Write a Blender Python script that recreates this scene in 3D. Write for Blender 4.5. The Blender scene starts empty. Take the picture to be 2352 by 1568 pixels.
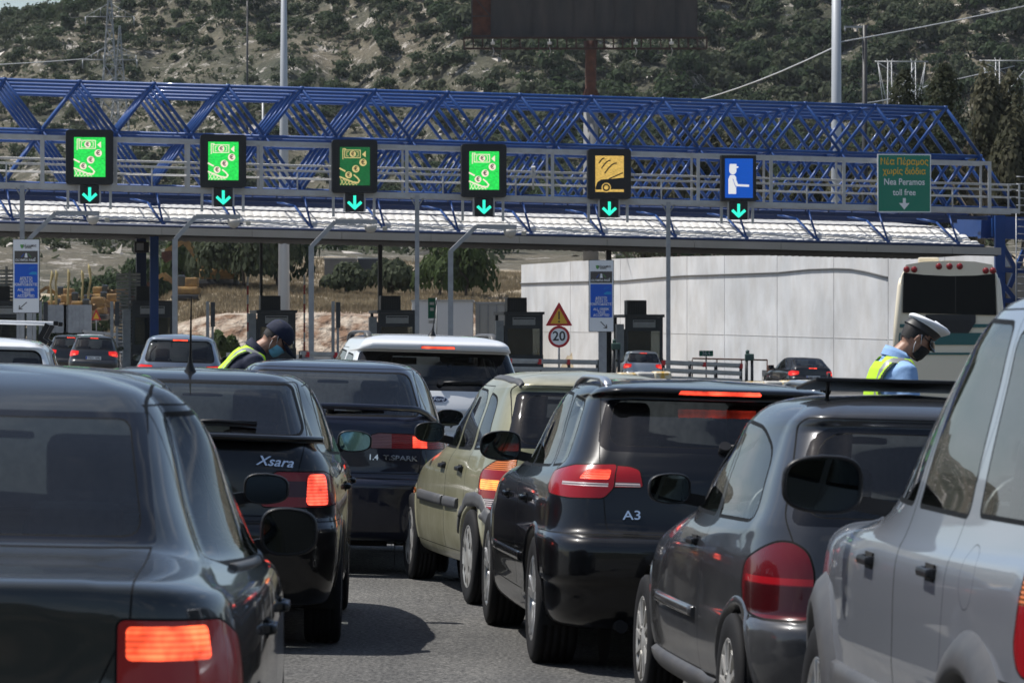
import bpy, bmesh, math, random
import numpy as np
from mathutils import Vector, Matrix
from mathutils.bvhtree import BVHTree
R = math.radians
S = bpy.context.scene
COL = S.collection
# ---------------------------------------------------------------- camera
FPX = 9200.0 / 2352.0            # focal length as a share of the picture width
cam_d = bpy.data.cameras.new('camera'); cam = bpy.data.objects.new('camera', cam_d); COL.objects.link(cam)
S.camera = cam
cam_d.sensor_width = 36.0; cam_d.lens = 36.0 * FPX
CAMH = 1.58
cam.location = (0, 0, CAMH); cam.rotation_euler = (R(90) + 4 / 9200.0, 0, 0)
cam_d.clip_start = 0.5; cam_d.clip_end = 6000
cam_d.dof.use_dof = True; cam_d.dof.focus_distance = 36.0; cam_d.dof.aperture_fstop = 15.0
# ---------------------------------------------------------------- light
SUN_EL, SUN_AZ = R(63), R(-80)       # azimuth from +Y clockwise: high, from the left
w = bpy.data.worlds.new('World'); S.world = w; w.use_nodes = True
nt = w.node_tree; bg = nt.nodes['Background']
sky = nt.nodes.new('ShaderNodeTexSky'); sky.sky_type = 'NISHITA'; sky.sun_disc = False
sky.sun_elevation = SUN_EL; sky.sun_rotation = SUN_AZ; sky.air_density = 1.0; sky.dust_density = 1.0; sky.ozone_density = 1.0
# thin broken cloud on the sky itself
tcw = nt.nodes.new('ShaderNodeTexCoord'); mp = nt.nodes.new('ShaderNodeMapping'); mp.inputs['Scale'].default_value = (1, 1, 2.6)
nz = nt.nodes.new('ShaderNodeTexNoise'); nz.inputs['Scale'].default_value = 2.6; nz.inputs['Detail'].default_value = 7; nz.inputs['Roughness'].default_value = .62
cr = nt.nodes.new('ShaderNodeValToRGB'); cr.color_ramp.elements[0].position = .55; cr.color_ramp.elements[1].position = .80
mixw = nt.nodes.new('ShaderNodeMixRGB'); mixw.inputs[2].default_value = (7.2, 7.5, 8.0, 1)
nt.links.new(tcw.outputs['Generated'], mp.inputs[0]); nt.links.new(mp.outputs[0], nz.inputs['Vector'])
nt.links.new(nz.outputs['Fac'], cr.inputs[0]); nt.links.new(cr.outputs[0], mixw.inputs[0])
nt.links.new(sky.outputs[0], mixw.inputs[1])
hsv = nt.nodes.new('ShaderNodeHueSaturation'); hsv.inputs['Saturation'].default_value = .95
nt.links.new(mixw.outputs[0], hsv.inputs['Color']); nt.links.new(hsv.outputs[0], bg.inputs['Color'])
bg.inputs['Strength'].default_value = 0.10
sd = bpy.data.lights.new('sun', 'SUN'); sd.energy = 5.0; sd.angle = R(.55); sd.color = (1, .965, .91)
sun = bpy.data.objects.new('sun', sd); COL.objects.link(sun)
sv = Vector((math.sin(SUN_AZ) * math.cos(SUN_EL), math.cos(SUN_AZ) * math.cos(SUN_EL), math.sin(SUN_EL)))
sun.rotation_euler = sv.to_track_quat('Z', 'Y').to_euler(); sun.location = sv * 60
S.view_settings.view_transform = 'Standard'; S.view_settings.look = 'None'; S.view_settings.exposure = 0.2; S.view_settings.gamma = 1
S.render.engine = 'CYCLES'
S.cycles.max_bounces = 10; S.cycles.transparent_max_bounces = 24; S.cycles.glossy_bounces = 5; S.cycles.diffuse_bounces = 3
S.cycles.use_denoising = True; S.cycles.caustics_reflective = False; S.cycles.caustics_refractive = False
S.cycles.sample_clamp_indirect = 6
# ---------------------------------------------------------------- picture <-> place
TILT = -0.028                        # the carriageway falls to the right
def P(px, py, Y):                    # a point seen at (px, py) of a 2352-wide view, Y metres away
    return Vector(((px - 1176) / 9200 * Y, Y, CAMH - (py - 788) / 9200 * Y))
def gz(x, y=0): return TILT * x
TH = R(9.2); D0 = 167.0
def PL(a, b, z=0.0):                 # toll plaza frame: a right along the canopy, b away, z above the paving
    X = a * math.cos(TH) - b * math.sin(TH); Y = D0 + a * math.sin(TH) + b * math.cos(TH)
    return Vector((X, Y, -.02 * X + z))
def pa(px, b):                       # plaza abscissa seen at px for depth b
    k = (px - 1176) / 9200
    return (k * (D0 + b * math.cos(TH)) + b * math.sin(TH)) / (math.cos(TH) - k * math.sin(TH))
def pz(px, py, b):                   # height above the paving seen at px, py for depth b
    a = pa(px, b); q = PL(a, b); return CAMH - (py - 788) / 9200 * q.y - q.z
# ---------------------------------------------------------------- materials
MATS = {}
def mat(name, base=(.5, .5, .5), rough=.5, metal=0, coat=0, spec=.5, emit=None, es=1, noise=None, bump=None, backdark=False, trans=0):
    if name in MATS: return MATS[name]
    m = bpy.data.materials.new(name); m.use_nodes = True; MATS[name] = m
    n = m.node_tree.nodes; L = m.node_tree.links; b = n['Principled BSDF']
    b.inputs['Base Color'].default_value = (*base, 1); b.inputs['Roughness'].default_value = rough; b.inputs['Metallic'].default_value = metal
    b.inputs['Coat Weight'].default_value = coat; b.inputs['Coat Roughness'].default_value = .03; b.inputs['Specular IOR Level'].default_value = spec
    if emit: b.inputs['Emission Color'].default_value = (*emit, 1); b.inputs['Emission Strength'].default_value = es
    if noise or bump:
        tc = n.new('ShaderNodeTexCoord')
    if noise:                        # (scale, colour 2, lo, hi, detail, stretch)
        sc, c2, lo, hi = noise[:4]; det = noise[4] if len(noise) > 4 else 6; st = noise[5] if len(noise) > 5 else (1, 1, 1)
        mpn = n.new('ShaderNodeMapping'); mpn.inputs['Scale'].default_value = st
        t = n.new('ShaderNodeTexNoise'); t.inputs['Scale'].default_value = sc; t.inputs['Detail'].default_value = det; t.inputs['Roughness'].default_value = .6
        r = n.new('ShaderNodeValToRGB'); r.color_ramp.elements[0].position = lo; r.color_ramp.elements[1].position = hi
        r.color_ramp.elements[0].color = (*base, 1); r.color_ramp.elements[1].color = (*c2, 1)
        L.new(tc.outputs['Object'], mpn.inputs[0]); L.new(mpn.outputs[0], t.inputs['Vector']); L.new(t.outputs['Fac'], r.inputs[0]); L.new(r.outputs[0], b.inputs['Base Color'])
    if bump:                         # (scale, strength, distance)
        t2 = n.new('ShaderNodeTexNoise'); t2.inputs['Scale'].default_value = bump[0]; t2.inputs['Detail'].default_value = 5
        bm_ = n.new('ShaderNodeBump'); bm_.inputs['Strength'].default_value = bump[1]; bm_.inputs['Distance'].default_value = bump[2]
        L.new(tc.outputs['Object'], t2.inputs['Vector']); L.new(t2.outputs['Fac'], bm_.inputs['Height']); L.new(bm_.outputs[0], b.inputs['Normal'])
    return m
def paint(name, base, dust=(.30, .28, .25), amt=.25, metal=.35, rough=.32, coat=1.0, lo=1.0):
    """car paint: metallic base under clear coat, dusty where it faces up and in drifts low down"""
    if name in MATS: return MATS[name]
    m = mat(name, base, rough, metal, coat, .5)
    n = m.node_tree.nodes; L = m.node_tree.links; b = n['Principled BSDF']
    tc = n.new('ShaderNodeTexCoord'); sp = n.new('ShaderNodeSeparateXYZ'); L.new(tc.outputs['Object'], sp.inputs[0])
    t = n.new('ShaderNodeTexNoise'); t.inputs['Scale'].default_value = 3.5; t.inputs['Detail'].default_value = 8; t.inputs['Roughness'].default_value = .65
    L.new(tc.outputs['Object'], t.inputs['Vector'])
    low = n.new('ShaderNodeMapRange'); low.inputs[1].default_value = .95; low.inputs[2].default_value = .2; low.inputs[3].default_value = .25; low.inputs[4].default_value = lo
    L.new(sp.outputs[2], low.inputs[0])
    ge = n.new('ShaderNodeNewGeometry'); sn = n.new('ShaderNodeSeparateXYZ'); L.new(ge.outputs['True Normal'], sn.inputs[0])
    up = n.new('ShaderNodeMapRange'); up.inputs[1].default_value = .4; up.inputs[2].default_value = 1; up.inputs[3].default_value = 0; up.inputs[4].default_value = .75
    L.new(sn.outputs[2], up.inputs[0])
    ad = n.new('ShaderNodeMath'); ad.operation = 'ADD'; L.new(low.outputs[0], ad.inputs[0]); L.new(up.outputs[0], ad.inputs[1])
    rmp = n.new('ShaderNodeMapRange'); rmp.inputs[1].default_value = .35; rmp.inputs[2].default_value = .75; rmp.inputs[3].default_value = .45; rmp.inputs[4].default_value = 1
    L.new(t.outputs['Fac'], rmp.inputs[0])
    mu = n.new('ShaderNodeMath'); mu.operation = 'MULTIPLY'; L.new(ad.outputs[0], mu.inputs[0]); L.new(rmp.outputs[0], mu.inputs[1])
    m2 = n.new('ShaderNodeMath'); m2.operation = 'MULTIPLY'; m2.use_clamp = True; m2.inputs[1].default_value = amt; L.new(mu.outputs[0], m2.inputs[0])
    mx = n.new('ShaderNodeMixRGB'); mx.inputs[1].default_value = (*base, 1); mx.inputs[2].default_value = (*dust, 1)
    L.new(m2.outputs[0], mx.inputs[0]); 
    # lining seen from inside
    mb = n.new('ShaderNodeMixRGB'); mb.inputs[2].default_value = (.09, .09, .095, 1); L.new(ge.outputs['Backfacing'], mb.inputs[0]); L.new(mx.outputs[0], mb.inputs[1])
    L.new(mb.outputs[0], b.inputs['Base Color'])
    cw = n.new('ShaderNodeMath'); cw.operation = 'SUBTRACT'; cw.inputs[0].default_value = coat; cw.use_clamp = True
    L.new(m2.outputs[0], cw.inputs[1]);
    cb = n.new('ShaderNodeMath'); cb.operation = 'SUBTRACT'; cb.use_clamp = True; L.new(cw.outputs[0], cb.inputs[0]); L.new(ge.outputs['Backfacing'], cb.inputs[1]); L.new(cb.outputs[0], b.inputs['Coat Weight'])
    mm = n.new('ShaderNodeMath'); mm.operation = 'MULTIPLY'; mm.inputs[1].default_value = metal; b.inputs['Specular IOR Level'].default_value = .15
    iv = n.new('ShaderNodeMath'); iv.operation = 'SUBTRACT'; iv.inputs[0].default_value = 1; L.new(ge.outputs['Backfacing'], iv.inputs[1]); L.new(iv.outputs[0], mm.inputs[0]); L.new(mm.outputs[0], b.inputs['Metallic'])
    cr_ = n.new('ShaderNodeMapRange'); cr_.inputs[3].default_value = .03; cr_.inputs[4].default_value = .22; L.new(m2.outputs[0], cr_.inputs[0]); L.new(cr_.outputs[0], b.inputs['Coat Roughness'])
    return m
def glass(name, tint=(.55, .62, .62), dirt=.06, refl=1.0):
    """thin pane: see-through tint plus a fresnel mirror and a film of dust"""
    if name in MATS: return MATS[name]
    m = bpy.data.materials.new(name); m.use_nodes = True; MATS[name] = m
    n = m.node_tree.nodes; L = m.node_tree.links
    for x in list(n):
        if x.type != 'OUTPUT_MATERIAL': n.remove(x)
    out = [x for x in n if x.type == 'OUTPUT_MATERIAL'][0]
    tr = n.new('ShaderNodeBsdfTransparent'); tr.inputs[0].default_value = (*tint, 1)
    gl = n.new('ShaderNodeBsdfGlossy'); gl.inputs['Roughness'].default_value = .015; gl.inputs[0].default_value = (refl, refl, refl, 1)
    dfa = n.new('ShaderNodeBsdfDiffuse'); dfa.inputs[0].default_value = (.42, .45, .45, 1); dfb = n.new('ShaderNodeBsdfTranslucent'); dfb.inputs[0].default_value = (.66, .80, .80, 1); df = n.new('ShaderNodeMixShader'); df.inputs[0].default_value = .7; L.new(dfa.outputs[0], df.inputs[1]); L.new(dfb.outputs[0], df.inputs[2])
    lw = n.new('ShaderNodeFresnel'); lw.inputs[0].default_value = 1.5
    tc = n.new('ShaderNodeTexCoord'); t = n.new('ShaderNodeTexNoise'); t.inputs['Scale'].default_value = 9; t.inputs['Detail'].default_value = 9; t.inputs['Roughness'].default_value = .75
    L.new(tc.outputs['Object'], t.inputs['Vector'])
    mr = n.new('ShaderNodeMapRange'); mr.inputs[1].default_value = .3; mr.inputs[2].default_value = .8; mr.inputs[3].default_value = dirt * .35; mr.inputs[4].default_value = dirt * .9
    L.new(t.outputs['Fac'], mr.inputs[0])
    m1 = n.new('ShaderNodeMixShader'); L.new(mr.outputs[0], m1.inputs[0]); L.new(tr.outputs[0], m1.inputs[1]); L.new(df.outputs[0], m1.inputs[2])
    m2 = n.new('ShaderNodeMixShader'); L.new(lw.outputs[0], m2.inputs[0]); L.new(m1.outputs[0], m2.inputs[1]); L.new(gl.outputs[0], m2.inputs[2])
    L.new(m2.outputs[0], out.inputs['Surface'])
    return m
def lens(name, base, emit=None, es=0, stripes=0):
    m = mat(name, base, .25, 0, .45, .25)
    if name + '_done' in MATS: return m
    MATS[name + '_done'] = m
    n = m.node_tree.nodes; L = m.node_tree.links; b = n['Principled BSDF']
    tc = n.new('ShaderNodeTexCoord'); sp = n.new('ShaderNodeSeparateXYZ'); L.new(tc.outputs['Object'], sp.inputs[0])
    wv = n.new('ShaderNodeMath'); wv.operation = 'MULTIPLY'; wv.inputs[1].default_value = 2 * math.pi / max(stripes, .001) if stripes else 0
    L.new(sp.outputs[2], wv.inputs[0]); sn = n.new('ShaderNodeMath'); sn.operation = 'SINE'; L.new(wv.outputs[0], sn.inputs[0])
    if stripes:
        bp = n.new('ShaderNodeBump'); bp.inputs['Strength'].default_value = .6; bp.inputs['Distance'].default_value = stripes * .25
        L.new(sn.outputs[0], bp.inputs['Height']); L.new(bp.outputs[0], b.inputs['Normal'])
        mr = n.new('ShaderNodeMapRange'); mr.inputs[1].default_value = -1; mr.inputs[2].default_value = 1; mr.inputs[3].default_value = .62; mr.inputs[4].default_value = 1.15
        L.new(sn.outputs[0], mr.inputs[0])
        vm = n.new('ShaderNodeVectorMath'); vm.operation = 'SCALE'; vm.inputs[0].default_value = base; L.new(mr.outputs[0], vm.inputs['Scale']); L.new(vm.outputs[0], b.inputs['Base Color'])
        if emit:
            mm = n.new('ShaderNodeMath'); mm.operation = 'MULTIPLY'; mm.inputs[1].default_value = es; L.new(mr.outputs[0], mm.inputs[0]); L.new(mm.outputs[0], b.inputs['Emission Strength'])
    if emit:
        b.inputs['Emission Color'].default_value = (*emit, 1)
        if not stripes: b.inputs['Emission Strength'].default_value = es
        else:
            t = n.new('ShaderNodeTexNoise'); t.inputs['Scale'].default_value = 9; t.inputs['Detail'].default_value = 3; L.new(tc.outputs['Object'], t.inputs['Vector'])
            m3 = n.new('ShaderNodeMapRange'); m3.inputs[1].default_value = .35; m3.inputs[2].default_value = .68; m3.inputs[3].default_value = .35; m3.inputs[4].default_value = 1.7; L.new(t.outputs['Fac'], m3.inputs[0])
            m4 = n.new('ShaderNodeMath'); m4.operation = 'MULTIPLY'; L.new(mm.outputs[0], m4.inputs[0]); L.new(m3.outputs[0], m4.inputs[1]); L.new(m4.outputs[0], b.inputs['Emission Strength'])
    return m
# ---------------------------------------------------------------- objects
def link(name, me, parent=None, m=None, smooth=False):
    o = bpy.data.objects.new(name, me); COL.objects.link(o)
    if parent is not None: o.parent = parent
    if m is not None:
        for x in (m if isinstance(m, (list, tuple)) else [m]): me.materials.append(x)
    if smooth: me.shade_smooth() if hasattr(me, 'shade_smooth') else None
    return o
def obj(name, bm, m, parent=None, smooth=False, recalc=False):
    if recalc: bmesh.ops.recalc_face_normals(bm, faces=bm.faces)
    me = bpy.data.meshes.new(name); bm.to_mesh(me); bm.free()
    return link(name, me, parent, m, smooth)
def tag(o, label=None, cat=None, group=None, kind=None):
    if label: o['label'] = label
    if cat: o['category'] = cat
    if group: o['group'] = group
    if kind: o['kind'] = kind
    return o
def thing(name, label, cat, loc=(0, 0, 0), rz=0, group=None):
    o = bpy.data.objects.new(name, None); COL.objects.link(o); o.location = loc; o.rotation_euler = (0, 0, rz); o.empty_display_size = .2
    return tag(o, label, cat, group)
def copy_tree(o, parent=None):
    c = o.copy(); COL.objects.link(c); c.parent = parent
    for ch in list(o.children): copy_tree(ch, c)
    return c
def box(bm, c, s, rot=None, mi=0, bev=0, seg=2):
    """box centred at c, full sizes s"""
    b = bmesh.new(); bmesh.ops.create_cube(b, size=1)
    for v in b.verts: v.co = Vector((v.co.x * s[0], v.co.y * s[1], v.co.z * s[2]))
    if bev: bmesh.ops.bevel(b, geom=b.edges[:], offset=bev, segments=seg, affect='EDGES', profile=.6)
    M = Matrix.Translation(Vector(c))
    if rot is not None: M = M @ (rot if isinstance(rot, Matrix) else Matrix.Rotation(rot, 4, 'Z'))
    b.transform(M)
    for f in b.faces: f.material_index = mi
    merge(bm, b)
def merge(bm, b):
    me = bpy.data.meshes.new('_t'); b.to_mesh(me); b.free(); bm.from_mesh(me); bpy.data.meshes.remove(me)
def bar(bm, p, q, r, n=8, r2=None, mi=0, caps=True):
    p = Vector(p); q = Vector(q); d = q - p; L_ = d.length
    if L_ < 1e-6: return
    z = d / L_; x = z.orthogonal().normalized(); y = z.cross(x); r2 = r if r2 is None else r2
    A = []; B = []
    for i in range(n):
        a = 2 * math.pi * i / n; o = x * math.cos(a) + y * math.sin(a)
        A.append(bm.verts.new(p + o * r)); B.append(bm.verts.new(q + o * r2))
    for i in range(n):
        j = (i + 1) % n; f = bm.faces.new((A[i], A[j], B[j], B[i])); f.material_index = mi; f.smooth = True
    if caps:
        f = bm.faces.new(A[::-1]); f.material_index = mi; f = bm.faces.new(B); f.material_index = mi
def beam(bm, p, q, w_, h_, mi=0, up=Vector((0, 0, 1))):
    """square-section member from p to q"""
    p = Vector(p); q = Vector(q); d = (q - p).normalized(); x = d.cross(up)
    if x.length < 1e-4: x = d.cross(Vector((0, 1, 0)))
    x.normalize(); y = x.cross(d).normalized(); vs = []
    for e in (p, q):
        for sx, sy in ((-1, -1), (1, -1), (1, 1), (-1, 1)): vs.append(bm.verts.new(e + x * sx * w_ / 2 + y * sy * h_ / 2))
    for idx in ((3, 2, 1, 0), (4, 5, 6, 7), (0, 1, 5, 4), (1, 2, 6, 5), (2, 3, 7, 6), (3, 0, 4, 7)):
        f = bm.faces.new([vs[i] for i in idx]); f.material_index = mi
def tube(bm, pts, r, n=8, mi=0, caps=True):
    """round tube along a polyline; r is a number or a list"""
    pts = [Vector(p) for p in pts]; rs = r if isinstance(r, (list, tuple)) else [r] * len(pts); prev = None; rings = []
    up = None
    for i, p in enumerate(pts):
        d = (pts[min(i + 1, len(pts) - 1)] - pts[max(i - 1, 0)]).normalized()
        if up is None: x = d.orthogonal().normalized()
        else:
            x = up - d * up.dot(d)
            x = x.normalized() if x.length > 1e-5 else d.orthogonal().normalized()
        up = x; y = d.cross(x)
        rings.append([bm.verts.new(p + (x * math.cos(2 * math.pi * k / n) + y * math.sin(2 * math.pi * k / n)) * rs[i]) for k in range(n)])
    for A, B in zip(rings, rings[1:]):
        for i in range(n):
            j = (i + 1) % n; f = bm.faces.new((A[i], A[j], B[j], B[i])); f.smooth = True; f.material_index = mi
    if caps:
        bm.faces.new(rings[0][::-1]).material_index = mi; bm.faces.new(rings[-1]).material_index = mi
def lathe(bm, prof, axis='Z', n=32, mi=0, c=(0, 0, 0), smooth=True, a0=0, a1=2 * math.pi):
    """prof: list of (radius, along)"""
    full = abs(a1 - a0 - 2 * math.pi) < 1e-6; m_ = n if full else n + 1; c = Vector(c); rings = []
    for r_, h in prof:
        ring = []
        for i in range(m_):
            a = a0 + (a1 - a0) * i / n; u, v = r_ * math.cos(a), r_ * math.sin(a)
            ring.append(bm.verts.new(c + Vector({'Z': (u, v, h), 'X': (h, u, v), 'Y': (u, h, v)}[axis])))
        rings.append(ring)
    for A, B in zip(rings, rings[1:]):
        for i in range(n):
            j = (i + 1) % m_
            try: f = bm.faces.new((A[i], A[j], B[j], B[i])); f.smooth = smooth; f.material_index = mi
            except ValueError: pass
def plate(bm, pts, thick, M=None, mi=0):
    """closed outline in XZ (y = 0 front face, thickness towards +y)"""
    a = [Vector((x, 0, z)) for x, z in pts]; b = [Vector((x, thick, z)) for x, z in pts]
    if M is not None: a = [M @ v for v in a]; b = [M @ v for v in b]
    A = [bm.verts.new(v) for v in a]; B = [bm.verts.new(v) for v in b]; n = len(A)
    fs = [bm.faces.new(A), bm.faces.new(B[::-1])]
    for i in range(n): fs.append(bm.faces.new((A[(i + 1) % n], A[i], B[i], B[(i + 1) % n])))
    for f in fs: f.material_index = mi
def circ(cx, cz, r, n=24, rz=None): return [(cx + r * math.cos(2 * math.pi * i / n), cz + (rz or r) * math.sin(2 * math.pi * i / n)) for i in range(n)]
def rpoly(pts, r, seg=4):
    """round the corners of a convex outline"""
    out = []; n = len(pts); rr = r if isinstance(r, (list, tuple)) else [r] * n
    for i in range(n):
        p0 = Vector(pts[i - 1]); p = Vector(pts[i]); p1 = Vector(pts[(i + 1) % n]); d0 = (p0 - p); d1 = (p1 - p)
        q = min(rr[i], d0.length * .45, d1.length * .45)
        if q < 1e-4: out.append(tuple(p)); continue
        a = p + d0.normalized() * q; b = p + d1.normalized() * q
        for k in range(seg + 1):
            t = k / seg; out.append(tuple(a * (1 - t) ** 2 + p * 2 * t * (1 - t) + b * t * t))
    return out
_fonts = {}
def text_bm(s, h, bold=0, ext=.002, align='CENTER', shear=0, space=1.0, wscale=1.0):
    """a line of lettering as geometry in the XZ plane, face towards -y, capital height about h*0.7"""
    c = bpy.data.curves.new('_txt', 'FONT'); c.body = s; c.size = h; c.align_x = align; c.align_y = 'CENTER'; c.extrude = ext; c.offset = bold; c.shear = shear; c.space_character = space
    c.resolution_u = 3
    o = bpy.data.objects.new('_txt', c); COL.objects.link(o)
    dg = bpy.context.evaluated_depsgraph_get(); me = bpy.data.meshes.new_from_object(o.evaluated_get(dg))
    COL.objects.unlink(o); bpy.data.objects.remove(o); bpy.data.curves.remove(c)
    b = bmesh.new(); b.from_mesh(me); bpy.data.meshes.remove(me)
    b.transform(Matrix.Rotation(R(90), 4, 'X') @ Matrix.Diagonal((wscale, 1, 1, 1)))
    return b
def add_text(bm, s, h, M, mi=0, **k):
    b = text_bm(s, h, **k); b.transform(M)
    for f in b.faces: f.material_index = mi
    merge(bm, b)
M_black = mat('black plastic', (.009, .009, .010), .4, spec=.35, bump=(220, .15, .002))
M_rub = mat('rubber', (.013, .013, .014), .8, spec=.2, bump=(60, .3, .002))
M_seal = mat('seal', (.006, .006, .006), .6, spec=.1); M_frit = mat('black window border', (.004, .004, .005), .04, spec=.5)
M_chrome = mat('chrome', (.75, .76, .78), .12, 1.0)
M_alloy = mat('alloy', (.62, .63, .64), .28, .8, noise=(14, (.34, .33, .31), .45, .8))
M_cap = mat('hubcap', (.46, .46, .45), .38, .4, noise=(10, (.22, .2, .17), .4, .8))
M_int = mat('interior cloth', (.018, .019, .021), .95, spec=.1, noise=(40, (.032, .033, .036), .3, .7))
M_well = mat('wheel well', (.006, .006, .006), .95)
M_mirror = mat('mirror glass', (.055, .065, .068), .02, 1.0); M_mird = mat('dark mirror glass', (.022, .026, .028), .02, 1.0); M_mirb = mat('blue mirror glass', (.30, .55, .60), .02, 1.0)
M_white = mat('white enamel', (.78, .78, .77), .4)
M_letter = mat('letter black', (.02, .02, .02), .5)
M_red = lens('red lens', (.22, .006, .008), stripes=.012)
M_redlit = lens('red lens lit', (.55, .02, .01), (1, .07, .035), 2.2, stripes=.012)
M_clear = lens('clear lens', (.45, .38, .38), stripes=.012)
M_amber = lens('amber lens', (.55, .14, .02), stripes=.012)
# ================================================================ car bodies
def pchip(xs, ys, x):
    xs = np.asarray(xs, float); ys = np.asarray(ys, float); h = np.diff(xs); d = np.diff(ys) / h; n = len(xs); m = np.zeros(n)
    for i in range(1, n - 1):
        if d[i - 1] * d[i] > 0:
            w1 = 2 * h[i] + h[i - 1]; w2 = h[i] + 2 * h[i - 1]; m[i] = (w1 + w2) / (w1 / d[i - 1] + w2 / d[i])
    m[0] = d[0]; m[-1] = d[-1]
    i = np.clip(np.searchsorted(xs, x, side='right') - 1, 0, n - 2); t = (x - xs[i]) / h[i]
    return (1 + 2 * t) * (1 - t) ** 2 * ys[i] + t * (1 - t) ** 2 * h[i] * m[i] + t * t * (3 - 2 * t) * ys[i + 1] + t * t * (t - 1) * h[i] * m[i + 1]
# control row: yr zr  bow  wr   w   zs   yf   zf  rc  rl      (half widths; y forward from the rear bumper)
def body_grid(rows, step=.035, ns=46):
    Rw = np.array(rows, float)
    k = [0.0]
    for a, b in zip(Rw, Rw[1:]):
        k.append(k[-1] + max(math.hypot(b[0] - a[0], b[1] - a[1]), math.hypot(b[4] - a[4], b[5] - a[5]), .35 * abs(b[6] - a[6]), .01))
    ts = [0.0]
    for i in range(len(k) - 1):
        n = max(1, int(round((k[i + 1] - k[i]) / step)))
        ts += [k[i] + (k[i + 1] - k[i]) * (j + 1) / n for j in range(n)]
    V = np.stack([pchip(k, Rw[:, c], np.array(ts)) for c in range(10)], 1)
    G = []
    for yr, zr, bow, wr, w_, zs, yf, zf, rc, rl in V:
        pts = []; L_ = yf - yr; rc = min(rc, wr * .98) if wr > 0 else 0
        def zz(y):
            u = (y - yr) / max(L_, .01)
            return zs + (zr - zs) * max(0, 1 - u / .55) ** 2.2 + (zf - zs) * max(0, (u - .45) / .55) ** 2.2
        x1 = max(wr - rc, 0); y1 = yr + bow * (x1 / wr if wr > 1e-3 else 0) ** 2
        for i in range(13):
            x = x1 * i / 13; y = yr + bow * (x / wr if wr > 1e-3 else 0) ** 2; pts.append((x, y, zr))
        for i in range(10):
            a = math.pi / 2 * i / 10
            x = x1 + (wr - x1) * math.sin(a) ** .85; y = y1 + rl * (1 - math.cos(a) ** .85); pts.append((x, y, zz(y)))
        ys_ = y1 + rl; wf = w_ * .88; ye = yf - .38 * min(1, L_ / 3); ym = yr + .55 * L_; y0 = min(ys_, ym - .1)
        for i in range(ns):
            y = ys_ + (ye - ys_) * i / (ns - 1)
            if y < ym: x = w_ - (w_ - wr) * (max(ym - y, 0) / (ym - y0)) ** 2.4
            else: x = w_ - (w_ - wf) * ((y - ym) / max(ye - ym, .05)) ** 2.6
            pts.append((x, y, zz(y)))
        for i in range(1, 9):
            a = math.pi / 2 * i / 9; x = wf * (.62 + .38 * math.cos(a)); y = ye + (yf - ye) * .75 * math.sin(a); pts.append((x, y, zz(y)))
        for i in range(7):
            x = wf * .62 * (1 - i / 6); y = yf - (yf - ye) * .25 * (x / max(wf * .62, 1e-3)) ** 2 if wf > 1e-3 else yf; pts.append((x, y, zz(y) if i < 6 else zz(yf)))
        G.append(pts)
    return np.array(G)
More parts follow.
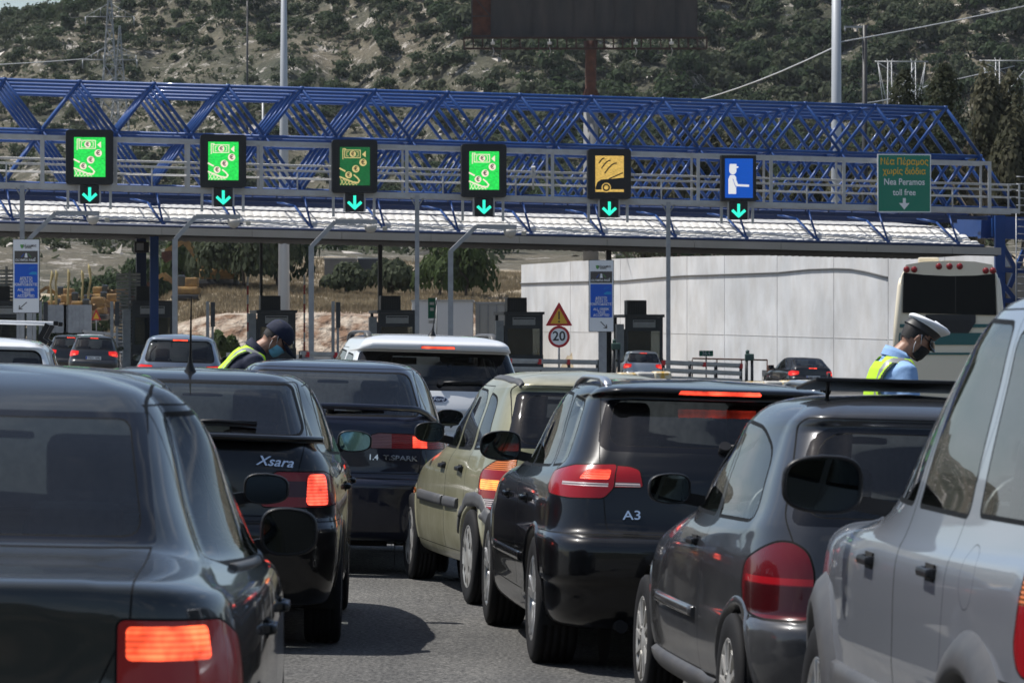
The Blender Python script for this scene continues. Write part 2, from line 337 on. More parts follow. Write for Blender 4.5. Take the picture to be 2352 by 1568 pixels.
class Body:
    def __init__(s, rows, step=.035):
        G = body_grid(rows, step); s.G = G; nk, n, _ = G.shape
        bm = bmesh.new(); s.bm = bm; s.L = bm.faces.layers.int.new('part'); s.tags = {'body': 0}
        ring = []
        for k in range(nk):
            full = [tuple(p) for p in G[k]] + [(-p[0], p[1], p[2]) for p in G[k][-2:0:-1]]
            ring.append([bm.verts.new(p) for p in full])
        m = len(ring[0])
        for A, B in zip(ring, ring[1:]):
            for i in range(m):
                j = (i + 1) % m; bm.faces.new((A[i], A[j], B[j], B[i]))
        bmesh.ops.remove_doubles(bm, verts=bm.verts, dist=.0004)
        bmesh.ops.dissolve_degenerate(bm, dist=.0003, edges=bm.edges)
        # anchor normals outward
        bm.normal_update(); c = Vector((0, G[:, :, 1].mean(), .7)); sg = sum((f.calc_center_median() - c).dot(f.normal) * f.calc_area() for f in bm.faces)
        if sg < 0: bmesh.ops.reverse_faces(bm, faces=bm.faces)
        bm.normal_update()
        b2 = bm.copy(); bmesh.ops.triangulate(b2, faces=b2.faces); b2.normal_update()
        s.ref = b2; b2.verts.ensure_lookup_table(); b2.faces.ensure_lookup_table()
        s.bvh = BVHTree.FromBMesh(b2); s.rv = [v.normal.copy() for v in b2.verts]; s.rc = [v.co.copy() for v in b2.verts]; s.rf = [[v.index for v in f.verts] for f in b2.faces]
    def tid(s, t): return s.tags.setdefault(t, len(s.tags))
    def cut(s, poly, view, new, frm=('body',), gap=.006, seam='seam', thr=.08, pred=None):
        """poly: convex outline (u, z) seen from `view`: 'R' right side u=y, 'L' left side u=y, 'B' rear u=x, 'F' front, 'T' top (x,y), or an angle in degrees
        (a viewer behind the car and that far round to its right); u then runs to that viewer's right"""
        bm = s.bm; ids = {s.tid(t) for t in frm}
        if view == 'R': to, U, W_ = Vector((1, 0, 0)), Vector((0, 1, 0)), Vector((0, 0, 1))
        elif view == 'L': to, U, W_ = Vector((-1, 0, 0)), Vector((0, 1, 0)), Vector((0, 0, 1))
        elif view == 'B': to, U, W_ = Vector((0, -1, 0)), Vector((1, 0, 0)), Vector((0, 0, 1))
        elif view == 'F': to, U, W_ = Vector((0, 1, 0)), Vector((1, 0, 0)), Vector((0, 0, 1))
        elif view == 'T': to, U, W_ = Vector((0, 0, 1)), Vector((1, 0, 0)), Vector((0, 1, 0))
        else: a = R(view); to, U, W_ = Vector((math.sin(a), -math.cos(a), 0)), Vector((math.cos(a), math.sin(a), 0)), Vector((0, 0, 1))
        pp = [Vector(p) for p in poly]
        ar = sum(pp[i - 1].x * pp[i].y - pp[i].x * pp[i - 1].y for i in range(len(pp)))
        if ar < 0: pp.reverse()
        lo = Vector((min(p.x for p in pp) - gap, min(p.y for p in pp) - gap)); hi = Vector((max(p.x for p in pp) + gap, max(p.y for p in pp) + gap))
        cand = []
        for f in bm.faces:
            if f[s.L] not in ids or f.normal.dot(to) < thr: continue
            us = [v.co.dot(U) for v in f.verts]; ws = [v.co.dot(W_) for v in f.verts]
            if max(us) < lo.x or min(us) > hi.x or max(ws) < lo.y or min(ws) > hi.y: continue
            if pred and not pred(f.calc_center_median()): continue
            cand.append(f)
        def slice_(faces, off):
            for i in range(len(pp)):
                a, b = pp[i - 1], pp[i]; d = b - a
                if d.length < 1e-6: continue
                n2 = Vector((d.y, -d.x)).normalized(); n3 = U * n2.x + W_ * n2.y; co = U * (a.x + n2.x * off) + W_ * (a.y + n2.y * off)
                hit = []; keep = []
                for f in faces:
                    ds = [(v.co - co).dot(n3) for v in f.verts]
                    if max(ds) <= 1e-6: keep.append(f)
                    elif min(ds) >= -1e-6: pass
                    else: hit.append(f)
                if hit:
                    geom = hit + list({e for f in hit for e in f.edges}) + list({v for f in hit for v in f.verts})
                    r = bmesh.ops.bisect_plane(bm, geom=geom, dist=1e-6, plane_co=co, plane_no=n3)
                    hs = {f for f in r['geom'] if isinstance(f, bmesh.types.BMFace)} | {f for f in hit if f.is_valid}
                    for f in hs:
                        if (f.calc_center_median() - co).dot(n3) < 0: keep.append(f)
                faces = keep
            return faces
        ins = slice_(cand, gap)
        if gap > 0:
            for f in ins: f[s.L] = s.tid(seam)
            ins = slice_(ins, 0)
        for f in ins: f[s.L] = s.tid(new)
        return ins
    def line(s, pts, view, w_=.006, frm=('body',), seam='seam'):
        for a, b in zip(pts, pts[1:]):
            a = Vector(a); b = Vector(b); d = (b - a).normalized() * w_ * .3; n = Vector((-d.y, d.x)).normalized() * w_ / 2
            s.cut([a - d - n, b + d - n, b + d + n, a - d + n], view, seam, frm, gap=0)
    def hit(s, p, d):
        r = s.bvh.ray_cast(Vector(p), Vector(d)); return r
    def on(s, view, u, z, off=0.0):
        """point and outward normal on the surface seen from view at (u, z)"""
        if view == 'B': o, d = Vector((u, -3, z)), Vector((0, 1, 0))
        elif view == 'R': o, d = Vector((3, u, z)), Vector((-1, 0, 0))
        elif view == 'L': o, d = Vector((-3, u, z)), Vector((1, 0, 0))
        elif view == 'T': o, d = Vector((u, z, 4)), Vector((0, 0, -1))
        h = s.bvh.ray_cast(o, d)
        if h[0] is None: return None, None
        n = h[1]; n = -n if n.dot(d) > 0 else n
        return h[0] + n * off, n
    def frame(s, view, u, z, off=0.0, roll=0):
        """matrix that lays XZ artwork (face to -y) on the surface"""
        p, n = s.on(view, u, z, off)
        y = -n; x = Vector({'B': (1, 0, 0), 'R': (0, 1, 0), 'L': (0, -1, 0)}[view]); zz = x.cross(y).normalized(); x = y.cross(zz).normalized()
        if zz.z < 0: zz = -zz; x = -x
        M = Matrix((x, y, zz)).transposed().to_4x4(); M.translation = p
        return M @ Matrix.Rotation(roll, 4, 'Y')
    def remove(s, pred):
        bmesh.ops.delete(s.bm, geom=[f for f in s.bm.faces if pred(f)], context='FACES')
    def emit(s, spec, parent, dz=None):
        """spec: list of (tag, object name, material, parent tag or None[, push along normal])"""
        out = {}
        for t, name, m, par, *ex in spec:
            ids = [s.tid(x) for x in (t if isinstance(t, (tuple, list)) else (t,))]
            push = ex[0] if ex else 0
            fs = [f for f in s.bm.faces if f[s.L] in ids]
            if not fs: continue
            vm = {}; vs = []; faces = []; mi = []
            for f in fs:
                fi = []
                for v in f.verts:
                    if v.index not in vm or True:
                        key = v
                        if key not in vm: vm[key] = len(vs); vs.append(v.co.copy())
                    fi.append(vm[key])
                faces.append(fi); mi.append(ids.index(f[s.L]))
            nr = []
            for c in vs:
                h = s.bvh.find_nearest(c)
                if h[2] is None: nr.append(Vector((0, 0, 1))); continue
                a, b, d = [s.rc[i] for i in s.rf[h[2]]]; na, nb, nd = [s.rv[i] for i in s.rf[h[2]]]
                n = (b - a).cross(d - a); ar = n.length_squared
                if ar < 1e-14: nr.append(na); continue
                wa = (d - b).cross(h[0] - b).dot(n) / ar; wb = (a - d).cross(h[0] - d).dot(n) / ar; wd = 1 - wa - wb
                nr.append((na * wa + nb * wb + nd * wd).normalized())
            if push: vs = [v + n * push for v, n in zip(vs, nr)]
            me = bpy.data.meshes.new(name); me.from_pydata([tuple(v) for v in vs], [], faces); me.update()
            ml = m if isinstance(m, (list, tuple)) else [m]
            for x in ml: me.materials.append(x)
            for p_, i in zip(me.polygons, mi): p_.material_index = min(i, len(ml) - 1)
            me.shade_smooth(); me.normals_split_custom_set_from_vertices([tuple(n) for n in nr])
            o = bpy.data.objects.new(name, me); COL.objects.link(o); o.parent = out[par] if par in out else parent
            out[t if isinstance(t, str) else t[0]] = o
        return out
def wheel(parent, x, y, r, wd, style='spoke', n=5, name='wheel', steer=0, side=1, rimr=None):
    """wheel standing on the ground, outer face towards side"""
    root = bpy.data.objects.new(name, None); COL.objects.link(root); root.parent = parent; root.location = (x, y, r); root.rotation_euler = (0, 0, steer); root.empty_display_size = .1
    rr = rimr or r * .66; b = bmesh.new(); h = wd / 2
    prof = [(rr - .012, -h * .86), (rr + .01, -h * .98), (r * .88, -h), (r * .96, -h * .93), (r, -h * .78)]
    for g in (-.5, -.17, .17, .5):
        prof += [(r, h * g - .006), (r - .008, h * g - .004), (r - .008, h * g + .004), (r, h * g + .006)]
    prof += [(r, h * .78), (r * .96, h * .93), (r * .88, h), (rr + .01, h * .98), (rr - .012, h * .86)]
    lathe(b, prof, 'X', 56)
    obj('tyre', b, M_rub, root, recalc=True)
    b = bmesh.new(); o = h * .9 * side                       # outer plane
    def L3(a, rad, dx=0): return Vector((o + dx * side, rad * math.cos(a), rad * math.sin(a)))
    lathe(b, [(rr * .97, -o * .9), (rr * .9, 0), (rr * .9, o * .4), (rr * .97, o * .86), (rr * 1.02, o * 1.02), (rr * .985, o * 1.06), (rr * .93, o * .96)], 'X', 48, mi=0)
    lathe(b, [(rr * .92, o * .15), (.02, o * .15)], 'X', 40, mi=1)          # dark brake drum behind
    if style == 'spoke':
        for i in range(n):
            a0 = 2 * math.pi * i / n + .3
            for sgn in ((-1, 1) if n <= 7 else (0,)):
                w1 = .05 if n <= 7 else .055; a1 = a0 + sgn * .17
                pa_ = L3(a0 + sgn * .1, rr * .2, -.012); pb = L3(a1, rr * .96, -.004)
                beam(b, pa_, pb, .03 if n <= 7 else .036, .022, 0, up=Vector((1, 0, 0)))
        lathe(b, [(.001, o - .006 * side), (rr * .2, o - .008 * side), (rr * .3, o - .022 * side), (rr * .3, o * .4)], 'X', 24, mi=0)
    elif style == 'cap':
        lathe(b, [(.001, o * .98), (rr * .2, o * 1.0), (rr * .3, o * .92), (rr * .55, o * .98), (rr * .8, o * 1.02), (rr * .95, o * .97)], 'X', 48, mi=0)
        for i in range(n):
            a = 2 * math.pi * (i + .5) / n
            for (r0, r1, wv) in ((.56, .86, .15),):
                pts = []
                for k in range(14):
                    t = 2 * math.pi * k / 14; rad = rr * ((r0 + r1) / 2 + (r1 - r0) / 2 * math.cos(t)); aa = a + wv * math.sin(t) * (1.0 + .25 * math.cos(t)) * (5.5 / n)
                    pts.append(b.verts.new(L3(aa, rad, h * .135)))
                f = b.faces.new(pts); f.material_index = 1
    elif style == 'turbine':
        lathe(b, [(.001, o * 1.02), (rr * .16, o * 1.04), (rr * .24, o * .95), (rr * .42, o * .98)], 'X', 36, mi=0)
        for i in range(n):
            a = 2 * math.pi * i / n; beam(b, L3(a, rr * .38, -.006), L3(a + .12, rr * .95, -.002), rr * 1.15 / n * 2.2 * .62, .016, 0, up=Vector((1, 0, 0)))
    rim = obj('rim', b, [M_cap if style == 'cap' or style == 'turbine' else M_alloy, M_well], root, recalc=True)
    return root
def seat(bm, x, y, z, w_=.5, hd=True, back=.58, tilt=-.22):
    box(bm, (x, y, z + .12), (w_, .5, .16), bev=.05, seg=3)
    T = Matrix.Translation((x, y - .24, z + .2)) @ Matrix.Rotation(-tilt, 4, 'X')
    b = bmesh.new(); box(b, (0, 0, back / 2), (w_ * .96, .13, back), bev=.06, seg=4)
    for v in b.verts:
        t = v.co.z / back; v.co.x *= 1 - .18 * max(0, t - .45) / .55
    if hd:
        box(b, (0, .01, back + .13), (.27, .1, .19), bev=.045, seg=4); bar(b, (-.06, 0, back - .02), (-.06, 0, back + .1), .008); bar(b, (.06, 0, back - .02), (.06, 0, back + .1), .008)
    b.transform(T); merge(bm, b)
def mirror(body, root, side, y, z, w_=.2, h=.14, pm=None, sag=.25, foot=.05, out=.05, gm=None):
    """door mirror: pod with a flat glass facing the rear"""
    p, n = body.on('R' if side > 0 else 'L', y, z)
    if p is None: p = Vector((side * .8, y, z))
    b = bmesh.new(); x0 = abs(p.x) + out; cx = x0 + w_ / 2; cz = z + h * .45
    N = 28; rings = []
    def sp(t): 
        c, s_ = math.cos(t), math.sin(t); e = .62
        u = math.copysign(abs(c) ** e, c); v = math.copysign(abs(s_) ** e, s_)
        v *= 1 - sag * max(0, u) * .6      # outer end lower
        return u, v
    for k, (sc, dy) in enumerate([(.90, .012), (.93, 0), (1.0, .004), (1.02, .02), (.98, .055), (.86, .09), (.62, .118), (.3, .132)]):
        rings.append([b.verts.new((side * (cx + sp(2 * math.pi * i / N)[0] * w_ / 2 * sc), p.y + dy, cz + sp(2 * math.pi * i / N)[1] * h / 2 * sc)) for i in range(N)])
    for A, B in zip(rings, rings[1:]):
        for i in range(N):
            j = (i + 1) % N; f = b.faces.new((A[i], A[j], B[j], B[i])); f.smooth = True
    b.faces.new(rings[-1])
    beam(b, (side * (abs(p.x) - .03), p.y + .07, z + h * .02), (side * (x0 + .03), p.y + .06, z + h * .16), .07, .05)
    o = obj('side_mirror', b, pm or M_black, root, recalc=True)
    g = bmesh.new(); vs = [g.verts.new((side * (cx + sp(2 * math.pi * i / N)[0] * w_ / 2 * .9), p.y + .012 + side * 0, cz + sp(2 * math.pi * i / N)[1] * h / 2 * .9)) for i in range(N)]
    g.faces.new(vs); g.normal_update()
    if g.faces[:][0].normal.y > 0: bmesh.ops.reverse_faces(g, faces=g.faces)
    obj('mirror_glass', g, gm or M_mirror, o)
    return o
def mount(bodyroot, yaw, loc):
    bodyroot.location = loc; bodyroot.rotation_mode = 'XYZ'
    # stand on the tilted carriageway: yaw first, then the fall of the road
    n = Vector((-TILT, 0, 1)).normalized(); q = Vector((0, 0, 1)).rotation_difference(n)
    bodyroot.rotation_euler = (q.to_matrix() @ Matrix.Rotation(yaw, 3, 'Z')).to_euler()
def locate(px, py_ground, Y=None):
    """ground point seen at px, py"""
    k = (px - 1176) / 9200
    if Y is None: Y = CAMH / ((py_ground - 788) / 9200 + TILT * k)
    return Vector((k * Y, Y, gz(k * Y)))
def arch_cut(B, y, r, zc, sides=(1, -1)):
    pts = [(y + r * math.cos(R(a)), zc + r * math.sin(R(a))) for a in range(0, 181, 12)]
    pts = pts + [(y - r, -.1), (y + r, -.1)]
    for v in ('R', 'L'):
        lip = [(y + (r + .0) * math.cos(R(a)), zc + (r + .0) * math.sin(R(a))) for a in range(0, 181, 12)] + [(y - r, -.1), (y + r, -.1)]
        B.cut(lip, v, 'arch', frm=tuple(B.tags.keys()), gap=.0, thr=.02)
    i = B.tid('arch'); B.remove(lambda f: f[B.L] == i)
def arch_parts(B, root, y, r, zc, W_, m, flare=0, lipw=.02):
    for s_ in (1, -1):
        b = bmesh.new()
        lathe(b, [(r + .004, s_ * (W_ - .0)), (r + .01, s_ * (W_ - .35))], 'X', 28, c=(0, y, zc), a0=0 - .35, a1=math.pi + .35)
        # back plate of the well
        vs = [b.verts.new((s_ * (W_ - .34), y + (r + .01) * math.cos(R(a)), zc + (r + .01) * math.sin(R(a)))) for a in range(0, 360, 15)]; b.faces.new(vs)
        obj('wheel_well', b, M_well, root)
        # rolled or flared lip on the opening
        b = bmesh.new(); pts = []; n = 22; ring = []
        for i in range(n + 1):
            a = math.pi * i / n; cy, cz = y + r * math.cos(a), zc + r * math.sin(a)
            p, _ = B.on('R', y + (r + .03 + flare) * math.cos(a), zc + (r + .03 + flare) * math.sin(a)); q, _ = B.on('R', cy, cz)
            px_ = abs(p.x) if p is not None else W_; qx = abs(q.x) if q is not None else px_
            k = flare
            sec = [(r - .012, qx - .05), (r - .008, qx + .004 + k * .45), (r + .006 + k * .1, qx + .006 + k * .5), (r + .02 + k * .7, (qx + px_) / 2 + .004 + k * .3), (r + .03 + k, px_ - .001)]
            ring.append([b.verts.new((s_ * x, y + q_ * math.cos(a), zc + q_ * math.sin(a))) for q_, x in sec])
        for A, C in zip(ring, ring[1:]):
            for i in range(4): f = b.faces.new((A[i], A[i + 1], C[i + 1], C[i])); f.smooth = True
        obj('wheel_arch', b, m, root, recalc=True)
# ================================================================ the cars, one by one
def interior(root, L, W, cy, zf=.32, ys=1.9, rear=.85, tall=0, seatm=None, front=True, headr=True, wheel_side=-1, belt=.93):
    """floor, seats, dashboard, steering wheel, parcel shelf"""
    m = seatm or M_int
    b = bmesh.new(); box(b, (0, (rear + cy) / 2, zf - .05), (W * 1.6, cy - rear + .7, .06)); obj('cabin_floor', b, M_well, root)
    for sx in (-1, 1):
        b = bmesh.new(); seat(b, sx * W * .42, ys, zf + tall, back=.56 + tall * .2); obj('front_seat', b, m, root, smooth=False)
    b = bmesh.new(); box(b, (0, rear + .42, zf + .14 + tall), (W * 1.5, .5, .16), bev=.05); box(b, (0, rear + .16, zf + .42 + tall), (W * 1.48, .14, .52), bev=.05, seg=3)
    if headr:
        for sx in (-1, 1): box(b, (sx * W * .42, rear + .12, zf + .74 + tall), (.25, .09, .14), bev=.04, seg=3)
    obj('rear_seat', b, m, root)
    b = bmesh.new(); box(b, (0, cy - .22, belt - .09), (W * 1.6, .46, .16), bev=.05); box(b, (wheel_side * W * .42, cy - .38, belt - .01), (.34, .2, .09), bev=.03); obj('dashboard', b, M_int, root)
    b = bmesh.new(); lathe(b, [(.175 + .014 * math.cos(t), .014 * math.sin(t)) for t in [2 * math.pi * i / 8 for i in range(9)]], 'Y', 26); bar(b, (-.17, 0, 0), (.17, 0, 0), .014); bar(b, (0, 0, 0), (0, 0, -.17), .014)
    b.transform(Matrix.Translation((wheel_side * W * .42, cy - .62, belt - .04)) @ Matrix.Rotation(R(-22), 4, 'X')); obj('steering_wheel', b, M_black, root)
    b = bmesh.new(); box(b, (.0, cy - .62 + .1, belt + .33), (.23, .03, .07), bev=.012); bar(b, (0, cy - .5, belt + .33), (0, cy - .46, belt + .41), .01); obj('rear_view_mirror', b, M_black, root)
def handle(B, root, side, y, z, m, L_=.16, name='handle'):
    v = 'R' if side > 0 else 'L'; p, n = B.on(v, y, z)
    if p is None: return
    b = bmesh.new(); box(b, (p.x + side * .018, p.y, p.z), (.022, L_, .026), bev=.009, seg=2); box(b, (p.x + side * .004, p.y - L_ * .38, p.z), (.03, .03, .03), bev=.006); box(b, (p.x + side * .004, p.y + L_ * .38, p.z), (.03, .03, .03), bev=.006)
    b2 = bmesh.new(); box(b2, (p.x + side * .001, p.y, p.z), (.006, L_ * .8, .05), bev=.002); 
    obj('handle_recess', b2, M_well, root); return obj(name, b, m, root)
def plate_text(B, root, x, z, s, w_=.52, h=.11, name='number_plate'):
    M = B.frame('B', x, z, .012); b = bmesh.new()
    plate(b, rpoly([(-w_ / 2, -h / 2), (w_ / 2, -h / 2), (w_ / 2, h / 2), (-w_ / 2, h / 2)], .01, 2), .008, M); plate(b, [(-w_ / 2 + .004, -h / 2 + .004), (-w_ / 2 + .045, -h / 2 + .004), (-w_ / 2 + .045, h / 2 - .004), (-w_ / 2 + .004, h / 2 - .004)], .004, M @ Matrix.Translation((0, -.003, 0)), 2)
    add_text(b, s, h * .95, M @ Matrix.Translation((.02, -.003, -.002)), 1, bold=.002, wscale=.95)
    return obj(name, b, [M_white, M_letter, mat('plate blue', (.01, .05, .35), .4)], root)
def emblem_text(B, root, view, x, z, s, h, name='badge', m=None, roll=0, **k):
    M = B.frame(view, x, z, .009, roll); b = bmesh.new(); add_text(b, s, h, M, 0, ext=.008, **k); return obj(name, b, m or M_chrome, root)
def side_glass(B, polys, tagname='sglass', gap=.014, frm=('body',), sides='RL'):
    for i, p in enumerate(polys):
        for v in sides: B.cut(p, v, f'{tagname}{i}{v}', frm, gap=gap, thr=.25)
def wiper(B, root, x0, z0, x1, z1, name='wiper'):
    b = bmesh.new(); a, n = B.on('B', x0, z0, .022); c, n2 = B.on('B', x1, z1, .02)
    if a is None or c is None: b.free(); return
    tube(b, [a, (a + c) / 2 + n * .012, c], .012, 6); bar(b, a - n * .03, a + n * .012, .028, 12); beam(b, a.lerp(c, .3), c, .016, .03); return obj(name, b, M_black, root)
def strip_on(B, root, view, pts, w_, h, m, name, off=.0, side=1, n=10):
    """a moulding that follows the surface through pts (u,z)"""
    P2 = []
    for (u0, z0), (u1, z1) in zip(pts, pts[1:]):
        for i in range(n): P2.append((u0 + (u1 - u0) * i / n, z0 + (z1 - z0) * i / n))
    P2.append(pts[-1]); b = bmesh.new(); rings = []
    for u, z in P2:
        p, nn = B.on(view, u, z, off)
        if p is None: continue
        t = Vector((0, 0, 1)) - nn * nn.z; t.normalize()
        rings.append([b.verts.new(p + t * s_ * h / 2 + nn * o) for s_, o in ((-1, -.003), (-.85, w_ * .8), (-.3, w_), (.3, w_), (.85, w_ * .8), (1, -.003))])
    for A, C in zip(rings, rings[1:]):
        for i in range(5): f = b.faces.new((A[i], A[i + 1], C[i + 1], C[i])); f.smooth = True
    if rings: b.faces.new(rings[0]); b.faces.new(rings[-1])
    return obj(name, b, m, root, recalc=True)
def roof_rail(B, root, side, y0, y1, x0, x1, m, h=.045, wd=.035, lift=.0, name='roof_rail', n=16, ends=True, hollow=True):
    b = bmesh.new(); pts = []
    for i in range(n + 1):
        t = i / n; y = y0 + (y1 - y0) * t; x = side * (x0 + (x1 - x0) * t); p, nn = B.on('T', x, y)
        if p is None: continue
        e = min(t, 1 - t); pts.append(p + Vector((0, 0, .004 + h * min(1, e / .09) ** .6 + lift)))
    rings = []
    for i, p in enumerate(pts):
        e = min(i, len(pts) - 1 - i); k = .75 if e == 0 else 1
        hh = wd * .42
        if not hollow or i < 2 or i > len(pts) - 3: hh = None
        z0 = (p.z - (p.z - (B.on('T', p.x, p.y)[0].z) + .01)) if hh is None else p.z - .022
        rings.append([b.verts.new((p.x + sx * wd / 2 * k, p.y, zz)) for sx, zz in ((-1, z0), (-1, p.z - .008), (-.5, p.z), (.5, p.z), (1, p.z - .008), (1, z0))])
    for A, C in zip(rings, rings[1:]):
        for i in range(6): j = (i + 1) % 6; f = b.faces.new((A[i], A[j], C[j], C[i])); f.smooth = True
    b.faces.new(rings[0]); b.faces.new(rings[-1]); return obj(name, b, m, root, recalc=True)

M_red3 = lens('deep red lens', (.26, .006, .010))
M_rail = mat('satin rail', (.55, .57, .6), .28, .9)
M_gplast = mat('grey bumper plastic', (.055, .056, .06), .5, noise=(6, (.09, .088, .085), .4, .8))
QG = 'cars queueing for the toll gates'
def car(name, label, rows, W, yr, yf, r=.30, tw=.19, style='cap', n=7, arch=None, pm=None, am=None, flare=0.0, gl=None, gc=None,
        rglass=None, wind=None, glassy=(), doors=(), gate=None, bz=None, bm_=None, lamps=(), handles=(), mir=None, brake=None, seats=None,
        loc=(0, 0), yaw=0, tread=None, step=.035, gap=.005, hm=None, detail=True, steer=0, gatefrm=('body',), cat='car', rgap=.012, wellin=.05, surround=None, roofline=None, flap=None):
    root = thing(name, label, cat, group=QG)
    B = Body(rows, step); arch = arch or r + .028; zc = r + .01
    gl = gl or glass('tinted glass', (.82, .88, .88), .025); gc = gc or glass('clear glass', (.94, .98, .97), .16)
    if surround: B.cut(surround, 'B', 'frit', gap=0, thr=.04)
    if rglass: B.cut(rglass, 'B', 'rglass', frm=('frit',) if surround else ('body',), gap=rgap, thr=.04)
    if roofline:
        for s_ in (-1, 1): B.line([(s_ * x, y) for x, y in roofline], 'T', .010)
    for i, (p, par) in enumerate(glassy):
        for v in 'RL': B.cut(p, v, f'sg{i}{v}', gap=.014, thr=.2)
    if wind: B.cut(wind, 'F', 'wind', gap=.014, thr=.1)
    if brake: B.cut(rpoly([(-brake[0], brake[1]), (brake[0], brake[1]), (brake[0] * .96, brake[2]), (-brake[0] * .96, brake[2])], .006), 'B', 'brake', gap=.004, thr=.0)
    lsp = []
    for s_ in (-1, 1):
        for t, name_, ang, pts, m, frm, g in lamps:
            a = R(ang * s_); q = [(s_ * x * math.cos(a) + y * math.sin(a), z) for x, y, z in pts]
            B.cut(rpoly(q, g[1]) if g[1] else q, ang * s_, f'{t}{s_}', frm=(f'{frm}{s_}' if frm else 'body',), gap=g[0], thr=-.05)
            lsp.append((f'{t}{s_}', name_, m, f'{frm}{s_}' if frm else None))
    if gate:
        for g in gate: B.cut(g, 'B', 'gate', gap=gap, thr=.02)
    if bz: B.cut([(-1.2, .0), (1.2, .0), (1.2, bz), (-1.2, bz)], 'B', 'bumper', gap=gap if bm_ is None else .004, thr=.3)
    arch_cut(B, yr, arch, zc); arch_cut(B, yf, arch, zc)
    if bz:
        for v in 'RL': B.cut([(-.2, .0), (yr - arch * .7, .0), (yr - arch * .7, bz), (-.2, bz)], v, 'bumper', gap=gap if bm_ is None else .004, thr=.02)
    for v in 'RL':
        for t, p in doors: B.cut(p, v, f'{t}{v}', gap=gap)
    if flap: B.cut(circ(flap[0], flap[1], .085, 22), flap[2], 'flap', gap=.0022)
    spec = [('body', 'body', pm, None), ('flap', 'fuel_flap', pm, None), ('seam', 'window_seal', M_seal, None), ('frit', 'window_border', M_frit, None), ('gate', 'tailgate', pm, None), ('bumper', 'bumper', bm_ or pm, None), ('rglass', 'rear_window', gl, None), ('wind', 'windscreen', gc, None), ('brake', 'brake_light', M_redlit, None)]
    for v in 'RL':
        spec += [(f'{t}{v}', 'door', pm, None) for t, p in doors]
        spec += [(f'sg{i}{v}', 'side_window', gl, f'{par}{v}' if par else None) for i, (p, par) in enumerate(glassy)]
    o = B.emit(spec + lsp, root)
    for y in (yr, yf): arch_parts(B, root, y, arch, zc, W - wellin, am or pm, flare)
    for s_ in (-1, 1):
        tx = tread or W - tw / 2 - .02
        wheel(root, s_ * tx, yr, r, tw, style, n, side=s_); wheel(root, s_ * tx, yf, r, tw, style, n, side=s_, steer=steer)
        v = 'R' if s_ > 0 else 'L'
        for t, y, z in handles: handle(B, o.get(f'{t}{v}', root), s_, y, z, hm or pm)
        if mir: mirror(B, root, s_, *mir)
    if seats: interior(root, **seats)
    ymin, ymax = yr - .25, yf + .3
    b = bmesh.new(); box(b, (0, (yr + yf) / 2, .2), (W * 1.35, yf - yr - 2 * arch - .02, .07)); box(b, (0, (yr + yf) / 2, .24), (W * .95, yf - yr + 1.0, .1)); bar(b, (-.5, .05, .24), (-.5, .5, .24), .03, 12); obj('underbody', b, M_well, root)
    x, y = loc; mount(root, R(yaw), (x, y, gz(x)))
    return root, B, o
def mpts(*p): return list(p)
# ---------------------------------------------------------------- 1: black estate hatch with the split lamps
#            yr   zr    bow  wr   w    zs    yf    zf   rc   rl      (half widths, y forward from the rear bumper)
rows = [(.30, .205, .06, .70, .78, .20, 4.05, .20, .22, .30), (.14, .235, .08, .79, .84, .22, 4.15, .22, .24, .32),
        (.06, .31, .09, .825, .865, .28, 4.22, .28, .25, .34), (.035, .44, .10, .838, .872, .42, 4.27, .42, .26, .36),
        (.005, .456, .10, .85, .876, .44, 4.28, .44, .26, .36),
        (.0, .56, .11, .855, .882, .55, 4.286, .55, .26, .38), (.003, .62, .11, .855, .882, .60, 4.28, .60, .26, .38),
        (.035, .662, .11, .85, .882, .64, 4.26, .62, .26, .38), (.10, .68, .11, .84, .88, .66, 4.22, .66, .26, .38),
        (.125, .74, .12, .832, .878, .73, 4.1, .72, .26, .38), (.14, .84, .13, .825, .872, .82, 3.9, .80, .27, .38),
        (.165, .96, .14, .80, .852, .89, 3.4, .90, .26, .38), (.20, 1.02, .14, .775, .825, .925, 2.95, .965, .25, .38),
        (.225, 1.06, .14, .745, .80, .95, 2.75, .985, .24, .38), (.33, 1.17, .13, .69, .745, 1.08, 2.55, 1.10, .20, .34),
        (.46, 1.29, .12, .64, .69, 1.24, 2.22, 1.26, .17, .32), (.50, 1.338, .11, .61, .655, 1.315, 2.0, 1.345, .16, .30), (.42, 1.358, .10, .60, .64, 1.335, 1.95, 1.36, .15, .28),
        (.425, 1.374, .10, .585, .625, 1.352, 1.9, 1.375, .15, .26), (.55, 1.392, .08, .53, .58, 1.38, 1.8, 1.40, .15, .2),
        (.70, 1.402, .06, .36, .42, 1.405, 1.7, 1.415, .1, .12), (.8, 1.408, .0, .0, .0, 1.423, 1.6, 1.42, .0, .0)]
P_black = paint('black clearcoat', (.0016, .0018, .0026), amt=.008, metal=0, coat=.8)
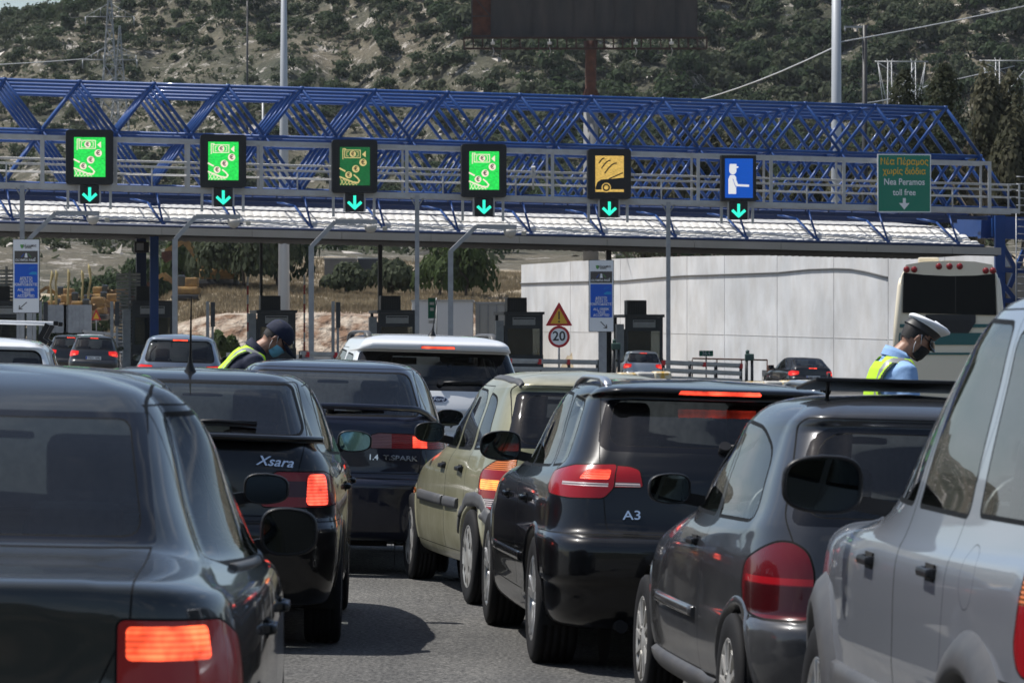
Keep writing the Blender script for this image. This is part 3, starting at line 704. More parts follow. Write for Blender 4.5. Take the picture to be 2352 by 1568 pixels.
car_a, B, o = car('car', 'black hatchback with satin roof rails and split red lamps in the middle of the queue', rows, .88, .86, 3.44, .318, .215, 'spoke', 5, .345, P_black,
    rglass=rpoly([(-.565, 1.10), (.565, 1.10), (.50, 1.315), (-.50, 1.315)], [.09, .09, .05, .05]), rgap=.002, surround=rpoly([(-.62, 1.07), (.62, 1.07), (.535, 1.328), (-.535, 1.328)], [.09, .09, .05, .05]),
    wind=rpoly([(-.70, 1.02), (.70, 1.02), (.54, 1.345), (-.54, 1.345)], .06),
    glassy=[(rpoly([(1.62, .965), (2.62, .955), (2.02, 1.325), (1.66, 1.335)], [.02, .02, .1, .02]), 'f'), (rpoly([(.92, .985), (1.56, .967), (1.60, 1.335), (1.12, 1.325)], [.03, .02, .02, .06]), 'r'), (rpoly([(.56, 1.005), (.86, .988), (1.05, 1.32), (.78, 1.29)], [.06, .02, .02, .08]), None)],
    brake=(.205, 1.350, 1.370),
    lamps=[('lo', 'taillight', 32, [(.872, .52, .885), (.868, .50, .96), (.80, .22, 1.0), (.575, .17, 1.01), (.575, .15, .90), (.62, .15, .848), (.80, .2, .845), (.87, .45, .858)], M_red3, None, (.006, .02)),
           ('li', 'taillight', 0, [(.565, 0, .90), (.565, 0, 1.005), (.46, 0, 1.0), (.415, 0, .985), (.40, 0, .905)], M_red3, None, (.006, .015)),
           ('lit', 'lit_lens', 32, [(.75, .2, .938), (.60, .16, .938), (.60, .16, .985), (.71, .2, .985)], M_redlit, 'lo', (0, .012)),
           ('cs', 'clear_strip', 32, [(.83, .28, .905), (.60, .16, .902), (.60, .16, .918), (.83, .28, .922)], M_clear, 'lo', (0, 0)),
           ('ci', 'clear_strip', 0, [(.555, 0, .906), (.41, 0, .906), (.415, 0, .925), (.555, 0, .925)], M_clear, 'li', (0, 0))],
    gate=[rpoly([(-.57, .69), (.57, .69), (.60, 1.03), (.56, 1.345), (-.56, 1.345), (-.60, 1.03)], .03)], bz=.672,
    doors=[('r', [(1.17, .34), (1.585, .34), (1.585, 1.36), (1.08, 1.36), (.90, .98), (1.0, .80), (1.17, .55)]), ('f', [(1.60, .34), (3.02, .34), (3.05, .7), (2.95, .93), (2.0, 1.36), (1.60, 1.36)])],
    handles=[('r', 1.28, .80), ('f', 2.08, .79)], mir=(2.52, .955, .22, .16, M_black), seats=dict(L=4.28, W=.80, cy=2.95, ys=1.95, rear=.95), loc=(1.02, 19.13), yaw=5.3)
for s_ in (-1, 1):
    roof_rail(B, car_a, s_, .70, 2.0, .52, .545, M_rail, .035, .045); strip_on(B, car_a, 'R' if s_ > 0 else 'L', [(1.25, .50), (2.95, .49)], .008, .05, P_black, 'side_moulding')
emblem_text(B, o['gate'], 'B', -.45, .765, 'A3', .062, bold=.0004, wscale=1.25); wiper(B, car_a, 0, 1.09, .42, 1.10)
# ---------------------------------------------------------------- 2 and 3: the two small rounded hatchbacks
def small_rows():
    return [(.26, .215, .08, .62, .68, .21, 3.60, .21, .22, .30), (.10, .25, .10, .70, .745, .23, 3.66, .23, .24, .32),
        (.03, .34, .11, .74, .78, .30, 3.70, .30, .26, .36), (.0, .46, .12, .755, .80, .42, 3.73, .42, .28, .38), (.0, .535, .12, .755, .803, .50, 3.73, .50, .28, .38),
        (.02, .565, .12, .75, .803, .54, 3.70, .54, .28, .38), (.075, .578, .12, .74, .802, .565, 3.68, .56, .27, .38), (.085, .66, .13, .74, .80, .65, 3.6, .64, .27, .40),
        (.10, .78, .13, .735, .793, .75, 3.4, .74, .27, .42), (.125, .88, .14, .715, .775, .82, 3.1, .80, .27, .42),
        (.15, .94, .14, .70, .75, .875, 2.75, .87, .26, .40), (.165, .98, .14, .68, .725, .91, 2.62, .90, .25, .38),
        (.27, 1.12, .13, .63, .675, 1.06, 2.38, 1.07, .20, .32), (.39, 1.25, .12, .58, .62, 1.20, 2.08, 1.22, .18, .28), (.44, 1.305, .11, .555, .595, 1.275, 1.92, 1.30, .16, .26),
        (.42, 1.325, .10, .545, .58, 1.30, 1.84, 1.325, .15, .24), (.45, 1.345, .10, .52, .56, 1.325, 1.78, 1.35, .15, .22), (.56, 1.375, .08, .46, .50, 1.365, 1.7, 1.38, .14, .2),
        (.70, 1.395, .05, .30, .34, 1.40, 1.55, 1.405, .1, .12), (.8, 1.402, .0, .0, .0, 1.42, 1.45, 1.41, .0, .0)]
P_olive = paint('olive gold paint', (.22, .21, .105), dust=(.60, .57, .46), amt=.66, metal=.3)
M_ambl = lens('amber lens lit', (.6, .2, .04), (1, .25, .05), 1.6, stripes=.012)
lm = [(.79, .42, .70), (.785, .40, .80), (.74, .2, .875), (.64, .16, .90), (.60, .14, .90), (.60, .12, .585), (.76, .2, .585), (.788, .38, .62)]
car_b, B, o = car('car', 'dusty olive-gold small five-door hatchback with grey hubcaps behind the dark blue saloon', small_rows(), .803, .60, 3.05, .285, .17, 'cap', 6, .315, P_olive, bm_=None,
    rglass=rpoly([(-.55, .985), (.55, .985), (.46, 1.265), (-.46, 1.265)], [.08, .08, .07, .07]), rgap=.004, surround=rpoly([(-.615, .955), (.615, .955), (.51, 1.29), (-.51, 1.29)], [.03, .03, .04, .04]), wind=rpoly([(-.64, .93), (.64, .93), (.48, 1.29), (-.48, 1.29)], .06),
    glassy=[(rpoly([(1.50, .925), (2.42, .925), (1.93, 1.27), (1.52, 1.285)], [.02, .02, .1, .02]), 'f'), (rpoly([(.98, .93), (1.42, .925), (1.45, 1.285), (1.08, 1.275)], [.02, .02, .02, .09]), 'r'), (rpoly([(.62, .945), (.90, .935), (.99, 1.265), (.80, 1.235)], [.06, .02, .04, .08]), None)],
    lamps=[('lo', 'taillight', 30, lm, M_red3, None, (.006, .05)),
           ('am', 'amber_lens', 30, [(.8, .4, .82), (.58, .14, .82), (.58, .14, .95), (.8, .4, .95)], M_amber, 'lo', (0, 0)),
           ('lit', 'lit_lens', 30, [(.775, .4, .70), (.60, .14, .70), (.60, .14, .76), (.775, .4, .76)], M_ambl, 'lo', (0, .015)),
           ('cl', 'clear_strip', 30, [(.74, .4, .60), (.60, .14, .60), (.60, .14, .65), (.74, .4, .65)], M_clear, 'lo', (0, 0))],
    gate=[rpoly([(-.56, .60), (.56, .60), (.585, .95), (.53, 1.325), (-.53, 1.325), (-.585, .95)], .04)], bz=.572,
    doors=[('r', [(.93, .30), (1.455, .30), (1.475, 1.31), (1.0, 1.31), (.90, .95), (.88, .70)]), ('f', [(1.47, .30), (2.62, .30), (2.66, .7), (2.60, .92), (1.95, 1.31), (1.49, 1.31)])],
    handles=[('r', 1.05, .80), ('f', 1.62, .80)], hm=M_black, mir=(2.20, .935, .19, .13, M_black), seats=dict(L=3.7, W=.74, cy=2.62, ys=1.75, rear=.75, belt=.9), loc=(.59, 23.74), yaw=9.7)
for s_ in (-1, 1):
    v = 'R' if s_ > 0 else 'L'
    for a0, a1 in ((1.02, 1.44), (1.49, 2.52)): strip_on(B, o[('r' if a0 < 1.2 else 'f') + v], v, [(a0, .585), (a1, .585)], .022, .07, M_gplast, 'side_moulding')
    strip_on(B, car_b, v, [(.16, .52), (.30, .56), (.42, .62), (.60, .635), (.78, .62), (.88, .56), (.94, .45)], .012, .09, M_gplast, 'wheel_trim')
    b = bmesh.new(); lathe(b, [(.001, 0), (.016, .0), (.02, -.012)], 'X', 12, c=(0, 0, 0)); p, nn = B.on(v, 2.69, .60); b.transform(Matrix.Translation(p + nn * .012)); obj('side_indicator', b, M_amber, car_b)
    strip_on(B, car_b, 'T', [(s_ * .485, .52), (s_ * .50, .8), (s_ * .505, 1.3)], .012, .05, M_gplast, 'roof_trim')
wiper(B, car_b, 0, .985, -.38, .99)
P_slate = paint('slate paint', (.012, .014, .019), dust=(.30, .295, .285), amt=.13, metal=.2, lo=2.6)
lm = [(.79, .40, .70), (.785, .36, .78), (.745, .2, .835), (.69, .16, .862), (.63, .14, .862), (.57, .13, .83), (.545, .12, .76), (.54, .12, .60), (.57, .12, .578), (.74, .2, .576), (.785, .36, .60)]
car_c, B, o = car('car', 'dusty slate-grey three-door hatchback with a raised sunroof and dark rounded lamps', small_rows(), .803, .60, 3.05, .285, .17, 'turbine', 12, .315, P_slate, bm_=None, am=P_slate,
    rglass=rpoly([(-.56, .96), (.56, .96), (.46, 1.27), (-.46, 1.27)], [.08, .08, .10, .10]), rgap=.004, surround=rpoly([(-.61, .925), (.61, .925), (.49, 1.295), (-.49, 1.295)], [.05, .05, .11, .11]), wind=rpoly([(-.64, .93), (.64, .93), (.48, 1.29), (-.48, 1.29)], .06),
    glassy=[(rpoly([(1.36, .922), (2.42, .925), (1.93, 1.27), (1.46, 1.285)], [.03, .02, .1, .03]), 'f'), (rpoly([(.62, .93), (1.27, .922), (1.40, 1.285), (1.02, 1.27), (.74, 1.18)], [.08, .02, .03, .1, .1]), None)],
    lamps=[('lo', 'taillight', 18, lm, lens('dark red lens', (.10, .003, .006)), None, (.008, .03)), ('lu', 'lower_lens', 18, [(.80, .3, .59), (.5, .1, .59), (.5, .1, .70), (.80, .3, .70)], lens('smoked lens', (.035, .002, .003)), 'lo', (0, 0)),
           ('lb', 'lens_band', 18, [(.80, .3, .705), (.5, .1, .705), (.5, .1, .73), (.80, .3, .73)], lens('bright red band', (.30, .005, .01)), 'lo', (0, 0))],
    gate=[rpoly([(-.53, .60), (.53, .60), (.62, .95), (.52, 1.325), (-.52, 1.325), (-.62, .95)], .04)], bz=.572,
    doors=[('f', [(1.31, .30), (2.62, .30), (2.66, .7), (2.60, .92), (1.95, 1.31), (1.43, 1.31), (1.29, .80)])],
    handles=[('f', 1.52, .80)], hm=M_black, mir=(2.20, .925, .18, .13, M_black), seats=dict(L=3.7, W=.74, cy=2.62, ys=1.75, rear=.75, belt=.9), loc=(1.65, 14.84), yaw=5.8)
for s_ in (-1, 1):
    v = 'R' if s_ > 0 else 'L'
    strip_on(B, o['f' + v], v, [(1.36, .52), (2.50, .52)], .018, .045, P_slate, 'side_moulding')
    strip_on(B, car_c, v, [(.95, .25), (2.72, .25)], .03, .09, M_gplast, 'sill')
# raised glass sunroof
b = bmesh.new(); p0, _ = B.on('T', .0, 1.0)
box(b, (0, 1.08, p0.z + .036), (.84, .46, .016), rot=Matrix.Rotation(R(-5), 4, 'X'), bev=.006)
for s_ in (-1, 1): bar(b, (s_ * .36, .9, p0.z + .08), (s_ * .36, .93, p0.z - .02), .008)
obj('sunroof', b, M_black, car_c); wiper(B, car_c, 0, .965, .36, .985)
# ---------------------------------------------------------------- 4: silver off-roader
rows = [(.35, .36, .06, .72, .80, .34, 4.2, .34, .22, .30), (.14, .38, .08, .80, .84, .36, 4.3, .36, .22, .32), (.06, .44, .09, .83, .865, .42, 4.36, .42, .24, .34),
        (.0, .54, .10, .85, .875, .52, 4.4, .52, .24, .36), (.0, .66, .10, .855, .88, .62, 4.4, .62, .24, .36), (.04, .70, .10, .85, .885, .66, 4.38, .66, .24, .36), (.09, .72, .10, .85, .885, .70, 4.36, .70, .22, .34),
        (.10, .80, .10, .85, .885, .80, 4.3, .80, .20, .32), (.10, .92, .11, .85, .882, .90, 4.2, .90, .20, .32), (.11, 1.00, .11, .84, .87, .96, 3.9, .96, .20, .32), (.13, 1.04, .11, .82, .85, 1.0, 3.4, 1.0, .20, .30),
        (.15, 1.07, .11, .81, .835, 1.04, 3.2, 1.05, .19, .28), (.20, 1.25, .10, .765, .785, 1.22, 2.95, 1.22, .16, .24), (.28, 1.45, .09, .71, .725, 1.42, 2.62, 1.44, .14, .20), (.33, 1.56, .08, .675, .69, 1.54, 2.4, 1.56, .12, .18),
        (.36, 1.61, .07, .64, .66, 1.60, 2.25, 1.62, .12, .16), (.42, 1.645, .06, .58, .60, 1.645, 2.15, 1.65, .1, .14), (.55, 1.66, .04, .38, .40, 1.675, 2.0, 1.67, .08, .1), (.65, 1.665, .0, .0, .0, 1.685, 1.9, 1.675, .0, .0)]
K4 = 1.062
rows = [(a, z1 * K4 if z1 > .5 else z1, c, d, e, z2 * K4 if z2 > .5 else z2, g, z3 * K4 if z3 > .5 else z3, h, i_) for a, z1, c, d, e, z2, g, z3, h, i_ in rows]
P_silver = paint('silver blue paint', (.40, .43, .48), amt=.06, metal=.7, rough=.36)
car_d, B, o = car('car', 'silver off-road car with black mirror and door handles at the right edge', rows, .885, .90, 3.52, .355, .23, 'spoke', 5, .40, P_silver, am=M_gplast, flare=.075,
    rglass=rpoly([(-.66, 1.172), (.66, 1.172), (.58, 1.655), (-.58, 1.655)], .06), wind=rpoly([(-.72, 1.172), (.72, 1.172), (.60, 1.677), (-.60, 1.677)], .06),
    glassy=[(rpoly([(2.05, 1.156), (3.06, 1.156), (2.50, 1.666), (2.08, 1.677)], [.03, .02, .12, .03]), 'f'), (rpoly([(1.22, 1.156), (1.93, 1.156), (1.96, 1.677), (1.36, 1.666)], [.03, .02, .03, .06]), 'r'), (rpoly([(.36, 1.172), (1.08, 1.166), (1.24, 1.645), (.52, 1.645)], [.05, .03, .05, .06]), None)],
    lamps=[('lo', 'taillight', 35, [(.88, .40, 0.860), (.86, .30, 1.166), (.70, .13, 1.166), (.70, .1, 0.795), (.80, .15, 0.785), (.88, .34, 0.795)], M_red3, None, (.006, .03)), ('am', 'amber_lens', 35, [(.9, .4, 0.968), (.66, .1, 0.968), (.66, .1, 1.043), (.9, .4, 1.043)], M_amber, 'lo', (0, 0))],
    gate=[rpoly([(-.68, 0.795), (.68, 0.795), (.69, 1.161), (.61, 1.720), (-.61, 1.720), (-.69, 1.161)], .04)], bz=.763, bm_=M_gplast,
    doors=[('r', [(1.34, .46), (1.97, .46), (2.0, 1.709), (1.30, 1.709), (1.14, 1.150), (1.16, 0.989), (1.30, 0.752)]), ('f', [(1.985, .46), (3.10, .46), (3.16, 0.860), (3.12, 1.150), (2.5, 1.709), (2.015, 1.709)])],
    handles=[('r', 1.46, .985), ('f', 2.42, .965)], hm=M_black, mir=(2.86, 1.09, .25, .18, M_black, .2, .05, .085, M_mird), seats=dict(L=4.4, W=.84, cy=3.1, zf=.5, ys=2.2, rear=.95, tall=.1, belt=1.10), loc=(2.10, 9.57), yaw=4.4, flap=(1.0, 1.0, 'L'))
for s_ in (-1, 1):
    v = 'R' if s_ > 0 else 'L'
    strip_on(B, o['f' + v], v, [(2.0, .56), (3.08, .56)], .02, .12, M_gplast, 'door_cladding'); strip_on(B, o['r' + v], v, [(1.38, .56), (1.96, .56)], .02, .12, M_gplast, 'door_cladding')
# ---------------------------------------------------------------- 5: dark saloon at the left edge, nearest
rows = [(.30, .205, .06, .68, .76, .20, 4.5, .20, .22, .30), (.12, .24, .08, .77, .82, .22, 4.58, .22, .24, .32), (.04, .32, .09, .81, .85, .28, 4.64, .28, .26, .34), (.0, .46, .10, .825, .862, .44, 4.67, .44, .28, .36),
        (.0, .60, .10, .83, .87, .58, 4.66, .58, .28, .38), (.03, .635, .10, .825, .87, .62, 4.64, .60, .28, .38), (.07, .65, .10, .82, .87, .66, 4.6, .62, .28, .40), (.085, .75, .11, .815, .868, .76, 4.5, .70, .28, .42), (.09, .86, .12, .80, .86, .84, 4.3, .78, .28, .44),
        (.095, .935, .12, .785, .845, .895, 4.0, .84, .27, .46), (.10, .968, .12, .765, .83, .92, 3.7, .88, .26, .48), (.125, .985, .12, .74, .815, .935, 3.3, .93, .26, .50), (.30, .999, .10, .72, .805, .95, 3.22, .96, .24, .50),
        (.62, 1.012, .10, .70, .80, .965, 3.18, .975, .22, .42), (.80, 1.030, .10, .68, .785, .985, 3.12, 1.0, .20, .40), (1.00, 1.14, .10, .63, .735, 1.10, 2.92, 1.12, .17, .38), (1.24, 1.28, .10, .585, .68, 1.25, 2.6, 1.28, .14, .34),
        (1.40, 1.36, .09, .555, .635, 1.335, 2.42, 1.36, .12, .30), (1.46, 1.388, .08, .535, .605, 1.37, 2.34, 1.39, .12, .26), (1.56, 1.425, .06, .48, .54, 1.42, 2.25, 1.43, .1, .2), (1.75, 1.46, .04, .30, .34, 1.465, 2.15, 1.46, .08, .12), (1.85, 1.468, 0, 0, 0, 1.485, 2.1, 1.47, 0, 0)]
P_dgreen = paint('dark green-grey paint', (.008, .011, .012), dust=(.24, .25, .25), amt=.10, metal=.1)
lo = [(.865, .45, .70), (.86, .42, .84), (.83, .2, .895), (.55, .1, .90), (.545, .1, .62), (.80, .15, .60), (.86, .4, .62)]
car_e, B, o = car('car', 'nearest dark green-grey saloon at the lower left with a lit brake lamp', rows, .87, 1.0, 3.70, .315, .2, 'cap', 7, .34, P_dgreen, gl=glass('dusty tinted glass', (.74, .84, .84), .055), gc=glass('dusty windscreen', (.90, .98, .97), .42),
    rglass=rpoly([(-.535, 1.06), (.535, 1.06), (.465, 1.345), (-.465, 1.345)], [.05, .05, .03, .03]), rgap=.004, surround=rpoly([(-.575, 1.04), (.575, 1.04), (.505, 1.365), (-.505, 1.365)], [.015, .015, .01, .01]), roofline=[(.515, 1.42), (.50, 1.6), (.50, 2.3)], wind=rpoly([(-.68, 1.03), (.68, 1.03), (.53, 1.37), (-.53, 1.37)], .06),
    glassy=[(rpoly([(2.02, .965), (3.0, .955), (2.40, 1.345), (2.04, 1.355)], [.02, .02, .12, .02]), 'f'), (rpoly([(1.20, .985), (1.94, .967), (1.96, 1.355), (1.62, 1.345)], [.05, .02, .02, .10]), 'r')],
    lamps=[('lo', 'taillight', 25, lo, lens('red lamp lens', (.25, .004, .005), (.6, .01, .008), .04), None, (.006, .02)), ('lit', 'lit_lens', 20, [(.775, .2, .805), (.565, .1, .805), (.565, .1, .885), (.765, .2, .885)], lens('brake lens lit', (.6, .05, .02), (1, .10, .035), 2.6, stripes=.014), 'lo', (0, .015))],
    gate=[rpoly([(-.545, .60), (.545, .60), (.555, .90), (.60, 1.0), (.605, 1.03), (-.605, 1.03), (-.60, 1.0), (-.555, .90)], .02)], bz=.62,
    doors=[('r', [(1.38, .34), (1.965, .34), (1.985, 1.38), (1.56, 1.38), (1.16, .98), (1.18, .80), (1.36, .55)]), ('f', [(1.98, .34), (3.18, .34), (3.24, .7), (3.16, .94), (2.4, 1.38), (2.0, 1.38)])],
    handles=[('r', 1.42, .80), ('f', 2.32, .80)], mir=(2.78, .925, .17, .145, M_black, .2, .05, .025, M_mird), seats=dict(L=4.6, W=.82, cy=3.15, ys=2.3, rear=1.15, belt=.96), loc=(-1.48, 9.3), yaw=2.0)
for s_ in (-1, 1):
    v = 'R' if s_ > 0 else 'L'; strip_on(B, o['f' + v], v, [(2.02, .948), (3.02, .94)], .012, .026, M_gplast, 'window_strip'); strip_on(B, o['r' + v], v, [(1.22, .966), (1.95, .95)], .012, .026, M_gplast, 'window_strip')
# ---------------------------------------------------------------- 6: black hatch with the script badge
def notch_rows(H=1.40, L=4.17, w=.85):
    k = w / .85; h = H / 1.40; l = L / 4.17
    r_ = [(.28, .21, .06, .68, .74, .20, 4.0, .20, .22, .30), (.10, .24, .08, .76, .80, .22, 4.1, .22, .24, .32), (.03, .33, .09, .79, .83, .30, 4.14, .30, .26, .34), (.0, .50, .10, .81, .845, .48, 4.17, .48, .27, .36), (.0, .60, .10, .81, .85, .56, 4.16, .56, .27, .38),
        (.03, .64, .10, .805, .85, .62, 4.14, .60, .27, .38), (.07, .66, .10, .80, .85, .66, 4.1, .62, .27, .40), (.08, .76, .11, .795, .848, .76, 4.0, .70, .27, .42), (.09, .88, .12, .78, .838, .84, 3.8, .78, .27, .44),
        (.11, .97, .12, .75, .82, .90, 3.4, .85, .26, .44), (.14, 1.03, .12, .72, .80, .93, 3.05, .91, .25, .42), (.19, 1.065, .12, .69, .785, .955, 2.9, .95, .22, .40), (.36, 1.16, .11, .635, .735, 1.08, 2.66, 1.10, .18, .36),
        (.60, 1.29, .10, .58, .665, 1.24, 2.32, 1.26, .15, .32), (.70, 1.33, .09, .56, .62, 1.305, 2.16, 1.325, .13, .28), (.76, 1.35, .08, .535, .59, 1.335, 2.08, 1.35, .12, .24), (.88, 1.375, .06, .48, .52, 1.37, 1.98, 1.38, .1, .2), (1.1, 1.39, .04, .3, .34, 1.395, 1.85, 1.395, .08, .12), (1.2, 1.393, 0, 0, 0, 1.405, 1.8, 1.40, 0, 0)]
    return [(a * l, b * h, c, d * k, e * k, f * h, g * l, i * h, j, m) for a, b, c, d, e, f, g, i, j, m in r_]
P_black2 = paint('black paint dusty', (.002, .002, .0026), amt=.03, metal=0, coat=.85)
M_rlit2 = lens('brake lens lit side', (.6, .05, .03), (1, .09, .05), 2.0, stripes=.016)
car_f, B, o = car('car', 'black hatchback with a chrome script badge, small bootlid spoiler and lit right brake lamp', notch_rows(), .85, .82, 3.36, .30, .19, 'cap', 7, .33, P_black2, gl=glass('speckled tinted glass', (.68, .76, .76), .04), gc=glass('dusty windscreen', (.90, .98, .97), .42),
    rglass=rpoly([(-.615, 1.085), (.615, 1.085), (.53, 1.325), (-.53, 1.325)], [.05, .05, .03, .03]), rgap=.014, wind=rpoly([(-.68, 1.0), (.68, 1.0), (.53, 1.32), (-.53, 1.32)], .06),
    glassy=[(rpoly([(1.72, .965), (2.72, .955), (2.14, 1.30), (1.76, 1.315)], [.02, .02, .12, .02]), 'f'), (rpoly([(.90, .99), (1.64, .967), (1.68, 1.315), (1.24, 1.285)], [.05, .02, .02, .12]), 'r')],
    lamps=[('lo', 'taillight', 28, [(.845, .42, .76), (.84, .38, .86), (.80, .2, .90), (.50, .10, .90), (.42, .10, .725), (.78, .12, .725), (.838, .38, .74)], M_red3, None, (.006, .03)),
           ('mid', 'smoked_lens', 10, [(.66, .1, .775), (.44, .1, .775), (.48, .1, .855), (.66, .1, .855)], lens('smoke band', (.05, .004, .012)), 'lo', (0, 0)), ('lit', 'lit_lens', 24, [(.80, .2, .735), (.67, .1, .735), (.69, .1, .89), (.79, .2, .89)], M_rlit2, 'lo', (0, .03))],
    gate=[rpoly([(-.58, .68), (.58, .68), (.62, 1.0), (.635, 1.07), (.555, 1.34), (-.555, 1.34), (-.635, 1.07), (-.62, 1.0)], .02)], bz=.65,
    doors=[('r', [(1.18, .34), (1.665, .34), (1.70, 1.335), (1.16, 1.32), (.86, .97), (.92, .80), (1.16, .55)]), ('f', [(1.68, .34), (2.92, .34), (2.96, .7), (2.88, .94), (2.14, 1.335), (1.72, 1.335)])],
    handles=[('r', 1.22, .80), ('f', 2.06, .80)], mir=(2.50, .95, .19, .12, M_black, .25, .05, .05, M_mirb), seats=dict(L=4.1, W=.80, cy=2.88, ys=2.0, rear=.95, belt=.94), loc=(-1.70, 20.0), yaw=1.5)
b = bmesh.new(); pts = []
for i in range(21):
    x = -.72 + 1.44 * i / 20; p, nn = B.on('B', max(-.66, min(.66, x)), 1.035); pts.append(Vector((x, p.y - .03 + .06 * (abs(x) / .7) ** 6, 1.075 - .012 * (x / .7) ** 2)))
for a_, c_ in zip(pts, pts[1:]): pass
rings = [[b.verts.new(p + Vector((0, dy, dz))) for dy, dz in ((-.05, -.008), (-.045, .008), (-.01, .014), (.10, .006), (.10, -.03), (-.02, -.022))] for p in pts]
for A_, C_ in zip(rings, rings[1:]):
    for i in range(6): f = b.faces.new((A_[i], A_[(i + 1) % 6], C_[(i + 1) % 6], C_[i])); f.smooth = True
b.faces.new(rings[0]); b.faces.new(rings[-1]); obj('spoiler', b, P_black2, o['gate'], recalc=True)
emblem_text(B, o['gate'], 'B', .48, .945, 'Xsara', .070, bold=.0008, shear=.35, wscale=1.15); wiper(B, car_f, -.02, 1.115, .38, 1.115)
b = bmesh.new(); p, nn = B.on('T', .0, 1.0); lathe(b, [(.035, -.004), (.026, .012), (.012, .05), (.007, .09), (.003, .4)], 'Z', 12); b.transform(Matrix.Translation(p) @ Matrix.Rotation(R(12), 4, 'X')); obj('aerial', b, M_black, car_f, recalc=True)
# ---------------------------------------------------------------- 7: dark blue saloon-like hatch with the hooped wing
P_navy = paint('navy paint', (.005, .008, .022), amt=.05, metal=.1)
M_rl3 = lens('brake block lit', (.6, .04, .02), (1, .06, .03), 2.2, stripes=.012)
car_g, B, o = car('car', 'dark navy hatchback with a hooped black boot wing and slim full-width lamps', notch_rows(1.43, 4.26, .855), .855, .85, 3.39, .29, .185, 'cap', 7, .32, P_navy, gl=glass('light tinted glass', (.88, .94, .94), .02),
    rglass=rpoly([(-.60, 1.075), (.60, 1.075), (.52, 1.345), (-.52, 1.345)], [.05, .05, .06, .06]), rgap=.012, wind=rpoly([(-.68, 1.02), (.68, 1.02), (.53, 1.345), (-.53, 1.345)], .06),
    glassy=[(rpoly([(1.75, .985), (2.78, .975), (2.2, 1.33), (1.79, 1.345)], [.02, .02, .12, .02]), 'f'), (rpoly([(.92, 1.01), (1.67, .987), (1.71, 1.345), (1.26, 1.315)], [.05, .02, .02, .12]), 'r')],
    lamps=[('lo', 'taillight', 8, [(.80, .2, .855), (.80, .2, .945), (.33, .1, .955), (.28, .1, .94), (.28, .1, .855)], M_red, None, (.005, .01)), ('ci', 'clear_lens', 8, [(.42, .1, .85), (.27, .1, .85), (.27, .1, .96), (.42, .1, .96)], lens('pink clear lens', (.22, .10, .11), stripes=.01), 'lo', (0, 0)),
           ('lit', 'lit_lens', 8, [(.66, .15, .862), (.565, .1, .862), (.565, .1, .938), (.66, .15, .938)], M_rl3, 'lo', (0, 0))],
    gate=[rpoly([(-.60, .69), (.60, .69), (.63, 1.0), (.62, 1.07), (.555, 1.375), (-.555, 1.375), (-.62, 1.07), (-.63, 1.0)], .02)], bz=.65,
    doors=[('r', [(1.2, .34), (1.69, .34), (1.73, 1.36), (1.18, 1.35), (.88, .99), (.94, .80), (1.18, .55)]), ('f', [(1.71, .34), (2.98, .34), (3.02, .7), (2.94, .96), (2.2, 1.36), (1.75, 1.36)])],
    handles=[('r', 1.25, .82), ('f', 2.1, .82)], mir=(2.55, .97, .19, .12, M_black), seats=dict(L=4.1, W=.80, cy=2.94, ys=2.0, rear=.95, belt=.96, headr=True), loc=(-1.24, 26.6), yaw=2.2)
b = bmesh.new(); pts = []
for i in range(25):
    x = -.70 + 1.4 * i / 24; e = abs(x) / .70; z = 1.128 - .012 * e * e - .075 * max(0, (e - .80) / .20) ** 1.8; p, nn = B.on('B', max(-.66, min(.66, x)), 1.05); pts.append(Vector((x, p.y - .03 + .09 * e ** 5, z)))
tube(b, pts, [.022] * 25, 10); obj('boot_wing', b, P_navy, o['gate']); wiper(B, car_g, 0, 1.10, .36, 1.11)
emblem_text(B, o['gate'], 'B', .475, .79, 'T.SPARK', .046, bold=.0008, wscale=1.35); emblem_text(B, o['gate'], 'B', .295, .792, '1.4', .052, bold=.0008, wscale=1.1)
# ---------------------------------------------------------------- 8: white small off-roader
rows = [(.35, .30, .06, .72, .80, .30, 4.05, .30, .22, .30), (.12, .33, .08, .80, .84, .32, 4.15, .32, .22, .32), (.0, .48, .10, .85, .875, .46, 4.24, .46, .24, .36), (.0, .66, .10, .855, .88, .62, 4.24, .62, .24, .36), (.06, .70, .10, .85, .885, .66, 4.22, .66, .24, .36), (.10, .80, .10, .85, .885, .80, 4.15, .80, .22, .34),
        (.10, .90, .11, .85, .882, .88, 4.0, .90, .22, .34), (.06, .97, .11, .84, .875, .93, 3.7, .96, .22, .34), (.07, 1.01, .11, .835, .87, .96, 3.4, 1.0, .22, .34), (.11, 1.10, .11, .82, .85, 1.02, 3.15, 1.05, .21, .32), (.14, 1.16, .11, .80, .825, 1.08, 3.05, 1.10, .20, .30), (.22, 1.30, .10, .75, .775, 1.26, 2.8, 1.27, .17, .26), (.31, 1.44, .09, .70, .72, 1.41, 2.45, 1.44, .15, .22), (.34, 1.485, .08, .685, .70, 1.46, 2.3, 1.50, .14, .2),
        (.20, 1.50, .08, .68, .69, 1.485, 2.25, 1.52, .13, .2), (.20, 1.545, .08, .66, .67, 1.53, 2.2, 1.56, .12, .18), (.36, 1.595, .06, .60, .62, 1.585, 2.1, 1.60, .1, .16), (.55, 1.62, .04, .40, .42, 1.63, 2.0, 1.63, .08, .1), (.65, 1.625, .0, .0, .0, 1.64, 1.9, 1.635, .0, .0)]
P_white = paint('white paint', (.72, .73, .74), amt=.06, metal=0, rough=.4)
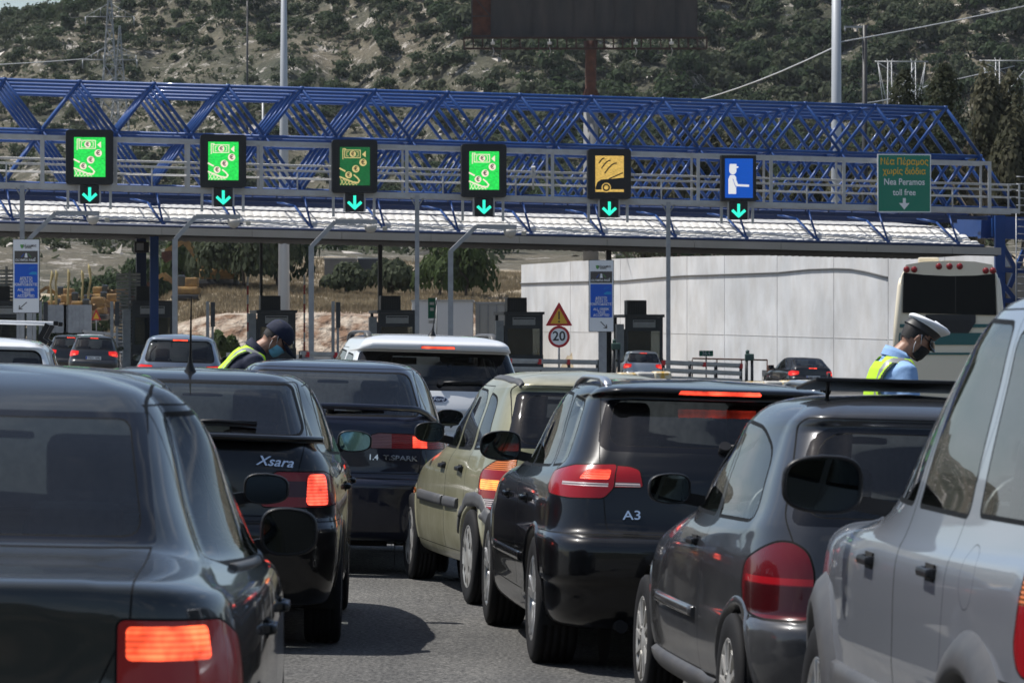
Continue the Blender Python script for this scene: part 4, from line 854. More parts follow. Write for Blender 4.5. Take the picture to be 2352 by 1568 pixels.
car_h, B, o = car('car', 'white compact off-roader with grey roof rails ahead of the navy hatchback', rows, .885, .85, 3.37, .33, .2, 'spoke', 5, .36, P_white, gl=glass('tinted glass b', (.82, .88, .87), .02),
    rglass=rpoly([(-.57, 1.20), (.57, 1.20), (.52, 1.44), (-.52, 1.44)], [.08, .08, .08, .08]), rgap=.004, surround=rpoly([(-.76, 1.145), (.76, 1.145), (.66, 1.475), (-.66, 1.475)], .03), wind=rpoly([(-.70, 1.12), (.70, 1.12), (.60, 1.52), (-.60, 1.52)], .06),
    glassy=[(rpoly([(1.75, 1.075), (2.85, 1.075), (2.2, 1.46), (1.78, 1.48)], [.03, .02, .12, .03]), 'f'), (rpoly([(.98, 1.10), (1.66, 1.08), (1.70, 1.48), (1.12, 1.46)], [.03, .02, .03, .06]), 'r'), (rpoly([(.42, 1.20), (.86, 1.15), (1.0, 1.45), (.60, 1.43)], [.05, .03, .05, .06]), None)],
    brake=(.15, 1.512, 1.530), lamps=[('lo', 'taillight', 30, [(.88, .40, .98), (.87, .30, 1.07), (.70, .13, 1.07), (.70, .1, .90), (.88, .34, .88)], M_red3, None, (.006, .02))],
    gate=[rpoly([(-.68, .74), (.68, .74), (.69, 1.08), (.66, 1.17), (-.66, 1.17), (-.69, 1.08)], .04)], bz=.70, bm_=M_gplast,
    doors=[('r', [(1.25, .46), (1.7, .46), (1.74, 1.51), (1.1, 1.50), (.92, 1.07), (.95, .92), (1.22, .66)]), ('f', [(1.72, .46), (2.9, .46), (2.96, .8), (2.92, 1.07), (2.2, 1.51), (1.755, 1.51)])],
    handles=[('r', 1.2, .95), ('f', 2.1, .94)], mir=(2.6, 1.08, .2, .15, P_white), seats=dict(L=4.2, W=.84, cy=2.98, zf=.48, ys=2.0, rear=.8, tall=.1, belt=1.06), loc=(-.66, 35.0), yaw=9)
for s_ in (-1, 1): roof_rail(B, car_h, s_, .62, 2.0, .56, .58, M_gplast, .05, .06)
M = B.frame('B', 0, 1.068, .004); b = bmesh.new(); plate(b, circ(0, 0, .085, 28, .034), .006, M, 0); plate(b, circ(0, 0, .075, 28, .027), .003, M @ Matrix.Translation((0, -.002, 0)), 1); add_text(b, 'Ford', .052, M @ Matrix.Translation((0, -.003, 0)), 0, shear=.3, bold=.0008)
obj('badge', b, [M_chrome, mat('badge blue', (.004, .008, .03), .3)], o['gate'])
plate_text(B, o['gate'], 0, .86, 'IZN 9', .52, .115)
b = bmesh.new(); p, nn = B.on('T', .0, .62); lathe(b, [(.04, -.004), (.028, .02), (.012, .05), (.005, .09), (.003, .34)], 'Z', 12); b.transform(Matrix.Translation(p) @ Matrix.Rotation(R(0), 4, 'X') @ Matrix.Rotation(R(6), 4, 'Y')); obj('aerial', b, M_black, car_h, recalc=True)
wiper(B, car_h, .02, 1.205, .40, 1.215)
# ================================================================ ground, hills
rnd = random.Random(7); nrs = np.random.RandomState(3)
def ground_mat():
    m = mat('asphalt', (.05, .05, .051), .88)
    n = m.node_tree.nodes; L = m.node_tree.links; b = n['Principled BSDF']; tc = n.new('ShaderNodeTexCoord')
    g = n.new('ShaderNodeTexVoronoi'); g.inputs['Scale'].default_value = 55; L.new(tc.outputs['Object'], g.inputs['Vector'])
    g2 = n.new('ShaderNodeTexNoise'); g2.inputs['Scale'].default_value = 44; g2.inputs['Detail'].default_value = 8; g2.inputs['Roughness'].default_value = .75; L.new(tc.outputs['Object'], g2.inputs['Vector'])
    big = n.new('ShaderNodeTexNoise'); big.inputs['Scale'].default_value = .55; big.inputs['Detail'].default_value = 6; L.new(tc.outputs['Object'], big.inputs['Vector'])
    r1 = n.new('ShaderNodeValToRGB'); r1.color_ramp.elements[0].position = .42; r1.color_ramp.elements[1].position = .66
    r1.color_ramp.elements[0].color = (.018, .018, .019, 1); r1.color_ramp.elements[1].color = (.21, .207, .20, 1); L.new(g2.outputs['Fac'], r1.inputs[0])
    r2 = n.new('ShaderNodeValToRGB'); r2.color_ramp.elements[0].position = .3; r2.color_ramp.elements[1].position = .75; r2.color_ramp.elements[0].color = (.72, .72, .72, 1); r2.color_ramp.elements[1].color = (1.35, 1.33, 1.28, 1); L.new(big.outputs['Fac'], r2.inputs[0])
    mx = n.new('ShaderNodeMixRGB'); mx.blend_type = 'MULTIPLY'; mx.inputs[0].default_value = 1; L.new(r1.outputs[0], mx.inputs[1]); L.new(r2.outputs[0], mx.inputs[2])
    mpz = n.new('ShaderNodeMapping'); mpz.inputs['Scale'].default_value = (1.5, .10, 1); mpz.inputs['Rotation'].default_value = (0, 0, R(-7)); L.new(tc.outputs['Object'], mpz.inputs[0]); tr_ = n.new('ShaderNodeTexNoise'); tr_.inputs['Scale'].default_value = 1.0; tr_.inputs['Detail'].default_value = 5; L.new(mpz.outputs[0], tr_.inputs['Vector'])
    r3 = n.new('ShaderNodeValToRGB'); r3.color_ramp.elements[0].position = .36; r3.color_ramp.elements[1].position = .62; r3.color_ramp.elements[0].color = (.66, .66, .66, 1); r3.color_ramp.elements[1].color = (1.12, 1.11, 1.08, 1); L.new(tr_.outputs['Fac'], r3.inputs[0]); mx2 = n.new('ShaderNodeMixRGB'); mx2.blend_type = 'MULTIPLY'; mx2.inputs[0].default_value = 1; L.new(mx.outputs[0], mx2.inputs[1]); L.new(r3.outputs[0], mx2.inputs[2])
    L.new(mx2.outputs[0], b.inputs['Base Color'])
    bp = n.new('ShaderNodeBump'); bp.inputs['Strength'].default_value = .9; bp.inputs['Distance'].default_value = .006; L.new(g.outputs['Distance'], bp.inputs['Height']); L.new(bp.outputs[0], b.inputs['Normal'])
    return m
def sheet(name, x0, x1, y0, y1, dz, m, nx=4, ny=4):
    b = bmesh.new(); V = [[b.verts.new((x0 + (x1 - x0) * i / nx, y0 + (y1 - y0) * j / ny, gz(x0 + (x1 - x0) * i / nx) + dz)) for i in range(nx + 1)] for j in range(ny + 1)]
    for j in range(ny):
        for i in range(nx): b.faces.new((V[j][i], V[j][i + 1], V[j + 1][i + 1], V[j + 1][i]))
    return obj(name, b, m)
tag(sheet('road', -42, 48, -60, 215, 0, ground_mat()), kind='structure')
M_conc = mat('pale paving', (.36, .35, .33), .85, noise=(1.2, (.25, .24, .225), .35, .7))
ky = [-100, 212, 236, 241, 262, 290, 330, 420, 520, 600, 640, 700, 750, 800, 900, 1400, 2300]
kz = [-.25, -.25, .0, 3.1, 4.7, 6.2, 8.4, 12.5, 18, 25, 35, 57, 73.5, 81, 84, 84, 80]
def hz(x, y):
    wp = np.clip((y - 420) / 150, 0, 1); z = np.interp(y + wp * (14 * np.sin(x * .035 + 1) + 8 * np.sin(x * .083 + y * .02) + 5 * np.sin(x * .19 + 2 + y * .03) + 3 * np.sin(x * .37 - y * .05)) * np.clip((900 - y) / 120, 0, 1), ky, kz)
    k = x / np.maximum(y, 60)
    up = np.interp(k, [-.2, -.128, -.108, -.085, .0, .2], [.80, .81, .86, .99, 1.03, 1.05])
    f = np.clip((y - 400) / 300, 0, 1); z = z * (1 + (up - 1) * f)
    left = np.clip((-x - 5) / 12, 0, 1); right = 1 - left
    cut = np.clip((y - 212) / 120, 0, 1)                       # the bank stands on the left; on the right the wall holds it
    wob = 1.6 * np.sin(x * .051 + y * .013) + 1.2 * np.sin(x * .11 - y * .031 + 2) + .8 * np.sin(x * .23 + y * .07) + .5 * np.sin(x * .41 + 1.3) * np.sin(y * .19)
    wob2 = 9 * np.sin(x * .011 + y * .006 + 1) + 5 * np.sin(x * .027 - y * .012) + 3.5 * np.sin(x * .06 + y * .021)
    z = z + wob * np.clip((y - 225) / 60, 0, 1) * np.where(y < 400, .35, 1) * .8 + wob2 * np.clip((y - 450) / 500, 0, 1) * np.clip((780 - y) / 200, 0, 1)
    wy = 250 - (x - .57) * 3.46; inwall = (x > .3) & (y < wy + 3); z = np.where(inwall, -.25 + 0 * z, z)
    dip = np.clip((-x / np.maximum(y, 1) - .075) / .03, 0, 1) * np.clip((y - 225) / 20, 0, 1) * np.clip((360 - y) / 60, 0, 1)   # lower yard far left
    z = z * (1 - dip) + dip * np.minimum(z, .4 + (y - 225) * .012)
    return z - .02 * x * np.clip((260 - y) / 60, 0, 1) - np.where(y < 212, np.abs(x) * 0 + .0, 0)
def hill_mat():
    m = mat('hillside earth', (.22, .17, .12), .95); n = m.node_tree.nodes; L = m.node_tree.links; b = n['Principled BSDF']; tc = n.new('ShaderNodeTexCoord')
    def noise(s, d=7, r=.62):
        t = n.new('ShaderNodeTexNoise'); t.inputs['Scale'].default_value = s; t.inputs['Detail'].default_value = d; t.inputs['Roughness'].default_value = r; L.new(tc.outputs['Object'], t.inputs['Vector']); return t
    def ramp(t, p0, c0, p1, c1):
        r = n.new('ShaderNodeValToRGB'); r.color_ramp.elements[0].position = p0; r.color_ramp.elements[1].position = p1; r.color_ramp.elements[0].color = (*c0, 1); r.color_ramp.elements[1].color = (*c1, 1); L.new(t.outputs['Fac'], r.inputs[0]); return r
    a = ramp(noise(.035), .38, (.050, .056, .036), .62, (.145, .130, .098)); c = ramp(noise(.55, 10, .75), .32, (.45, .47, .42), .68, (1.6, 1.52, 1.4))
    mx = n.new('ShaderNodeMixRGB'); mx.blend_type = 'MULTIPLY'; mx.inputs[0].default_value = 1; L.new(a.outputs[0], mx.inputs[1]); L.new(c.outputs[0], mx.inputs[2])
    rk = ramp(noise(.22, 12, .82), .55, (0, 0, 0), .58, (1, 1, 1)); m2 = n.new('ShaderNodeMixRGB'); L.new(rk.outputs[0], m2.inputs[0]); L.new(mx.outputs[0], m2.inputs[1]); m2.inputs[2].default_value = (.50, .46, .41, 1)
    L.new(m2.outputs[0], b.inputs['Base Color'])
    bp = n.new('ShaderNodeBump'); bp.inputs['Strength'].default_value = 1; bp.inputs['Distance'].default_value = 1.6; L.new(noise(.5, 8, .7).outputs['Fac'], bp.inputs['Height']); L.new(bp.outputs[0], b.inputs['Normal'])
    return m
M_hill = hill_mat()
M_bank = mat('cut bank earth', (.17, .10, .06), .95, noise=(.8, (.48, .42, .34), .40, .66, 12), bump=(1.4, 1, .8))
def terrain():
    ys = np.concatenate([np.linspace(-100, 205, 6), np.linspace(212, 235, 8), np.linspace(236, 300, 64), np.linspace(304, 590, 70), np.linspace(592, 830, 120), np.linspace(850, 2300, 20)])
    V = []; nx = 230
    for y in ys:
        w_ = 150 + .24 * max(y, 0); xs = np.linspace(-w_, w_, nx); z = hz(xs, np.full(nx, y))
        if y < 212: z = -.03 * np.clip(xs, -42, 48) - .08 - .0 * xs
        V += list(zip(xs, np.full(nx, y), z))
    F = [(j * nx + i, j * nx + i + 1, (j + 1) * nx + i + 1, (j + 1) * nx + i) for j in range(len(ys) - 1) for i in range(nx - 1)]
    me = bpy.data.meshes.new('hillside'); me.from_pydata([tuple(map(float, v)) for v in V], [], F); me.shade_smooth()
    o = link('hillside', me, None, [M_hill, M_bank, mat('side ground', (.20, .185, .15), .95, noise=(.4, (.30, .27, .22), .4, .65)), mat('dry bank', (.14, .115, .075), .95, noise=(.25, (.33, .27, .19), .38, .62, 10), bump=(1.2, .8, .4))])
    for p in me.polygons:
        c = p.center; p.material_index = 2 if c.y < 213 else (1 if c.y < 245 and c.x < -1 else (3 if c.y < 335 else 0))
    tag(o, kind='structure')
terrain()
def unseen_hills():                     # the hills are unseen, added behind and beside to darken the cars' reflections
    b = bmesh.new(); N = 120; prof = [(170, -6), (210, 2), (300, 16), (420, 42), (560, 66), (900, 60)]; V = []
    for i in range(N + 1):
        a = R(112 + 136 * i / N); e = min(1, i / 10, (N - i) / 10); row = []
        for d, h in prof: w_ = 1 + .22 * math.sin(a * 7) + .13 * math.sin(a * 17 + 1) + .06 * math.sin(a * 41); row.append(b.verts.new((d * math.sin(a), d * math.cos(a), (h * w_ if h > 3 else h) * (e if h > 3 else 1) - (0 if d < 200 else 2))))
        V.append(row)
    for A, C in zip(V, V[1:]):
        for j in range(len(prof) - 1): f = b.faces.new((A[j], C[j], C[j + 1], A[j + 1])); f.smooth = True
    tag(obj('reflection_hills', b, mat('unseen wooded slope', (.035, .042, .026), .95, noise=(.03, (.12, .105, .075), .45, .7, 10)), recalc=True), kind='structure')
unseen_hills()
# ---------------------------------------------------------------- foliage
def leafmat(name, c, c2, sc=.35):
    m = mat(name, c, .75, spec=.2, noise=(sc, c2, .32, .7, 5))
    if name + '_t' in MATS: return m
    MATS[name + '_t'] = m; n = m.node_tree.nodes; L = m.node_tree.links; b = n['Principled BSDF']; out = [x for x in n if x.type == 'OUTPUT_MATERIAL'][0]; t = n.new('ShaderNodeBsdfTranslucent'); mx = n.new('ShaderNodeMixShader'); mx.inputs[0].default_value = .38
    L.new(b.inputs['Base Color'].links[0].from_socket, t.inputs[0]); L.new(b.outputs[0], mx.inputs[1]); L.new(t.outputs[0], mx.inputs[2]); L.new(mx.outputs[0], out.inputs['Surface']); return m
M_pine = leafmat('pine leaf', (.024, .042, .018), (.052, .078, .034), .12); M_bush = leafmat('scrub leaf', (.042, .056, .030), (.082, .096, .054), .12); M_dry = leafmat('dry leaf', (.15, .115, .07), (.36, .30, .20)); M_trunk = mat('bark', (.06, .045, .032), .9)
M_green = leafmat('fresh leaf', (.028, .048, .012), (.075, .105, .035)); M_cyp = leafmat('cypress leaf', (.016, .022, .010), (.045, .05, .022)); M_brown = leafmat('brown-green leaf', (.042, .046, .024), (.120, .112, .068))
def crown_arr(n, rx, ry, rz, leaf, seed, lobes=7, base=.15, shape='blob'):
    """many small leaf faces through the crown's volume; returns verts (n*4,3)"""
    r = np.random.RandomState(seed)
    if shape == 'blob':
        lc = r.normal(size=(lobes, 3)); lc /= np.linalg.norm(lc, axis=1)[:, None]; lc *= r.uniform(.35, .72, (lobes, 1)); lc[:, 2] = np.abs(lc[:, 2]) * .9 - .1; lr = r.uniform(.30, .52, lobes)
        k = r.randint(0, lobes, n); d = r.normal(size=(n, 3)); d /= np.linalg.norm(d, axis=1)[:, None]; d[:, 2] = np.where(d[:, 2] < -.35, -d[:, 2], d[:, 2])
        p = lc[k] + d * (lr[k] * r.uniform(.72, 1.06, n))[:, None]
    else:
        t = r.uniform(0, 1, n) ** 1.1; a = r.uniform(0, 2 * math.pi, n); prof = np.interp(t, [0, .12, .45, .8, .93, 1], [.55, .9, 1, .92, .6, .15]) * (1 + .22 * np.sin(a * 3 + t * 9 + seed)); q = r.uniform(.6, 1.06, n)
        p = np.stack([np.cos(a) * prof * q, np.sin(a) * prof * q, t * 2 - 1], 1); d = np.stack([np.cos(a), np.sin(a), r.uniform(.2, .9, n)], 1)
    p = p * np.array([rx, ry, rz]) + np.array([0, 0, rz * (1 - base)])
    nn = d + r.normal(size=(n, 3)) * .30; nn /= np.linalg.norm(nn, axis=1)[:, None]
    u = np.cross(nn, r.normal(size=(n, 3))); u /= np.linalg.norm(u, axis=1)[:, None]; v = np.cross(nn, u)
    s1 = (leaf * r.uniform(.6, 1.35, n))[:, None]; s2 = s1 * r.uniform(.45, .9, n)[:, None]
    return np.stack([p - u * s1, p - v * s2, p + u * s1, p + v * s2], 1).reshape(-1, 3)
def leaves_mesh(name, V):
    me = bpy.data.meshes.new(name); n = len(V) // 4
    me.vertices.add(len(V)); me.vertices.foreach_set('co', V.astype(np.float32).ravel())
    me.loops.add(n * 4); me.loops.foreach_set('vertex_index', np.arange(n * 4, dtype=np.int32)); me.polygons.add(n); me.polygons.foreach_set('loop_start', np.arange(0, n * 4, 4, dtype=np.int32)); me.update(calc_edges=True); me.validate()
    return me
def trunk_bm(b, h, r, seed, lean=.1, limbs=5, top=.7):
    q = random.Random(seed); p = Vector((0, 0, -.3)); pts = [p]; 
    for i in range(1, 6): pts.append(Vector((q.uniform(-1, 1) * lean * i, q.uniform(-1, 1) * lean * i, h * top * i / 5)))
    tube(b, pts, [r * (1 - .13 * i) for i in range(6)], 8)
    for i in range(limbs):
        k = q.randint(2, 5); a = q.uniform(0, 6.28); l = h * q.uniform(.2, .38); e = pts[k] + Vector((math.cos(a) * l * .8, math.sin(a) * l * .8, l * .7)); tube(b, [pts[k], pts[k].lerp(e, .5) + Vector((0, 0, -.05 * l)), e], [r * .45, r * .3, r * .12], 6)
def tree(name, label, cat, x, y, h, wd, m, n=2600, leaf=.16, seed=1, shape='blob', group=None, z=None, lobes=9, tr=.14, base=.15, ch=None):
    z = float(hz(np.array([x]), np.array([y]))[0]) if z is None else z; root = thing(name, label, cat, (x, y, z - .1), rnd.uniform(0, 6), group)
    V = crown_arr(n, wd / 2, wd / 2, (ch or h * .78) / 2, leaf, seed, lobes, base, shape); lo_ = h - (ch or h * .78); V[:, 2] = lo_ + (V[:, 2] - V[:, 2].min()) / (V[:, 2].max() - V[:, 2].min()) * (h - lo_)
    link('crown', leaves_mesh('crown', V), root, m); b = bmesh.new(); trunk_bm(b, h, tr, seed, .12 if shape == 'blob' else .02, 6 if shape == 'blob' else 0); obj('trunk', b, M_trunk, root); return root
# hillside scrub: eight shrubs and pines, then individuals near, the rest one mass
VAR = []
for i in range(8):
    V = crown_arr(430, 2.4 + (i % 3) * .4, 2.3, 1.7 + (i % 4) * .35, .25, 40 + i, 8 + i % 4, .25); VAR.append(V)
MVS = [M_pine, M_bush, M_pine, M_bush, M_pine, M_bush, M_bush, M_pine]
meshes = []
for i, V in enumerate(VAR):
    me = leaves_mesh('shrub', V); me.materials.append(MVS[i]); meshes.append(me)
cands = []
r = np.random.RandomState(11)
while len(cands) < 6400:
    y = 345 + 480 * r.rand() ** .55; k = r.uniform(-.165, .165); x = k * y
    px = 1176 + 9200 * k
    py = 788 - 9200 * (float(hz(np.array([x]), np.array([y]))[0]) - CAMH) / y
    den = .37 + .82 * np.clip((px - 700) / 500, 0, 1) + .25 * math.sin(x * .03 + y * .017) + .2 * math.sin(x * .09 - y * .05)
    if py < 120 and px < 1300: den += .5
    if r.rand() < den: cands.append((x, y, px))
cands.sort(key=lambda c: c[1])
bigV = [[], []]; cnt = 0
for j, (x, y, px) in enumerate(cands):
    i = r.randint(0, 8); s_ = r.uniform(.45, 1.15) * (1.28 if px > 1000 else .98) * (.62 + .28 * min(1, (y - 330) / 300)); z = float(hz(np.array([x]), np.array([y]))[0]); a = r.uniform(0, 6.28); hs = r.uniform(.85, 1.35)
    if cnt < 290 and abs(x / y) < .132:
        o = bpy.data.objects.new('hill_shrub', meshes[i]); COL.objects.link(o); o.location = (x, y, z - .3); o.rotation_euler = (0, 0, a); o.scale = (s_, s_, s_ * hs)
        tag(o, 'dark green shrub or low pine on the lower part of the rocky hillside', 'shrub', 'shrubs on the lower hillside'); cnt += 1
    else:
        V = VAR[i].reshape(-1, 4, 3)[::(1 if j < 2200 else 2)].reshape(-1, 3); g = 1 if j < 2200 else 1.38
        c, s2 = math.cos(a), math.sin(a); W3 = np.stack([(V[:, 0] * c - V[:, 1] * s2) * s_, (V[:, 0] * s2 + V[:, 1] * c) * s_, V[:, 2] * s_ * hs], 1)
        if g > 1:
            Q = W3.reshape(-1, 4, 3); ctr = Q.mean(1, keepdims=True); W3 = (ctr + (Q - ctr) * g).reshape(-1, 3)
        bigV[0 if MVS[i] is M_pine else 1].append(W3 + np.array([x, y, z - .3]))
me = leaves_mesh('hill_scrub', np.concatenate(bigV[0] + bigV[1])); me.materials.append(M_pine); me.materials.append(M_bush)
n0 = sum(len(v) for v in bigV[0]) // 4; mi = np.zeros(len(me.polygons), np.int32); mi[n0:] = 1; me.polygons.foreach_set('material_index', mi)
tag(link('hill_scrub', me), 'scrub and pine covering the upper hillside', 'scrub', kind='stuff')
# small scrub and loose pale rock between the shrubs
T0 = []; T1 = []
for _ in range(9000):
    y = 345 + 470 * r.rand() ** .55; x = r.uniform(-.15, .15) * y; z = float(hz(np.array([x]), np.array([y]))[0]); n_ = 14; s_ = r.uniform(.35, .9)
    c = np.array([x, y, z]) + r.normal(size=(n_, 3)) * np.array([s_, s_, s_ * .45]) + np.array([0, 0, s_ * .3]); u = r.normal(size=(n_, 3)) * .22; v = r.normal(size=(n_, 3)) * .22; T0.append(np.stack([c - u, c - v, c + u, c + v], 1).reshape(-1, 3))
me = leaves_mesh('low_scrub', np.concatenate(T0)); me.materials.append(M_bush); tag(link('low_scrub', me), 'low grey-green scrub between the shrubs on the hillside', 'scrub', kind='stuff')
b = bmesh.new()
for _ in range(5200):
    y = 345 + 470 * r.rand() ** .55; x = r.uniform(-.15, .15) * y
    if math.sin(x * .05 + y * .02) + math.sin(x * .021 - y * .03 + 1) + r.normal() * .6 < .3: continue
    z = float(hz(np.array([x]), np.array([y]))[0]); q = r.normal(size=(6, 3)) * np.array([.55, .4, .25]) * r.uniform(.5, 1.5) + np.array([x, y, z + .1])
    vs = [b.verts.new(tuple(p)) for p in q]
    for t in ((0, 1, 2), (0, 2, 3), (3, 4, 5), (1, 4, 5), (0, 4, 2)): b.faces.new([vs[i] for i in t])
tag(obj('rocks', b, mat('pale rock', (.50, .46, .41), .9)), 'loose pale rocks on the hillside', 'rocks', kind='stuff')
# dry grass tufts on the bank
def tufts(name, pts, m, label, seed=5, h=.30, n=22):
    r = np.random.RandomState(seed); T = []
    for x, y in pts:
        z = float(hz(np.array([x]), np.array([y]))[0]); a = r.uniform(0, 6.28, n); l = h * r.uniform(.5, 1.25, n); sp = r.uniform(.1, .5, n)
        bx = x + r.normal(0, .25, n); by = y + r.normal(0, .25, n); tip = np.stack([bx + np.cos(a) * sp * l, by + np.sin(a) * sp * l, z + l], 1); w_ = .035
        b0 = np.stack([bx - np.sin(a) * w_, by + np.cos(a) * w_, np.full(n, z - .05)], 1); b1 = np.stack([bx + np.sin(a) * w_, by - np.cos(a) * w_, np.full(n, z - .05)], 1)
        T.append(np.stack([b0, b1, tip, tip + np.array([0, 0, -.02])], 1).reshape(-1, 3))
    me = leaves_mesh(name, np.concatenate(T)); me.materials.append(m); tag(link(name, me), label, 'dry grass', kind='stuff')
pts = []
while len(pts) < 5200:
    y = r.uniform(243, 330); x = r.uniform(-.135, .02) * y
    if (y - 243) / 87 < r.rand() * 1.4: pts.append((x, y))
tufts('dry_grass', pts, M_dry, 'dry straw-coloured grass on the bank beyond the toll gates')
def atpx(px, Y): return (px - 1176) / 9200 * Y
# trees and shrubs one can tell apart beyond the gates
for i, (px, Y, h, wd, m, lab) in enumerate([
    (560, 268, 6.2, 8.5, M_bush, 'largest grey-green olive-like tree on the bank, left of the pale lamp post'), (500, 275, 4.2, 5.5, M_bush, 'grey-green tree on the bank beside the yellow digger arm'),
    (640, 272, 5.4, 6.0, M_pine, 'dark rounded tree on the bank directly behind the pale lamp post'), (1070, 262, 4.4, 5.0, M_green, 'fresh green leafy bush on the bank left of the white wall'),
    (1010, 266, 3.6, 4.2, M_green, 'smaller bright green bush on the bank behind the overhanging post'), (800, 268, 2.4, 4.5, M_bush, 'low grey scrub clump on the bank below the ruined hut'), (905, 270, 2.8, 5.0, M_bush, 'wide grey scrub clump on the bank right of the ruined hut'),
    (510, 228, 2.4, 1.9, M_green, 'small green bush at the foot of the pale cut bank'), (160, 300, 4.2, 7.0, M_pine, 'dark tree mass behind the yellow machines, far left'), (250, 305, 4.6, 7.5, M_pine, 'dark tree behind the yellow machines left of the blue column'), (420, 290, 4.6, 4.0, M_green, 'narrow green tree left of the yellow digger arm'), (330, 300, 4.4, 6.0, M_pine, 'dark tree just left of the blue column'),
    (95, 300, 3.6, 5.0, M_pine, 'dark tree behind the left white information board')]):
    tree('bank_tree', lab, 'tree' if h > 3 else 'bush', atpx(px, Y), Y, h, wd, m, 3000 if wd > 5 else 1800, .17, 60 + i, tr=.12, base=.3, ch=h * .9)
for i, (px, Y, top, wd, m, sh, lab) in enumerate([
    (2290, 205, 150, 3.9, M_brown, 'blob', 'tall loose brown-green tree at the right edge of the picture'), (2345, 200, 250, 3.6, M_brown, 'blob', 'lower brown-green tree beside the ladder at the right edge'), (2235, 215, 330, 2.4, M_dry, 'blob', 'pale dry branchy tree left of the tall brown-green tree'),
    (2078, 212, 165, 2.7, M_cyp, 'cone', 'left one of two dark cypresses behind the end of the blue frame'), (2168, 214, 150, 2.9, M_cyp, 'cone', 'right one of two dark cypresses behind the end of the blue frame'), (2120, 220, 235, 3.0, M_cyp, 'blob', 'dark tree between the two cypresses'),
    (2020, 222, 300, 3.6, M_brown, 'blob', 'brown-green tree behind the green direction sign'), (1950, 225, 330, 3.2, M_brown, 'blob', 'brown-green tree left of the green direction sign'), (1560, 228, 245, 3.0, M_brown, 'blob', 'olive-brown tree behind the blue frame right of the billboard post'), (1640, 229, 285, 3.2, M_brown, 'blob', 'olive-brown tree behind the blue frame above the blue person sign'),
    (1480, 230, 330, 3.0, M_brown, 'blob', 'low olive-brown tree behind the amber car sign'), (1850, 226, 345, 3.6, M_cyp, 'blob', 'dark tree behind the blue frame above the coach'), (1750, 228, 350, 3.4, M_brown, 'blob', 'low brown tree behind the railing right of the blue person sign')]):
    zt = CAMH + (788 - top) / 9200 * Y; tree('roadside_tree', lab, 'tree', atpx(px, Y), Y, zt + .3, wd, m, 4200, .13, 90 + i, sh, z=0, tr=.13, lobes=14, ch=min(zt * .85, zt - 2.2) if sh == 'cone' else min(zt - 3, 7), base=.05)
# ================================================================ toll plaza
M_blue = mat('blue steel', (.010, .052, .20), .45, .0, coat=.1, spec=.3, noise=(1.3, (.016, .066, .24), .35, .7)); M_dblue = mat('dark blue steel', (.007, .025, .09), .5)
M_galv = mat('galvanised steel', (.36, .37, .38), .5, .4, noise=(3, (.27, .275, .28), .35, .7)); M_lgrey = mat('light grey paint', (.50, .50, .49), .55, noise=(2.5, (.40, .38, .35), .4, .75))
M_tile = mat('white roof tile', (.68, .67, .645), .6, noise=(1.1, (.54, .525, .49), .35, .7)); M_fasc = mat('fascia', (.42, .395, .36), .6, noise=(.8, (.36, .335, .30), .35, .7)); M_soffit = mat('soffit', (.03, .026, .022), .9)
M_box = mat('sign box black', (.006, .0065, .007), .5); M_dark = mat('dark metal', (.02, .02, .021), .5); M_rust = mat('rusty steel', (.10, .038, .022), .85, noise=(2.2, (.05, .02, .014), .35, .7)); M_booth = mat('booth grey', (.045, .048, .052), .5); M_pane = mat('booth pane', (.05, .052, .05), .08, spec=.9)
def em(name, c, s): 
    return mat(name, (.02, .02, .02), .6, emit=c, es=s)
bT = -4.3; n_t = 13; a0 = pa(10.5, bT); a1 = pa(2172, bT); da = (a1 - a0) / n_t
ZT = pz(700, 204, bT); ZM = pz(437, 309, bT); ZB = pz(350, 428, bT); ROWS = [bT + 2.35 * i for i in range(5)]
root = thing('roof_frame', 'long blue tubular space frame above the toll canopy', 'steel frame', PL(0, 0, 0))
Mi = Matrix.Translation(-PL(0, 0, 0))
def kid(name, b, m, parent=root, **k): b.transform(Matrix.Translation(-PL(0, 0, 0))); return obj(name, b, m, parent, **k)
rt = .070
for ri, bb in enumerate(ROWS):
    b = bmesh.new()
    bar(b, PL(a0 - 1 * da, bb, ZT), PL(a1, bb, ZT), rt, 8); bar(b, PL(a0 - da * .5, bb, ZM), PL(a1 + da * .5, bb, ZM), rt, 8); bar(b, PL(a0 - da, bb, ZB), PL(a1 + da, bb, ZB), rt, 8)
    for i in range(-1, n_t + 1):
        t = PL(a0 + i * da, bb, ZT); m1 = PL(a0 + (i + .5) * da, bb, ZM); t2 = PL(a0 + (i + 1) * da, bb, ZT)
        bar(b, t, m1, rt, 8)
        if i < n_t: bar(b, m1, t2, rt, 8); bar(b, m1, PL(a0 + (i + 1) * da, bb, ZB), rt, 8)
        else: bar(b, m1, PL(a0 + (i + 1) * da, bb, ZB), rt, 8)
        bar(b, m1, PL(a0 + i * da, bb, ZB), rt, 8)
    for i in range(-1, n_t + 1):
        for q in (PL(a0 + i * da, bb, ZT), PL(a0 + (i + .5) * da, bb, ZM), PL(a0 + i * da, bb, ZB)): bar(b, q - Vector((0, 0, .09)), q + Vector((0, 0, .09)), .085, 8)
    kid('truss_row', b, M_blue)
for b0, b1 in zip(ROWS, ROWS[1:]):
    b = bmesh.new()
    for i in range(-1, n_t + 1):
        bar(b, PL(a0 + i * da, b0, ZT), PL(a0 + i * da, b1, ZT - .0), .035, 6)
        bar(b, PL(a0 + (i + .5) * da, b0, ZM), PL(a0 + (i + .5) * da, b1, ZM), .035, 6); bar(b, PL(a0 + i * da, b0, ZB), PL(a0 + i * da, b1, ZB), .035, 6)
    kid('cross_tubes', b, M_blue)
